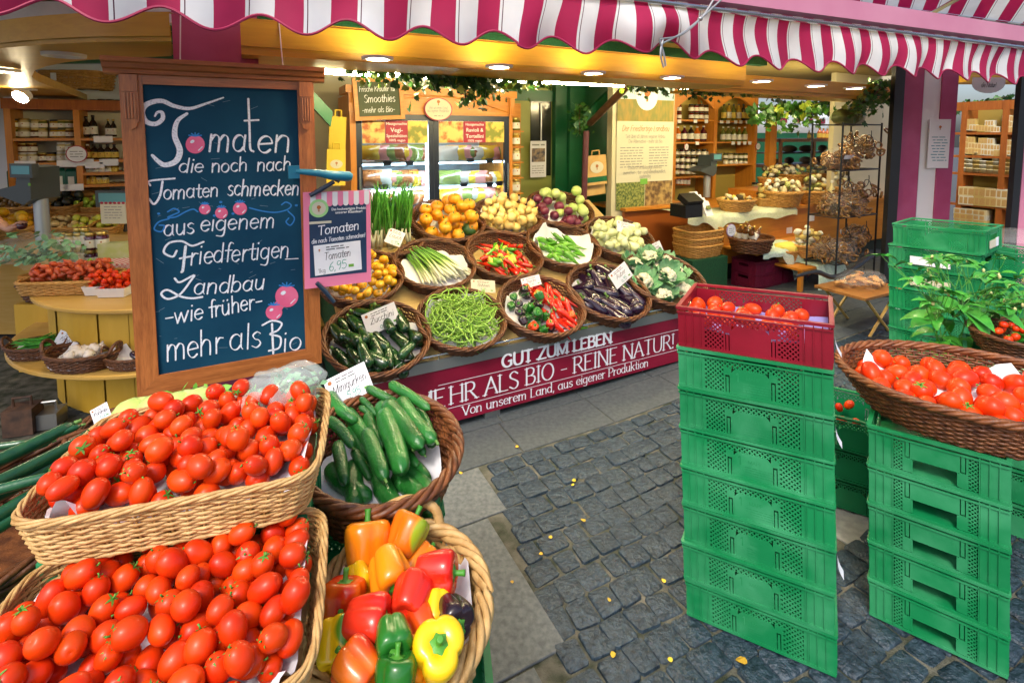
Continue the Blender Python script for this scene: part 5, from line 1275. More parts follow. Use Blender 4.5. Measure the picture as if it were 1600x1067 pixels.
for (a, b, nm) in ((d0, dm, 'left'), (dm, d1, 'right')):
    mb = MB(); mb.bbox(a+.001, a+.045, FN+.005, FN+.04, dz0, dz1-.001); mb.bbox(b-.045, b-.001, FN+.005, FN+.04, dz0, dz1-.001); mb.bbox(a+.0455, b-.0455, FN+.005, FN+.04, dz1-.05, dz1-.001); mb.bbox(a+.0455, b-.0455, FN+.005, FN+.04, dz0, dz0+.05)
    d = mb.build('door', m_navy, fr_); MB().bbox(a+.045, b-.045, FN+.018, FN+.024, dz0+.05, dz1-.05).build('pane', m_glass, d)
    pz = zN(620, 224, FN)[1]
    foods = mat('food_photo_'+nm, (.42, .09, .01), .5, (.78, .55, .16), 13, detail=6, mixpos=(.42, .56)); foods2 = mat('food_photo2_'+nm, (.22, .24, .03), .5, (.82, .55, .10), 11, detail=6, mixpos=(.44, .54))
    w_ = (b-a-.10); r0 = a+.05+w_*(.34 if nm == 'left' else .36); r1 = r0+w_*.34
    MB().bbox(a+.05, r0-.002, FN+.010, FN+.0145, pz, dz1-.051).build('food_picture', foods, d); MB().bbox(r1+.002, b-.05, FN+.010, FN+.0145, pz, dz1-.051).build('food_picture', foods2, d)
    rp_ = MB().bbox(r0, r1, FN+.004, FN+.0095, pz, dz1-.051).build('red_sign', m_red, d)
    lines = (('Hausgemachte', .030), ('Vegi-', .05), ('Spezialitäten', .036), ('100% vegan', .030)) if nm == 'left' else (('Hausgemachte', .030), ('Ravioli &', .046), ('Tortellini', .046), ('100% vegan', .030))
    zz = dz1-.051
    for tx, sz in lines:
        zz -= sz*1.18; o = printed('lettering', tx, sz, m_white, rp_, Matrix(((1, 0, 0, (r0+r1)/2), (0, 0, -1, FN+.003), (0, 1, 0, zz), (0, 0, 0, 1))), 'CENTER', .012)
        w0 = max(v.co.x for v in o.data.vertices)-min(v.co.x for v in o.data.vertices)
        if w0 > (r1-r0)*.92: o.scale.x = (r1-r0)*.92/w0
    mb = MB(); mb.box((b-.022 if nm == 'right' else a+.022, FN-.01, dz0+.35), (.016, .016, .28)); mb.build('handle', m_alu, d)
    for q, v in enumerate((252, 290)):
        z = zN(620, v, FN+.3)[1]; MB().bbox(d0+.05, d1-.05, FN+.07, FN+.085, z-.022, z-.010).build('lamp', MATS['fridge_lamp_and_fill'] if 'fridge_lamp_and_fill' in MATS else mat('fridge_lamp_and_fill', (.8, .92, 1), .5, emit=20), fr_); MB().bbox(a+.02, b-.02, FN+.06, FN+.6, z-.008, z).build('shelf', m_rowhite, fr_)  # strips under the shelves are added lamps that brighten the lower fridge
MB().bbox(d0+.05, d1-.05, FN+.05, FN+.08, dz1-.05, dz1-.03).build('lamp', MATS['fridge_lamp_and_fill'], fr_)
for x_ in (dm-.055,): MB().bbox(x_-.005, x_+.005, FN+.045, FN+.055, dz0+.06, dz1-.08).build('lamp', MATS['fridge_lamp_and_fill'], fr_)
m_pack = [mat('pack_'+n, c, .25, coat=.6, trans=0) for n, c in (('yellow', (.55, .36, .03)), ('ham', (.55, .22, .18)), ('olive', (.14, .18, .04)), ('brown', (.2, .07, .02)), ('cream', (.66, .62, .5)))]
def pack_mesh(m): return MB().grid(6, 4, lambda a, b: ((a-.5)*.15, (b-.5)*.11, .03*(sin(a*pi)*sin(b*pi))**.5+.003*sin(a*19)*sin(b*13))).mesh('sachet', [m])
PK = [pack_mesh(m) for m in m_pack]
_pk = [(u, v) for v in (248, 287, 311) for u in list(range(576, 668, 11))+list(range(692, 786, 11))]
for i, (u, v) in enumerate(_pk):
    u += (i*37 % 7)-3
    p = to_sn(atn(u, v, FN+.3)); M_ = ML @ Matrix.Translation((p[0], p[1]-.12, p[2]+.055)) @ Matrix.Rotation(((i*37) % 9-4)*.1, 4, 'Z') @ Matrix.Rotation(1.25, 4, 'X') @ Matrix.Scale(1.15+.1*(i % 4), 4)
    o = tag(put('food_packet', PK[i % 5], None, M_), 'sealed food packet leaning on a shelf behind the fridge glass', 'food packet', 'packets in the fridge')
# price labels on the fridge shelves
for i, (u, v) in enumerate(((605, 255), (640, 255), (735, 251), (765, 251), (725, 289), (765, 288), (780, 287), (600, 292))):
    p = to_sn(atn(u, v, FN+.055)); MB().bbox(-.035, .035, -.001, .001, -.02, .02).build('price_label', m_paper, fr_, matrix=Matrix.Translation(p))
# oval sign on the arch
ov = atn(685, 171, FN-.03); t = thing('oval_sign', 'cream oval sign with a tree emblem on the fridge arch', 'sign', matrix=Matrix.Translation(ov) @ Matrix.Rotation(RZ, 4, 'Z') @ Matrix.Rotation(pi/2, 4, 'X'))
elp = lambda a, b, z0, z1, nm, m: MB().prism([(a*cos(2*pi*i/32), b*sin(2*pi*i/32), z0) for i in range(32)], (0, 0, z1-z0)).build(nm, m, t)
elp(.125, .098, -.012, 0, 'rim', m_red); elp(.116, .09, .0005, .002, 'face', m_papercream)
L = MB(); write(L, 'Von unserem Land,', -.085, .0, .016, .12, 'nib', .25, width=.17, z=.003); write(L, 'aus eigener Produktion', -.098, -.025, .016, .12, 'nib', .25, width=.19, z=.003); scribble(L, -.04, -.06, .08, .012, .003, 4); L.build('lettering', m_inkgrey, t)
def emblem(parent, M_, k, ringm=None):
    mb = MB(); mb.prism([(k*.42*cos(2*pi*i/16)*(1+.1*cos(5*i)), k*(.25+.42*sin(2*pi*i/16)*(1+.1*sin(3*i))), 0) for i in range(16)], (0, 0, .001)); mb.prism([(-.06*k, .0, .0002), (-.14*k, -.7*k, .0002), (.14*k, -.7*k, .0002), (.06*k, .0, .0002)], (0, 0, .001)); mb.build('emblem', m_brownlogo, parent, matrix=M_)
emblem(t, Matrix.Translation((0, .055, .0025)), .032)
# small chalkboard "Smoothies"
p = to_sn(atn(592, 155, FN-.06)); w2, h2 = .165, .135
t = thing('small_chalkboard', 'small green chalkboard in a wooden frame hanging on the fridge top', 'chalkboard', matrix=ML @ Matrix.Translation((p[0], p[1], p[2])) @ Matrix.Rotation(-.06, 4, 'Y'))
MB().bbox(-w2, w2, -.002, .012, -h2, h2).build('slate', m_slateg, t)
mb = MB(); mb.bbox(-w2-.032, -w2, -.015, .014, -h2-.032, h2+.032); mb.bbox(w2, w2+.032, -.015, .014, -h2-.032, h2+.032); mb.bbox(-w2, w2, -.015, .014, h2, h2+.032); mb.bbox(-w2, w2, -.015, .014, -h2-.032, -h2); mb.build('frame', m_honeyh, t)
L = MB(); write(L, 'Frische Kräuter für', -.15, .06, .026, .13, 'nib', .15, width=.29); write(L, 'Smoothies', -.12, -.025, .038, .13, 'nib', .15, width=.25); write(L, '-mehr als Bio-', -.14, -.105, .028, .13, 'nib', .15, width=.26); L.build('lettering', m_chalk, t, matrix=Matrix(((1, 0, 0, 0), (0, 0, -1, -.003), (0, 1, 0, 0), (0, 0, 0, 1))))
# ---- shelf-end jars beside the fridge, doorway, bags, poster
def jar_mesh(nm, body, label, lid, r=.5, h=1., neck=.42, kind='jar', lw=(.15, .62)):
    mb = MB()
    if kind == 'jar':
        mb.cur = 0; mb.lathe([(r*.9, 0), (r, .04), (r, .72), (r*.86, .80), (r*.8, .82)], 14, capt=False)
        mb.cur = 1; mb.lathe([(r*1.015, lw[0]), (r*1.015, lw[1])], 14, capt=False, capb=False)
        mb.cur = 2; mb.lathe([(r*.9, .82), (r*.92, .83), (r*.92, .99), (r*.86, 1.0)], 14)
    else:
        mb.cur = 0; mb.lathe([(r*.9, 0), (r, .03), (r, .58), (r*.75, .68), (r*.36, .78), (r*.32, .92)], 14, capt=False)
        mb.cur = 1; mb.lathe([(r*1.015, lw[0]), (r*1.015, lw[1])], 14, capt=False, capb=False)
        mb.cur = 2; mb.lathe([(r*.37, .90), (r*.40, .91), (r*.40, .99), (r*.3, 1.0)], 10)
    # a small printed mark on the label
    mb.cur = 3; mb.poly([(-.12*r, -r*1.03, (lw[0]*.4+lw[1]*.6)), (.12*r, -r*1.03, (lw[0]*.4+lw[1]*.6)), (.12*r, -r*1.03, lw[0]*.2+lw[1]*.8), (-.12*r, -r*1.03, lw[0]*.2+lw[1]*.8)])
    me = mb.mesh(nm, [body, label, lid, m_brownlogo]); return me
gl = lambda n, c, c2=None: mat('glass_'+n, c, .08, c2 or c, 30, coat=.8)
mG = dict(red=gl('red', (.16, .008, .008)), orange=gl('orange', (.50, .12, .008)), amber=gl('amber', (.42, .24, .02)), dark=gl('dark', (.018, .012, .008)), olive=gl('olive', (.13, .14, .02)), cream=gl('cream', (.55, .48, .25)), brown=gl('brown', (.12, .045, .01)), green=gl('green', (.05, .16, .03)), berry=gl('berry', (.07, .004, .02)))
m_lidd = mat('lid_dark', (.03, .025, .02), .35, metal=.3); m_lidg = mat('lid_gold', (.5, .36, .1), .3, metal=.8); m_lidw = mat('lid_pale', (.66, .66, .6), .4)
m_laby = mat('label_yellow', (.74, .52, .08), .6); m_lab = mat('label_white', (.76, .74, .64), .6)
JM = {}
def J(kind, body, lid='d', lab='w'):
    k = (kind, body, lid, lab)
    if k not in JM: JM[k] = jar_mesh('jar_%d' % len(JM), mG[body], m_lab if lab == 'w' else m_laby, dict(d=m_lidd, g=m_lidg, w=m_lidw)[lid], kind=kind, lw=(.14, .6) if kind == 'jar' else (.12, .48))
    return JM[k]
def shelf_at(p, wpx, hpx, me, name, label, cat, group, rz=RZ):
    dep = (p-O).dot(Vector((0, cos(PIT), -sin(PIT)))); w_ = wpx*dep/F; h_ = hpx*dep/F
    M_ = Matrix.Translation(p) @ Matrix.Rotation(rz, 4, 'Z') @ Matrix.Diagonal((w_, w_, h_, 1))
    return tag(put(name, me, None, M_), label, cat, group)
def row(u0, u1, v0, v1, n, cnt, wpx, hpx, mes, name, label, cat, group, depth=1, at_=None, stack=1, jit=.3):
    rnd = random.Random(int(u0*7+v0*3))
    for i in range(cnt):
        q = (i+.5)/cnt; u = u0+(u1-u0)*q+rnd.uniform(-jit, jit); v = v0+(v1-v0)*q
        for k in range(stack):
            p = (at_ or atn)(u, v-k*hpx*.97, n)
            shelf_at(p, wpx, hpx*rnd.uniform(.95, 1.03), rnd.choice(mes), name, label, cat, group)
for i, v in enumerate((204, 228, 252, 276, 300, 318)):
    p = atn(805, v, FN+.12); shelf_at(p, 15, 20, J('jar', ('olive', 'amber', 'cream', 'amber', 'cream', 'dark')[i], 'g'), 'jar', 'small labelled jar on the narrow rack at the right side of the fridge', 'jar', 'jars on the fridge side rack')
mb = MB()
for v in (204.5, 228.5, 252.5, 276.5, 300.5, 318.5): p = to_sn(atn(805, v, FN+.12)); mb.bbox(p[0]-.06, p[0]+.06, p[1]-.06, p[1]+.06, p[2]-.014, p[2]-.002)
p = to_sn(atn(805, 250, FN+.19)); mb.bbox(p[0]-.065, p[0]+.06, p[1], p[1]+.02, .9, 2.0); tag(mb.build('jar_rack', m_honeyh, matrix=ML), 'narrow wooden rack of jars at the right side of the fridge', 'rack')
# doorway
DNn = 4.9
t = thing('doorway', 'dark green framed doorway with an olive door beside the fridge', 'door', matrix=ML)
ds = [zN(u, 200, DNn)[0] for u in (808, 866, 884, 908, 964)]
MB().bbox(ds[0]-.1, ds[1], DNn+.05, DNn+.08, -.02, 2.3).build('door_panel', m_olive, t)
z1 = zN(840, 158, DNn)[1]; z0 = zN(840, 276, DNn)[1]
MB().bbox(zN(832, 200, DNn)[0], zN(864, 200, DNn)[0], DNn+.04, DNn+.0495, z0, z1).build('window', mat('dark_window', (.015, .018, .012), .15), t)
mb = MB(); mb.bbox(ds[0]-.1, ds[1], DNn+.02, DNn+.049, z1+.0, z1+.12); mb.build('rail', m_greenp, t)
MB().bbox(ds[1], ds[2], DNn-.03, DNn+.08, -.02, 2.4).build('jamb', m_greenp, t); MB().bbox(ds[2]+.002, ds[3], DNn-.08, DNn+.08, -.02, 2.4).build('jamb', m_greenp, t)
MB().bbox(ds[3]+.001, ds[4], DNn, DNn+.05, -.02, 2.4).build('side_panel', m_greenp, t)
MB().tube([(zN(848, 0, DNn)[0], DNn+.02, z1-.02), (zN(848, 0, DNn)[0], DNn+.02, z0+.4)], .008, 6).build('bar', m_grey, t)
# door notice
p = to_sn(atn(841, 249, DNn-.02)); t = thing('door_notice', 'white calendar notice with a dark photo hung on the olive door', 'notice', matrix=ML @ Matrix.Translation(p))
MB().bbox(-.10, .10, -.002, .002, -.20, .20).build('sheet', m_paper, t); MB().bbox(-.085, .085, -.004, -.0025, -.03, .12).build('picture', mat('night_photo', (.01, .02, .06), .5, (.35, .25, .15), 22), t)
L = MB(); scribble(L, -.08, .15, .16, .025, 0, 5)
for q in range(4): scribble(L, -.08, -.08-.025*q, .15, .012, 0, q)
L.build('lettering', m_inkgrey, t, matrix=Matrix(((1, 0, 0, 0), (0, 0, -1, -.003), (0, 1, 0, 0), (0, 0, 0, 1))))
# paper bags
def bag(u, v, n, wpx, hpx, label, rz=0., green=False, m=None, mark=True):
    p = to_sn(atn(u, v, n)); dep = atn(u, v, n).y; w_ = wpx*dep/F; h_ = hpx*dep/F
    t = thing('paper_bag', label, 'paper bag', matrix=ML @ Matrix.Translation(p) @ Matrix.Rotation(rz, 4, 'Y'), group=None)
    mb = MB(); mb.prism([(-w_/2, -.02, -h_/2), (w_/2, -.02, -h_/2), (w_/2, -.012, h_/2), (-w_/2, -.012, h_/2)], (0, .035, 0)); mb.build('body', m or m_leafk, t)
    if green: MB().bbox(-w_/2+.001, w_/2-.001, -.0225, -.0205, -h_*.40, -h_*.22).build('green_band', m_greenp, t)
    MB().tube([(-w_*.2, -.005, h_/2), (-w_*.17, -.005, h_/2+.05), (w_*.17, -.005, h_/2+.05), (w_*.2, -.005, h_/2)], .007, 6).build('handle', m or m_leafk, t)
    if mark:
        MB().prism([(w_*.33*cos(2*pi*i/24), -.021, h_*.1+w_*.24*sin(2*pi*i/24)) for i in range(24)], (0, -.0015, 0)).build('oval_mark', m_papercream, t)
        emblem(t, Matrix(((1, 0, 0, 0), (0, 0, -1, -.0228), (0, 1, 0, h_*.11), (0, 0, 0, 1))), w_*.16)
    return t
bag(928, 290, 4.4, 40, 30, 'lower brown paper bag hanging behind the branded one by the green doorway', -.08, mark=False); bag(940, 285, 4.42, 44, 30, 'dark green bag edge behind the brown paper bags', .35, m=m_greenp, mark=False)
bag(931, 266, 4.34, 38, 46, 'front brown paper bag with oval emblem and green band', -.06, True)
bag(527, 212, 4.15, 25, 58, 'upper yellow paper bag at the left edge of the fridge', .06, m=m_yellowbag, mark=False); bag(525, 262, 4.1, 28, 56, 'lower yellow paper bag with emblem at the left edge of the fridge', .04, m=m_yellowbag)
# brown pole brace and curly plant
mb = MB(); mb.tube([atn(922, 193, 4.3), atn(985, 130, 3.4)], .035, 8); tag(mb.build('brace_pole', mat('brown_pole', (.06, .022, .01), .5, (.1, .04, .02), 10), smooth=True), 'slanting dark brown timber pole beside the poster', 'pole')
mb = MB(); mb.tube([atn(916, 205, 4.3), atn(912, 330, 4.3)], .03, 8); tag(mb.build('post', mat('plum_pole', (.10, .02, .03), .5), smooth=True), 'thin dark plum post behind the paper bags', 'post')
mb = MB(); mb.prism([atn(895, 195, 4.6), atn(960, 135, 4.6), atn(960, 150, 4.6), atn(905, 205, 4.6)], N*.06); tag(mb.build('brace', m_greenp), 'green slanting brace of the doorway', 'brace')
mb = MB(); mb.prism([atn(487, 140, 3.6), atn(520, 175, 3.6), atn(517, 198, 3.6), atn(486, 165, 3.6)], N*.06); tag(mb.build('brace', m_greenp), 'green slanting brace beside the chalkboard', 'brace')
# big information poster
PN = 4.3; ps0, pz1 = zN(965, 131, PN); ps1, pz0 = zN(1049, 322, PN)
t = thing('information_poster', 'tall poster about peaceful farming with field photo and emblem', 'poster', matrix=ML)
MB().bbox(ps0-.05, ps1+.02, PN+.012, PN+.10, -.02, pz1+.15).build('board', m_cream, t)
MB().bbox(ps0, ps1, PN, PN+.008, pz0, pz1).build('sheet', m_papercream, t)
ph = pz1-pz0
MB().bbox(ps0+.002, ps1-.002, PN-.004, PN-.0005, pz1-ph*.115, pz1-.002).build('sky_picture', mat('poster_sky', (.35, .5, .6), .6, (.7, .75, .78), 5), t)
MB().bbox(ps0+.002, ps1-.002, PN-.004, PN-.0005, pz1-ph*.29, pz1-ph*.1155).build('field_picture', mat('poster_field', (.30, .20, .03), .6, (.16, .17, .03), 26, stretch=(1, 1, .35)), t)
MB().bbox(ps0+.002, (ps0+ps1)/2-.005, PN-.004, PN-.0005, pz0+.002, pz0+ph*.22).build('plant_picture', mat('poster_plant', (.03, .07, .015), .6, (.30, .32, .08), 40), t)
MB().bbox((ps0+ps1)/2+.005, ps1-.002, PN-.004, PN-.0005, pz0+.002, pz0+ph*.22).build('soil_picture', mat('poster_soil', (.10, .05, .02), .6, (.42, .28, .10), 18), t)
MB().prism([((ps0+ps1)/2+.15*cos(2*pi*i/28), PN-.006, pz1-ph*.09+.15*sin(2*pi*i/28)) for i in range(28)], (0, -.002, 0)).build('emblem_disc', m_paper, t)
MP = lambda x, z, d=.009: Matrix(((1, 0, 0, x), (0, 0, -1, PN-d), (0, 1, 0, z), (0, 0, 0, 1)))
emblem(t, MP((ps0+ps1)/2, pz1-ph*.08), .10); MB().bbox((ps0+ps1)/2-.07, (ps0+ps1)/2+.03, PN-.007, PN-.0045, pz0+ph*.2, pz0+ph*.245).build('eco_mark', mat('eco_green', (.15, .38, .05), .6), t)
L = MB(); pw = ps1-ps0; write(L, 'Der Friedfertige Landbau', pw*.08, ph*.63, .042, .10, 'nib', .35, width=pw*.84); L.build('title', m_brownlogo, t, matrix=MP(ps0, pz0, .002))
L = MB()
write(L, 'Seit über 35 Jahren veganer Anbau', pw*.15, ph*.575, .026, .13, width=pw*.70); write(L, 'Die Alternative - mehr als Bio', pw*.2, ph*.535, .026, .13, width=pw*.6); write(L, 'Dadurch erstklassige Qualität', pw*.2, ph*.325, .026, .13, width=pw*.6); write(L, 'menschen-, tier- und klimafreundlich,', pw*.12, ph*.285, .026, .13, width=pw*.76); write(L, 'nachhaltig', pw*.40, ph*.25, .026, .13, width=pw*.2)
for q in range(8): scribble(L, pw*.06, ph*(.495-.022*q), pw*.40, .016, 0, q); scribble(L, pw*.56, ph*(.495-.022*q), pw*.36, .016, 0, q+20)
L.build('lettering', m_inkgrey, t, matrix=MP(ps0, pz0, .002))
# ---- shelf of jars and bottles
SNn = 4.9; q0 = zN(1056, 145, SNn)[0]; q1 = zN(1184, 150, SNn)[0]; qm = zN(1120, 150, SNn)[0]
t = thing('jar_shelf', 'honey wooden shelf with two arches full of jars and bottles', 'shelf', matrix=ML)
zt_ = zN(1120, 141, SNn)[1]
MB().bbox(q0, q1, SNn+.30, SNn+.33, .3, zt_).build('back', mat('shelf_back', (.40, .30, .06), .6), t)
for a in (q0-.03, qm-.03, q1-.04): MB().bbox(a, a+.06, SNn, SNn+.30, .3, zt_-.002).build('upright', m_honey, t)
for a, b in ((q0+.03, qm-.03), (qm+.03, q1-.04)):
    n_ = 18; top = [(b, zt_-.004), (a, zt_-.004)]; ar = [(a+(b-a)*i/n_, zt_-.26+.17*sin(pi*i/n_)) for i in range(n_+1)]
    mb = MB()
    for i in range(n_): (x0, z0), (x1, z1_) = ar[i], ar[i+1]; mb.prism([(x0, SNn+.005, z0), (x1, SNn+.005, z1_), (x1, SNn+.005, zt_-.004), (x0, SNn+.005, zt_-.004)], (0, .03, 0))
    mb.build('arch', m_honeyh, t)
for v in (188, 222, 274):
    z = zN(1120, v, SNn)[1]; MB().bbox(q0+.03, qm-.03, SNn+.01, SNn+.299, z-.02, z).build('shelf_board', m_honeyh, t)
for v in (189, 222): z = zN(1120, v, SNn)[1]; MB().bbox(qm+.03, q1-.04, SNn+.01, SNn+.299, z-.02, z).build('shelf_board', m_honeyh, t)
z = zN(1120, 258, SNn)[1]; MB().bbox(qm+.03, q1-.04, SNn+.01, SNn+.299, z-.02, z).build('shelf_board', m_honeyh, t)
for (u, v) in ((1062, 190), (1087, 190), (1104, 190), (1128, 191), (1138, 191), (1150, 191), (1158, 191), (1168, 191), (1176, 191), (1090, 224), (1146, 224), (1155, 224), (1164, 224), (1172, 224)):
    p = to_sn(atn(u, v, SNn)); MB().bbox(-.03, .03, -.006, -.001, -.022, .022).build('price_label', m_paper, t, matrix=Matrix.Translation((p[0], SNn+.008, p[2])))
jl = 'small jar on the arched honey wood shelf'; jg = 'jars on the arched shelf'
row(1057, 1065, 187, 187, SNn+.12, 1, 8, 12, [J('jar', 'red', 'd')], 'jar', jl, 'jar', jg, stack=2); row(1076, 1114, 187, 187.5, SNn+.12, 5, 8.5, 12, [J('jar', 'red', 'd'), J('jar', 'brown', 'd')], 'jar', jl, 'jar', jg, stack=2)
row(1054, 1114, 220, 220.5, SNn+.12, 6, 10, 23, [J('bottle', 'red', 'w'), J('bottle', 'orange', 'w'), J('bottle', 'dark', 'w'), J('bottle', 'berry', 'w')], 'bottle', 'juice bottle with white label on the arched shelf', 'bottle', 'juice bottles on the arched shelf')
for v in (243, 254, 264, 273): row(1053, 1112, v, v+.5, SNn+.10, 7, 8.2, 10, [J('jar', 'dark', 'd'), J('jar', 'olive', 'd'), J('jar', 'berry', 'd')], 'jar', jl, 'jar', jg)
row(1127, 1180, 188, 188.5, SNn+.12, 7, 8.5, 25, [J('bottle', 'dark', 'd', 'y'), J('bottle', 'dark', 'd'), J('bottle', 'olive', 'd', 'y'), J('bottle', 'amber', 'd')], 'bottle', 'tall oil bottle on the upper right arched shelf', 'bottle', 'oil bottles on the arched shelf')
row(1125, 1176, 221, 221.5, SNn+.12, 6, 8.5, 23, [J('bottle', 'amber', 'w'), J('bottle', 'cream', 'w'), J('bottle', 'olive', 'w')], 'bottle', 'pale sauce bottle on the lower right arched shelf', 'bottle', 'sauce bottles on the arched shelf')
row(1130, 1176, 257, 257.5, SNn+.12, 6, 7.5, 9, [J('jar', 'cream', 'd'), J('jar', 'olive', 'd')], 'jar', jl, 'jar', jg, stack=2)
row(1056, 1078, 289, 290, SNn+.1, 4, 6, 14, [J('jar', 'orange', 'd')], 'jar', jl, 'jar', jg)
def round_sign(u, v, n, rpx, label, m=m_red, sx=1.):
    p = to_sn(atn(u, v, n)); r = rpx*atn(u, v, n).y/F; t = thing('round_sign', label, 'sign', matrix=ML @ Matrix.Translation(p) @ Matrix.Rotation(pi/2, 4, 'X') @ Matrix.Diagonal((sx, 1, 1, 1)))
    MB().lathe([(r, 0), (r, .006)], 24).build('rim', m, t); MB().lathe([(r*.9, .0065), (r*.9, .0085)], 24).build('face', m_paper, t)
    L = MB()
    for q in range(3): scribble(L, -r*.6, r*(.25-.3*q), r*1.2, r*.16, .009, q)
    L.build('lettering', m_inkgrey, t)
round_sign(1072, 230, SNn-.02, 5.5, 'round white sign with red rim on the arched shelf, left one', sx=.8); round_sign(1184, 229, SNn-.02, 5.5, 'round pinkish sign at the right post of the arched shelf')
# ---- cheese counter
CN = 3.81
ct = thing('cheese_counter', 'honey wooden sales counter with drawers and pale cloth in front of the jar shelf', 'counter', matrix=ML)
ctz = .86; c0 = zN(1130, 340, CN)[0]; c1 = zN(1420, 300, CN)[0]
MB().bbox(c0, c1, CN, CN+.03, .30, ctz-.03).build('front_panel', m_honeyh, ct); MB().bbox(c0, c0+.03, CN+.031, CN+.62, 0, ctz-.03).build('end_panel', m_honey, ct)
MB().bbox(c0-.02, c1, CN-.03, CN+1.0, ctz-.03, ctz).build('top', m_honeyh, ct); MB().bbox(c0-.001, c0+.05, CN-.012, CN-.0005, 0, ctz-.031).build('leg', m_honey, ct)
lz = zN(1140, 392, CN-.2)[1]
MB().bbox(c0, c0+1.35, CN-.42, CN-.013, lz-.02, lz).build('low_shelf', m_honeyh, ct); MB().bbox(c0+.03, c1, CN+.1, CN+.12, 0, .32).build('kick_board', m_dkg, ct)
for u, v in ((1268, 341), (1233, 360)): p = to_sn(atn(u, v, CN)); MB().bbox(-.05, .05, -.004, -.001, -.035, .035).build('paper_label', m_paper, ct, matrix=Matrix.Translation((p[0], CN, p[2])))
eb = zN(1046, 335, CN+.62)[0]
MB().bbox(c0-1.0, c0-.021, CN+.40, CN+1.0, ctz+.03, ctz+.06).build('till_board', m_honeyh, ct); MB().bbox(c0-.98, c0-.03, CN+.45, CN+.48, .3, ctz+.03).build('till_panel', mat('till_wood', (.30, .08, .015), .4), ct)
m_gcloth = mat('check_cloth', (.58, .66, .42), .8, (.70, .74, .56), 60); m_gcloth2 = mat('check_cloth_blue', (.45, .62, .48), .8, (.66, .76, .66), 70)
def cloth(name, label, top, drop, m):   # top: polyline of points along the counter edge; drop(i) lengths
    Q = catmull(top, 8); mb = MB(); n_ = len(Q)
    mb.grid(n_-1, 6, lambda a, b: Q[round(a*(n_-1))]+Vector((0, 0, .004))-UP*drop(a)*b-N*(.03+.02*sin(a*28))*min(1, b*3)+N*.0)
    for i in range(n_-1): mb.poly([Q[i]+UP*.004, Q[i+1]+UP*.004, Q[i+1]+UP*.004+N*.35, Q[i]+UP*.004+N*.35])
    return tag(mb.build(name, m, smooth=True, angle=60), label, 'cloth')
ctop = lambda u, v: atz(u, v, ctz+.002)
cloth('tablecloth', 'pale green yellow cloth hanging over the edge of the cheese counter', [sn(c0-.55, CN+.0, ctz+.03), sn(c0-.2, CN-.03, ctz+.01), sn(c0+.1, CN-.035, ctz), sn(c0+.7, CN-.035, ctz), sn(c0+1.15, CN-.035, ctz)], lambda a: .10+.10*math.exp(-((a-.32)/.10)**2)+.02*sin(a*25), m_gcloth)
cloth('tablecloth', 'pale checked cloth with pointed corner under the chocolate basket', [sn(c0+.05, CN-.43, lz+.004), sn(c0+.5, CN-.43, lz+.004), sn(c0+.85, CN-.43, lz+.004)], lambda a: .06+.30*max(0, 1-abs(a-.62)/.28), m_gcloth2)
def hbasket(u, v, n, wpx, hpx, label, m_=None, z=None, key=[0], tilt=0):
    p = atz(u, v, z) if z is not None else atn(u, v, n); dep = (p-O).dot(Vector((0, cos(PIT), -sin(PIT)))); k = wpx*dep/F/.5
    M_ = Matrix.Translation(p) @ Matrix.Rotation(RZ, 4, 'Z') @ (Matrix.Rotation(tilt, 4, 'X')) @ Matrix.Diagonal((k, k, k*hpx/(wpx*.3), 1))
    wicker('wicker_basket', label, m_ or hb, M_, None); return M_, k
hb = wicker_meshes('honey_basket', .25, .20, .13, m_wicko, .72, 1., 26, .008, .014, 5, 17)
hbd = wicker_meshes('choco_basket', .25, .20, .13, m_wick, .78, 1., 26, .008, .014, 5, 18)
m_chz = [mat('wrap_'+n, c, .45, var=.15) for n, c in (('cream', (.66, .58, .34)), ('olive', (.36, .40, .12)), ('white', (.72, .70, .6)), ('straw', (.58, .44, .14)), ('dark', (.07, .05, .02)))]
LUMP = [MB().ell((0, 0, 0), (.05, .036, .028), 10, 7, fn=lambda d, i=i: 1+.12*sin(d.x*5+i)+.1*cos(d.y*6+i)).mesh('wrapped_piece', m) for i, m in enumerate(m_chz)]
rc = .06
def lumps(M_, k, n, label, group, seed, ms=None, r=.035, name='wrapped_cheese', cat='cheese', z0=.07, ax=.19, ay=.15):
    rnd = random.Random(seed)
    hz = M_.to_scale()[2]
    for (x, y, z, q) in heap(n, in_oval(ax, ay, 1), lambda a, b: z0, r/k, seed, 8, (ax, ay)):
        zz = z0*0+.09+ (z-z0-q)*k/hz+.02
        p = M_ @ Vector((x, y, zz))
        tag(put(name, rnd.choice(ms or LUMP), None, Matrix.Translation(p) @ spin(rnd, .6) @ Matrix.Scale(r/.04*rnd.uniform(.8, 1.15), 4)), label, cat, group)
for i, (u, v, w_, h_, lb, n_) in enumerate(((1150, 329, 62, 20, 'honey basket at the left of the cheese counter with yellow napkins', 10), (1196, 322, 34, 14, 'small basket of pale wrapped pieces beside the yellow napkins', 10), (1221, 322, 66, 26, 'wide honey basket of wrapped cheeses at the counter front', 26), (1270, 318, 46, 22, 'second honey basket of wrapped cheeses from the counter front left', 20), (1313, 312, 34, 22, 'third honey basket of wrapped cheeses near the white bottle', 16), (1345, 305, 34, 22, 'honey basket of wrapped cheeses behind the black rack', 14), (1205, 292, 44, 16, 'back row honey basket of wrapped cheeses at the left', 16), (1237, 287, 44, 16, 'back row honey basket of wrapped cheeses in the middle', 16), (1274, 285, 44, 16, 'back row honey basket of wrapped cheeses at the right', 16))):
    M_, k = hbasket(u, v, 0, w_, h_, lb, z=ctz+.003+(0 if i < 6 else .16)); lumps(M_, k, int(n_*1.5), 'small wrapped cheese heaped in a basket on the counter', 'wrapped cheeses on the counter', i+300)
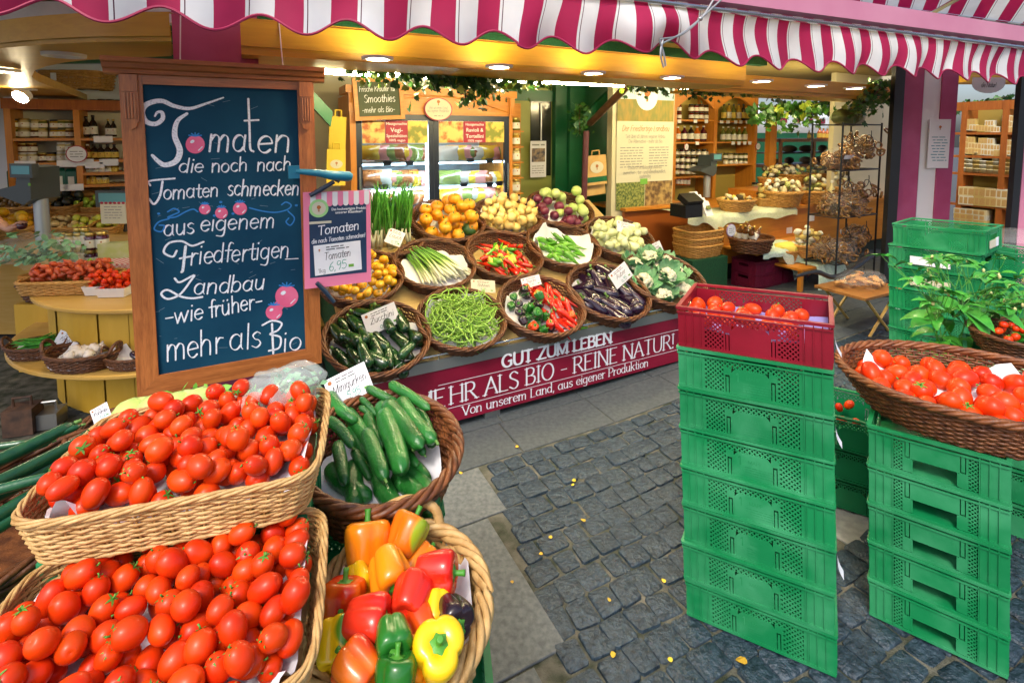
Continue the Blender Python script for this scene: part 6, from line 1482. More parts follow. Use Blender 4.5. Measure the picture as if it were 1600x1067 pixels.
mb = MB(); p = to_sn(atz(1240, 293, ctz+.16)); mb.bbox(p[0]-.8, p[0]+1.3, p[1]-.1, p[1]+.35, ctz+.001, ctz+.159); tag(mb.build('counter_step', m_honeyh, matrix=ML), 'wooden step carrying the back row of cheese baskets', 'riser')
mb = MB(); pp = atz(1146, 318, ctz+.07); mb.grid(8, 6, lambda a, b: pp+Vector(((a-.5)*.30, (b-.5)*.22, .09*sin(a*pi)*sin(b*pi)+.015*sin(a*17+b*9)))); tag(mb.build('napkin', mat('yellow_cloth', (.78, .66, .12), .8), smooth=True, angle=30), 'crumpled yellow napkin on the honey basket of the counter', 'napkin')
M_, k = hbasket(1173, 392, 0, 72, 24, 'dark brown basket of gift bottles on the low counter shelf', hbd, lz+.012)
m_choc = mat('choc_wrap', (.07, .018, .01), .25, coat=.5)
for i in range(9):
    rnd = random.Random(i); p = M_ @ Vector((rnd.uniform(-.16, .16), rnd.uniform(-.10, .1), .12)); me = J('bottle', 'brown', 'g')
    tag(put('small_bottle', me, None, Matrix.Translation(p) @ Euler((rnd.uniform(-.9, .5), rnd.uniform(-.7, .7), i)).to_matrix().to_4x4() @ Matrix.Diagonal((.06, .06, .17, 1))), 'small brown bottle with white label in the dark basket on the low shelf', 'bottle', 'gift bottles in the dark basket')
round_sign(1142, 360, CN-.52, 10, 'round lilac sign stuck at the back of the dark bottle basket', mat('lilac', (.35, .25, .5), .6))
M_, k = hbasket(1228, 408, 0, 38, 20, 'small honey basket with a yellow cloth below the counter', z=.36)
mb = MB(); pp = M_ @ Vector((0, 0, .16)); mb.ell(pp, (.12, .10, .06), 14, 8, fn=lambda d: 1+.1*sin(d.x*7)+.1*cos(d.y*8)); tag(mb.build('bread_bag', MATS['yellow_cloth'], smooth=True), 'yellow wrapped bread in the small honey basket below the counter', 'bread')
M_, k = hbasket(1262, 400, 0, 62, 22, 'honey basket of dark and white garlic bulbs below the counter', z=.40); lumps(M_, k, 30, 'small brown and white bulb in the honey basket below the counter', 'bulbs below the counter', 77, [LUMP[2], LUMP[4], LUMP[2], LUMP[3]], .036, 'bulb', 'vegetable')
bx2 = to_sn(atz(1255, 408, .36)); tb = thing('low_table', 'low table under a long pale checked cloth below the counter', 'table', matrix=ML @ Matrix.Translation((bx2[0], bx2[1], 0)))
MB().bbox(-.32, .38, -.2, .2, .33, .352).build('tabletop', m_honeyh, tb)
for x in (-.28, .34):
    for y in (-.16, .16): MB().bbox(x-.02, x+.02, y-.02, y+.02, 0, .33).build('leg', m_honey, tb)
cloth('tablecloth', 'long pale checked cloth hanging from the low table to the paving', [sn(bx2[0]-.1, bx2[1]-.205, .357), sn(bx2[0]+.12, bx2[1]-.205, .357), sn(bx2[0]+.38, bx2[1]-.205, .357)], lambda a: .30, m_gcloth2)
me_Am = crate_mesh('crate_maroon', m_cm, .42, .3, .14)
for j in range(2):
    for i in range(3 if j == 0 else 2): tag(put('plastic_crate', me_Am, None, ML @ Matrix.Translation((c0+.08+.46*j*1.0, CN-.36, i*.125))), 'maroon crate stacked under the low counter shelf', 'crate', 'maroon crates under the counter')
# stack of empty wicker trays on a green draped stand
wt = wicker_meshes('tray_stack', .24, .17, .12, m_wicko, .86, .5, 30, .007, .010, 5, 19)
gp = to_sn(atz(1092, 398, .46)); 
MB().bbox(gp[0]-.26, gp[0]+.24, gp[1]-.15, gp[1]+.2, 0, .455); o = MB().bbox(-.26, .24, -.16, .2, 0, .455).build('draped_stand', m_greend, matrix=ML @ Matrix.Translation((gp[0], gp[1], 0))); tag(o, 'dark green draped stand beside the cauliflowers', 'stand')
for i in range(3): wicker('wicker_tray', ('lowest', 'middle', 'topmost')[i]+' empty honey wicker tray of the stack by the counter', wt, ML @ Matrix.Translation((gp[0], gp[1]+.02, .458+i*.075)), 'empty wicker trays')
# scale, leaflets, till, bottles on the counter
def scale_(p, rz, label, k=1.):
    t = thing('shop_scale', label, 'scale', matrix=TR(p, rz, None, k)); md = mat('scale_grey', (.05, .065, .075), .35) if 'scale_grey' not in MATS else MATS['scale_grey']
    MB().tube([(0, 0, 0), (0, 0, .32)], .045, 12).build('column', mat('scale_column', (.45, .5, .55), .3, metal=.6) if 'scale_column' not in MATS else MATS['scale_column'], t, True)
    MB().prism([(-.30, -.10, .36), (-.02, -.10, .28), (.05, -.10, .32), (.06, -.10, .55), (-.05, -.10, .56), (-.08, -.10, .42), (-.28, -.10, .38)], (0, .2, 0)).build('body', md, t)
    MB().box((.02, -.105, .53), (.20, .05, .10)).build('head', md, t); MB().box((.02, -.1315, .535), (.16, .002, .06)).build('display', mat('lcd', (.12, .35, .42), .2) if 'lcd' not in MATS else MATS['lcd'], t)
    mb = MB(); mb.box((.05, -.102, .43), (.02, .003, .02)); mb.build('button', MATS['eco_green'], t)
scale_(atz(1104, 308, ctz+.06), RZ+.15, 'grey shop scale with lit display on the cheese counter', .95)
m_cash = mat('till_black', (.012, .013, .015), .25)
p = atz(1072, 338, ctz+.06); t = thing('card_terminal', 'black till and card terminal at the left end of the cheese counter', 'till', matrix=TR(p, RZ)); MB().box((0, 0, .06), (.22, .2, .12)).build('base', m_cash, t); MB().box((.03, -.02, .16), (.20, .14, .06), Matrix.Rotation(.5, 3, 'X')).build('screen', m_cash, t)
for i in range(4):
    p = atz(1092+i*6, 330+i*2.5, ctz+.03); w_ = .11
    t = thing('leaflet_stack', ('leftmost', 'second', 'third', 'rightmost')[i]+' white leaflet rack on the cheese counter', 'leaflets', matrix=TR(p, RZ+.1)); MB().prism([(-w_/2, 0, 0), (w_/2, 0, 0), (w_/2, .07, .20-.02*i), (-w_/2, .07, .20-.02*i)], (0, .02, 0)).build('sheets', m_paper, t)
    MB().prism([(-w_*.3, -.001+.02, .06), (w_*.3, -.001+.02, .06), (w_*.3, .033, .10), (-w_*.3, .033, .10)], (0, -.003, .001)).build('picture', MATS['poster_plant'] if i == 3 else m_laby, t)
for (u, v, w_, h_, me, lb) in ((1130, 286, 18, 38, J('jar', 'olive', 'd'), 'tall pale jar beside the shop scale'), (1168, 286, 16, 34, J('jar', 'cream', 'd'), 'tall pale jar right of the green brochure'), (1298, 320, 12, 38, J('bottle', 'cream', 'w'), 'white bottle standing at the counter edge'), (1170, 305, 9, 14, J('jar', 'red', 'd'), 'small red jar behind the yellow napkin'), (1180, 303, 12, 18, J('jar', 'cream', 'd'), 'small white jar behind the yellow napkin')):
    shelf_at(atz(u, v, ctz+.004), w_, h_, me, 'jar', lb, 'jar', None)
p = atz(1152, 286, ctz+.01); t = thing('brochure', 'green and white brochure standing on the cheese counter', 'brochure', matrix=TR(p, RZ)); w_ = .19; MB().prism([(-w_/2, 0, 0), (w_/2, 0, 0), (w_*.42, .05, .36), (-w_*.42, .05, .36)], (0, .012, 0)).build('sheet', m_paper, t); MB().prism([(-w_*.42, .012, .1), (w_*.42, .012, .1), (w_*.40, .033, .25), (-w_*.40, .033, .25)], (0, -.003, .0)).build('picture', MATS['poster_plant'], t)
# bread cabinet
BNn = 4.9; b0, bz1 = zN(1220, 217, BNn); b1, bz0 = zN(1340, 268, BNn); b0z = zN(1222, 264, BNn)[1]
t = thing('bread_cabinet', 'wooden framed glass cabinet with breads at the back of the cheese counter', 'cabinet', matrix=ML)
mw = wood('cabinet_wood', (.30, .13, .03), (.22, .09, .02), 3)
for a in (b0, (b0+b1)*.5-.2, b1*.62+b0*.38, b1-.05): MB().bbox(a, a+.05, BNn, BNn+.03, b0z, bz1).build('frame_post', mw, t)
for z in (b0z, bz1-.05): MB().bbox(b0, b1, BNn+.001, BNn+.5, z, z+.05).build('frame_board', mw, t)
MB().bbox(b0+.05, b1-.05, BNn+.1, BNn+.45, (b0z+bz1)/2-.01, (b0z+bz1)/2+.01).build('shelf', mw, t); MB().bbox(b0+.05, b1-.05, BNn+.012, BNn+.016, b0z+.05, bz1-.05).build('pane', m_glass, t)
m_bread = mat('bread_crust', (.30, .12, .025), .7, (.5, .28, .09), 8, .2)
BR_ = MB().ell((0, 0, 0), (.12, .07, .055), 12, 8).mesh('loaf', m_bread)
for i in range(10):
    p = sn(b0+.15+(b1-b0-.3)*(i % 5)/4, BNn+.25, (b0z+.10 if i < 5 else (b0z+bz1)/2+.06)); tag(put('bread_loaf', BR_, None, TR(p, i*.9)), 'brown loaf in the wooden glass cabinet', 'bread', 'loaves in the cabinet')
row(1277, 1332, 217, 218, BNn+.2, 9, 7.5, 17, [J('bottle', 'orange', 'g', 'y')], 'bottle', 'orange juice bottle on top of the bread cabinet', 'bottle', 'orange bottles on the cabinet'); row(1261, 1271, 217, 217, BNn+.2, 2, 5, 14, [J('bottle', 'amber', 'w', 'y')], 'bottle', 'short yellow bottle beside the orange ones on the cabinet', 'bottle', 'yellow bottles on the cabinet')
tag(box_('counter_post', m_honey, zN(1203, 230, 4.7)[0], zN(1213, 230, 4.7)[0], 4.7, 4.78, .3, zN(1207, 180, 4.7)[1]), 'slim honey wood post left of the bread cabinet', 'post')
# bright stall across the way seen through the gap
t = thing('far_stall', 'far white market stall with scalloped awning seen through the gap', 'stall', matrix=ML)
fa = [zN(u, v, 9.) for u, v in ((1190, 190), (1345, 196), (1190, 235))]
mb = MB(); mb.grid(60, 2, lambda a, b: (fa[0][0]+(fa[1][0]-fa[0][0])*1.6*a, 9., zN(1190, 183, 9.)[1]+(zN(1190, 196, 9.)[1]-zN(1190, 183, 9.)[1])*(1-b)*(1+.25*abs(sin(a*30))))); mb.build('valance', m_rowhite, t)
mb = MB()
for i in range(12): x = fa[0][0]+(fa[1][0]-fa[0][0])*1.5*(i+.3)/12; mb.bbox(x, x+.25, 8.96, 8.98, zN(1190, 189, 9.)[1]-.05, zN(1190, 184, 9.)[1])
mb.build('maroon_mark', m_maroon, t)
mb = MB(); mb.prism([(fa[0][0], 9., zN(1190, 183, 9.)[1]), (fa[0][0]+(fa[1][0]-fa[0][0])*1.6, 9., zN(1190, 183, 9.)[1]), (fa[0][0]+(fa[1][0]-fa[0][0])*1.6, 10.5, zN(1190, 160, 9.)[1]), (fa[0][0], 10.5, zN(1190, 160, 9.)[1])], (0, 0, .03)); mb.build('roof', m_rowhite, t)
MB().bbox(fa[0][0]-.5, fa[1][0]+4, 11, 11.1, 0, 2.4).build('back', m_white, t); MB().bbox(fa[0][0]-.5, fa[1][0]+4, 9.1, 9.15, 0, zN(1190, 208, 9.)[1]).build('counter', m_greenp, t)
# ---- black wire rack with bags of pretzels
RN = 2.95; ra = zN(1312, 300, RN)[0]; rb_ = zN(1372, 300, RN)[0]
t = thing('wire_rack', 'black wire rack with pretzel bags beside the black post', 'rack', matrix=ML)
zr = zN(1340, 195, RN)[1]
for (x, y) in ((ra, RN), (rb_, RN), (ra, RN+.3), (rb_, RN+.3)): MB().tube([(x, y, .18), (x, y, zr+.02)], .010, 6).build('upright', m_black, t, True)
rz_ = [zN(1340, v, RN)[1] for v in (195, 266, 338, 408)]
for z in rz_:
    mb = MB(); mb.tube([(ra, RN, z), (rb_, RN, z), (rb_, RN+.3, z), (ra, RN+.3, z)], .008, 6, closed=True)
    for q in range(7): x = ra+(rb_-ra)*(q+1)/8; mb.tube([(x, RN, z), (x, RN+.3, z)], .003, 4)
    mb.build('wire_shelf', m_black, t, True)
    mb = MB()
    for sg in (0, 1):
        c = Vector((ra+(rb_-ra)*(.18+.5*sg), RN-.004, z-.22)); mb.tube([c+Vector((.09*cos(q*.35)*(1-q/26), 0, .10*sin(q*.35)*(1-q/26)+q*.008)) for q in range(20)], .004, 5)
    mb.build('wire_scroll', m_black, t, True)
m_prz = mat('pretzel', (.13, .05, .012), .35, (.36, .19, .05), 24, .4, 60, coat=.5)
def prz_bag(sd):
    rnd = random.Random(sd); mb = MB()
    for i in range(60):
        c = Vector((rnd.gauss(0, .085), rnd.gauss(0, .05), abs(rnd.gauss(.08, .06)))); ax = Vector((rnd.gauss(0, 1), rnd.gauss(0, 1), rnd.gauss(0, 1))).normalized(); x = ax.orthogonal().normalized(); y = ax.cross(x)
        mb.tube([c+(x*cos(2*pi*q/10)+y*sin(2*pi*q/10))*.032 for q in range(10)], .009, 5, closed=True)
    return mb.mesh('pretzel_heap', m_prz)
PZ = [prz_bag(i) for i in range(3)]
m_film = mat('clear_film', (.85, .88, .9), .12, trans=.0, alpha=.07, coat=.5)
film = MB().ell((0, 0, .09), (.19, .11, .12), 16, 10, fn=lambda d: 1+.08*sin(d.x*9+d.z*7)+.06*cos(d.y*11)).mesh('film', m_film)
for j, z in enumerate(rz_[1:]):
    for i in range(3):
        o = tag(put('pretzel_bag', PZ[(i+j) % 3], None, ML @ Matrix.Translation((ra+(rb_-ra)*(.2+.3*i), RN+.13, z+.012+(.0 if i < 2 else .12))) @ Matrix.Rotation(i*.8+j, 4, 'Z')), 'clear bag of brown pretzels on the black wire rack', 'pretzel bag', 'pretzel bags'); put('film', film, o)
        MB().grid(2, 2, lambda a, b: (-.08+.16*a, -.12-.012*b, .10+.04*b)).build('paper_label', m_paper, o)
m_gbag = mat('green_bag', (.05, .07, .02), .3, (.18, .2, .06), 9, coat=.4)
mb = MB(); mb.ell((0, 0, .07), (.2, .13, .09), 18, 10, fn=lambda d: 1+.12*sin(d.x*8+d.y*5)); tag(mb.build('dark_bag', m_gbag, smooth=True, matrix=ML @ Matrix.Translation(((ra+rb_)/2, RN+.15, zr+.01))), 'dark olive bag on top of the black wire rack', 'bag')
# posts: black corner post, magenta and white columns
def pst_(nm, lb, u0, u1, y, dy, m): x0, x1 = aty(u0, 300, y).x, aty(u1, 300, y).x; return tag(MB().bbox(x0, x1, y, y+dy, 0, 2.5).build(nm, m), lb, 'post')
pst_('corner_post', 'black corner post between the wire rack and the magenta column', 1389, 1404, 4.86, .06, m_black); pst_('column', 'magenta painted column right of the black post', 1402, 1433, 4.97, .08, m_pink); pst_('column', 'white column between two magenta columns', 1433.5, 1461, 4.985, .08, m_white); pst_('column', 'magenta column carrying a white notice', 1461.5, 1486, 4.97, .08, m_pink); pst_('corner_post', 'black post at the far right of the second shop', 1583, 1594, 4.4, .05, m_black); pst_('column', 'pale magenta column at the right picture edge', 1595, 1680, 4.42, .06, m_pinkl)
p = aty(1467, 225, 4.95); q_ = 4.95/F
t = thing('notice', 'white printed notice taped on the magenta column', 'notice', matrix=TR(p))
MB().bbox(-16.5*q_, 16.5*q_, -.002, .003, -38*q_, 38*q_).build('sheet', m_white, t); L = MB()
for j in range(9): scribble(L, -12*q_+.01*(j % 3), .06-j*.028, 22*q_, .014, 0, j)
L.build('lettering', mat('ink_teal', (.05, .25, .3), .6), t, matrix=Matrix(((1, 0, 0, 0), (0, 0, -1, -.003), (0, 1, 0, 0), (0, 0, 0, 1)))); emblem(t, Matrix(((1, 0, 0, 0), (0, 0, -1, -.004), (0, 1, 0, 25*q_), (0, 0, 0, 1))), .03)
tag(MB().bbox(aty(1486, 300, 5.4).x, aty(1640, 300, 5.4).x, 5.3, 5.6, aty(1520, 128, 5.3).z, aty(1520, 112, 5.3).z).build('canopy_beam', m_beam), 'short ochre beam over the second shop', 'beam')
# ---- second shop at the far right: shelf wall along N
WS = 8.4
def ats(u, v, s): r = ray(u, v); return O+r*((s-O.dot(S))/r.dot(S))
w0 = to_sn(ats(1492, 250, WS)); w1 = to_sn(ats(1600, 250, WS))
t = thing('shop_shelf', 'tall wooden shelf of yellow packages in the second shop at the right', 'shelf', matrix=ML)
na, nb = w1[1]-.3, w0[1]+.05
zz = lambda v: to_sn(ats(1545, v, WS))[2]
MB().bbox(WS+.30, WS+.34, na, nb, 0, zz(160)).build('back', MATS['shelf_back'], t)
for u in (1502, 1566, 1640): n_ = to_sn(ats(u, 250, WS))[1]; MB().bbox(WS, WS+.299, n_-.03, n_+.03, 0, zz(158)).build('upright', wood('shop_wood', (.42, .13, .02), (.3, .08, .015), 3) if 'shop_wood' not in MATS else bpy.data.materials['shop_wood'], t)
MATS['shop_wood'] = bpy.data.materials['shop_wood']
for v in (207, 244, 272, 322): MB().bbox(WS+.002, WS+.298, na, nb, zz(v)-.03, zz(v)).build('shelf_board', MATS['shop_wood'], t)
MB().bbox(WS+.01, WS+.05, na, nb, zz(172), zz(158)).build('arch', MATS['shop_wood'], t)
m_cart = [mat('carton_'+n, c, .6, var=.15) for n, c in (('straw', (.62, .46, .14)), ('cream', (.68, .58, .30)), ('white', (.68, .66, .5)))]
def carton(i):
    mb = MB(); mb.bbox(-.5, .5, -.5, .5, 0, 1); return mb
CART = []
for i, m in enumerate(m_cart):
    mb = MB(); mb.bbox(-.5, .5, -.5, .5, 0, 1); mb.cur = 1
    for q in range(3): mb.bbox(-.42+.3*q, -.2+.3*q, -.515, -.5005, .15, .85)
    CART.append(mb.mesh('carton', [m, m_leafk], False))
TIN = [MB().lathe([(.5, 0), (.5, .8), (.52, .82), (.52, 1.)], 14).mesh('tin', m) for m in m_cart]
def srow(v, u0, u1, cnt, wpx, hpx, mes, stack, label, group, name='carton'):
    rnd = random.Random(int(v))
    for i in range(cnt):
        u = u0+(u1-u0)*(i+.5)/cnt
        for k in range(stack if isinstance(stack, int) else rnd.randint(*stack)):
            p = ats(u, v+(u-1545)*.075-k*hpx*.98, WS+.05); dep = (p-O).dot(Vector((0, cos(PIT), -sin(PIT)))); w_ = wpx*dep/F; h_ = hpx*dep/F
            tag(put(name, rnd.choice(mes), None, Matrix.Translation(p) @ Matrix.Rotation(RZ-pi/2, 4, 'Z') @ Matrix.Diagonal((w_*1.1, w_, h_, 1))), label, 'package', group)
srow(206, 1505, 1562, 6, 10, 9, CART, (1, 2), 'small yellow carton on the upper shelf of the second shop', 'cartons in the second shop'); srow(243, 1503, 1562, 6, 10, 9, CART, (2, 3), 'small yellow carton on the upper shelf of the second shop', 'cartons in the second shop'); srow(271, 1500, 1595, 9, 11, 6.5, TIN, (3, 5), 'round pale box stacked on the long shelf of the second shop', 'round boxes in the second shop', 'round_box'); srow(322, 1504, 1590, 5, 17, 14, CART, 2, 'yellow egg carton on the lower shelf of the second shop', 'egg cartons in the second shop'); srow(205, 1570, 1600, 4, 9, 9, CART, 3, 'small yellow carton on the upper shelf of the second shop', 'cartons in the second shop'); srow(243, 1570, 1600, 4, 9, 9, CART, 3, 'small yellow carton on the upper shelf of the second shop', 'cartons in the second shop'); srow(352, 1500, 1540, 2, 22, 8, CART, 3, 'long straw carton at the bottom of the second shop', 'long cartons in the second shop')
tag(box_('shop_wall', m_cream, 6.6, WS+.9, nb+.5, nb+.56, 0, 2.6), 'cream wall of the second shop behind its shelf', 'wall')
t = thing('hanging_sign', 'white curved sign with handwriting under the awning at the right', 'sign', matrix=TR(aty(1545, 131, 4.3), 0, None, .5)); MB().prism([(.22*cos(q*.35)*1.25, 0, .16*sin(q*.35)) for q in range(-9, 1)]+[(.27, 0, .1), (-.27, 0, .1)], (0, .01, 0)).build('board', m_white, t)
L = MB(); write(L, 'die Natur!', -.13, -.06, .05, .12, 'nib', .3, width=.25); L.build('lettering', m_ink, t, matrix=Matrix(((1, 0, 0, 0), (0, 0, -1, -.002), (0, 1, 0, 0), (0, 0, 0, 1))))
# ---- folding table with food bags right of the counter
tp = atz(1345, 446, .46); t = thing('folding_table', 'small folding table on crossed wooden legs under the wire rack', 'table', matrix=TR((tp.x, tp.y, 0), RZ))
MB().bbox(-.30, .30, -.2, .2, .43, .45).build('tabletop', mw, t)
for y in (-.16, .16):
    for sg in (1, -1): MB().tube([(-.24*sg, y+.008*sg, 0), (.24*sg, y+.008*sg, .43)], .012, 6).build('leg', m_drumtop, t, True)
mb = MB(); mb.grid(12, 6, lambda a, b: (.05+.27*a, -.205-.01*sin(a*20)*b, .455-.16*b)); tag(mb.build('tablecloth', m_gcloth2, smooth=True, matrix=TR((tp.x, tp.y, 0), RZ)), 'short checked cloth hanging from the small folding table', 'cloth')
mb = MB(); mb.ell((0, 0, .06), (.26, .15, .07), 18, 8, fn=lambda d: 1+.12*sin(d.x*9+d.y*5)); o = tag(mb.build('snack_bag', m_film, smooth=True, matrix=TR((tp.x, tp.y, .452), RZ)), 'clear bag of snacks lying on the small folding table', 'bag'); 
mb = MB(); rnd = random.Random(3)
for i in range(30): mb.ell((rnd.uniform(-.2, .2), rnd.uniform(-.1, .1), rnd.uniform(.02, .08)), (.04, .018, .015), 7, 5, Matrix.Rotation(rnd.uniform(0, 3), 3, 'Z'))
mb.build('snack_filling', m_bread, o, True)
mb = MB(); mb.tube(catmull([atn(1242, 432, 2.5), atn(1275, 425, 2.5), atn(1300, 433, 2.5), atn(1325, 425, 2.5), atn(1362, 398, 2.5)], 6), [.014]*6+[.02]*7+[.022]*8+[.026]*4, 8); tag(mb.build('umbrella', m_black, smooth=True), 'folded black umbrella leaning between the red crate and the folding table', 'umbrella')
# ---- far crates behind the chilli plant
FS = Matrix.Translation((2.47, 3.225, 1.121-.68)) @ Matrix.Rotation(-.016, 4, 'X') @ Matrix.Rotation(-.049, 4, 'Y') @ Matrix.Rotation(-1.0, 4, 'Z')
for i in range(8):
    z = .68-.122-i*.134; off = (0, 0) if i == 0 else (-.02, -.01)
    o = tag(put('plastic_crate', crate_f if i else None or me_A, None, FS @ Matrix.Translation((off[0], off[1], z))), ('topmost', 'second', 'third', 'fourth', 'fifth', 'sixth', 'seventh', 'lowest')[i]+' green crate from the top of the stack behind the chilli plant', 'crate', 'green crates behind the chilli plant') if False else tag(put('plastic_crate', me_A, None, FS @ Matrix.Translation((off[0], off[1], z))), ('topmost', 'second', 'third', 'fourth', 'fifth', 'sixth', 'seventh', 'lowest')[i]+' green crate from the top of the stack behind the chilli plant', 'crate', 'green crates behind the chilli plant')
    if i == 0: MB().bbox(.4545, .457, .06, .16, .03, .075).build('paper_tag', m_papercream, o); MB().bbox(.4545, .457, .165, .21, .03, .08).build('paper_tag', m_tag, o)
    if i in (1, 2): MB().bbox(.12, .32, -.007, -.0045, .03, .08).build('paper_tag', m_tag if i == 1 else m_papercream, o)
for i in range(6): tag(put('plastic_crate', me_A, None, TR((2.93, 3.12, .16+i*.139), -1.0)), ('lowest', 'second', 'third', 'fourth', 'fifth', 'topmost')[i]+' green crate from below of the stack at the right edge', 'crate', 'green crates at the right edge')
mb = MB(); mb.ell((3.15, 3.1, 1.06), (.2, .14, .06), 16, 8, fn=lambda d: 1+.15*sin(d.x*9+d.y*7)); tag(mb.build('plastic_bag', m_film, smooth=True), 'crumpled clear plastic bag on the crates at the right edge', 'bag')
# ---- chilli plant
def plant(base, top, n, seed, spread):
    rnd = random.Random(seed); st = MB(); lf = MB(); fl = MB()
    def leaf(p, d, L_, W_, droop):
        d = d.normalized(); sd = d.cross(UP).normalized() if abs(d.z) < .95 else Vector((1, 0, 0)); sd = (sd+UP*rnd.uniform(-.5, .5)).normalized(); k = len(lf.v); n_ = 6; pts = []
        for i in range(n_+1):
            t = i/n_; w_ = W_*(sin(pi*min(1, t**.75)))**.8*.5+.0003; c = p+d*(L_*t)-UP*(droop*L_*t*t)
            pts += [c-sd*w_+UP*w_*.3, c-UP*.001, c+sd*w_+UP*w_*.3]
        lf.addv(pts)
        for i in range(n_):
            for j in range(2): a = k+i*3+j; lf.face(a, a+1, a+4, a+3)
    def grow(p, d, L_, r, lev):
        path = [p]; cur = p
        for i in range(5): d = (d+Vector((rnd.gauss(0, .10), rnd.gauss(0, .10), .05))).normalized(); cur = cur+d*L_/5; path.append(cur)
        st.tube(path, [r*(1-.12*i) for i in range(6)], 6)
        if lev == 0 or L_ < .06:
            for q in range(3): leaf(cur, Vector((rnd.gauss(0, 1), rnd.gauss(0, 1), rnd.uniform(-.1, .4))), rnd.uniform(.035, .085), rnd.uniform(.016, .036), rnd.uniform(.1, .6))
            if rnd.random() < .4: fl.ell(cur+Vector((rnd.gauss(0, .01), rnd.gauss(0, .01), -.008)), (.006, .006, .010), 7, 5)
            return
        for q in range(3 if lev > 1 else 2):
            a = rnd.uniform(0, 6.28); grow(cur, (d+Vector((cos(a), sin(a), .15))*spread).normalized(), L_*rnd.uniform(.72, .95), r*.65, lev-1)
        for q in range(1): leaf(path[2+q*2], Vector((rnd.gauss(0, 1), rnd.gauss(0, 1), .2)), rnd.uniform(.10, .15), rnd.uniform(.05, .08), rnd.uniform(.3, .9))
    for i in range(n): grow(base+Vector((rnd.uniform(-.06, .06), rnd.uniform(-.05, .05), 0)), Vector((rnd.gauss(0, .25), rnd.gauss(0, .15), 1)), top, .006, 3)
    return st, lf, fl
m_cl = mat('chilli_leaf', (.03, .22, .025), .38, (.07, .36, .04), 12, coat=.1); m_cs = mat('chilli_stem', (.07, .28, .03), .5); m_bud = mat('flower_bud', (.55, .55, .22), .5)
pb_ = atz(1480, 600, .66)
for i, (dx, dy, n_, sd, lb) in enumerate(((.20, .22, 3, 3, 'leafy chilli plant with white buds behind the oval tomato basket'), (.50, .12, 2, 8, 'smaller chilli plant at the right edge behind the oval basket'))):
    t = thing('chilli_plant', lb, 'plant', (0, 0, 0)); b = Vector((pb_.x+dx, pb_.y+dy, .50)); st, lf, fl = plant(b, .21 if i == 0 else .17, n_, sd, .5)
    st.build('stem', m_cs, t, True); lf.build('foliage', m_cl, t, True); fl.build('flower_bud', m_bud, t, True)
    MB().lathe([(.09, .30), (.12, .52), (.125, .52), (.11, .50), (.001, .49)], 20, c=(b.x, b.y, ground_h(b.x, b.y)-.075), capt=False).build('pot', mat('pot_brown', (.12, .04, .02), .7) if 'pot_brown' not in MATS else MATS['pot_brown'], t, True)
    plain_stack((b.x, b.y, ground_h(b.x, b.y)), -.7, 2, 'green crate under the %s chilli plant' % ('large' if i == 0 else 'smaller'), .11, me_As, .40, .28)
sb_ = atz(1590, 520, .88); MS_ = TR((sb_.x+.05, sb_.y, .80), 0, None, .8)
wicker('wicker_basket', 'small dark basket of tomatoes at the right edge behind the plant', dk, MS_); put_tomatoes(heap(22, in_oval(.19, .17, 1), lambda x, y: .05, .03, 5, 12, (.19, .17)), MS_, 'tomato in the small dark basket at the right edge', 'tomatoes at the right edge', 5)
plain_stack((sb_.x+.05, sb_.y, .06), -.7, 5, 'green crate under the small basket at the right edge', .1475, me_As, .40, .28)
mb = MB(); pp = atz(1585, 590, .80); mb.ell(pp, (.12, .10, .07), 16, 9, fn=lambda d: 1+.12*sin(d.x*9+d.y*7)); o = tag(mb.build('plastic_bag', m_film, smooth=True), 'clear bag of green herbs beside the oval tomato basket', 'bag')
mb = MB(); mb.ell(pp, (.09, .07, .05), 14, 8, fn=lambda d: 1+.25*sin(d.x*13+d.y*9)*cos(d.z*11)); mb.build('herbs', m_cleaf, o, True)
# ---- ivy along the beam
m_ivy = mat('ivy_leaf', (.015, .07, .012), .4, (.05, .17, .02), 10, coat=.15); m_ivyl = mat('ivy_light', (.16, .26, .02), .4, (.3, .36, .04), 10)
def ivy(pts, n, spread, hang, seed, label, size=.035, mixl=.2):
    rnd = random.Random(seed); Q = catmull(pts, 8); a = MB(); st = MB(); st.tube(Q, .006, 5)
    t = thing('ivy_garland', label, 'plant')
    for i in range(n):
        b = Q[rnd.randrange(len(Q))]; c = b+Vector((rnd.gauss(0, spread), rnd.gauss(0, spread*.6), -abs(rnd.gauss(0, hang))*(rnd.random()**.5)+rnd.uniform(-.02, .03)))
        d = Vector((rnd.gauss(0, 1), rnd.gauss(0, 1), rnd.gauss(-.4, .6))).normalized(); x = d.orthogonal().normalized(); y = d.cross(x); s_ = size*rnd.uniform(.6, 1.3); a.cur = 1 if rnd.random() < mixl else 0
        sh = [(0, -.6), (.35, -.75), (.7, -.3), (.45, .0), (.55, .5), (.2, .35), (0, 1), (-.2, .35), (-.55, .5), (-.45, .0), (-.7, -.3), (-.35, -.75)]
        a.poly([c+x*(p*s_)+y*(q*s_)+d*(abs(p)*s_*.25) for p, q in sh])
    put('foliage', a.mesh('ivy_foliage', [m_ivy, m_ivyl], False), t); st.build('stem', MATS['brown_pole'], t, True)
ivy([atn(u, v, 2.9) for u, v in ((560, 104), (620, 110), (700, 116), (760, 122), (850, 128))], 330, .05, .05, 1, 'ivy garland along the tube light above the fridge', .03)
ivy([atn(u, v, 2.9) for u, v in ((640, 112), (680, 114), (740, 125), (755, 130))], 230, .06, .09, 2, 'bushy ivy hanging in front of the fridge cornice', .034, .1)
ivy([atn(u, v, 2.9) for u, v in ((720, 125), (728, 150), (718, 165))], 16, .015, .02, 5, 'single ivy shoot dangling in front of the fridge', .03, 0)
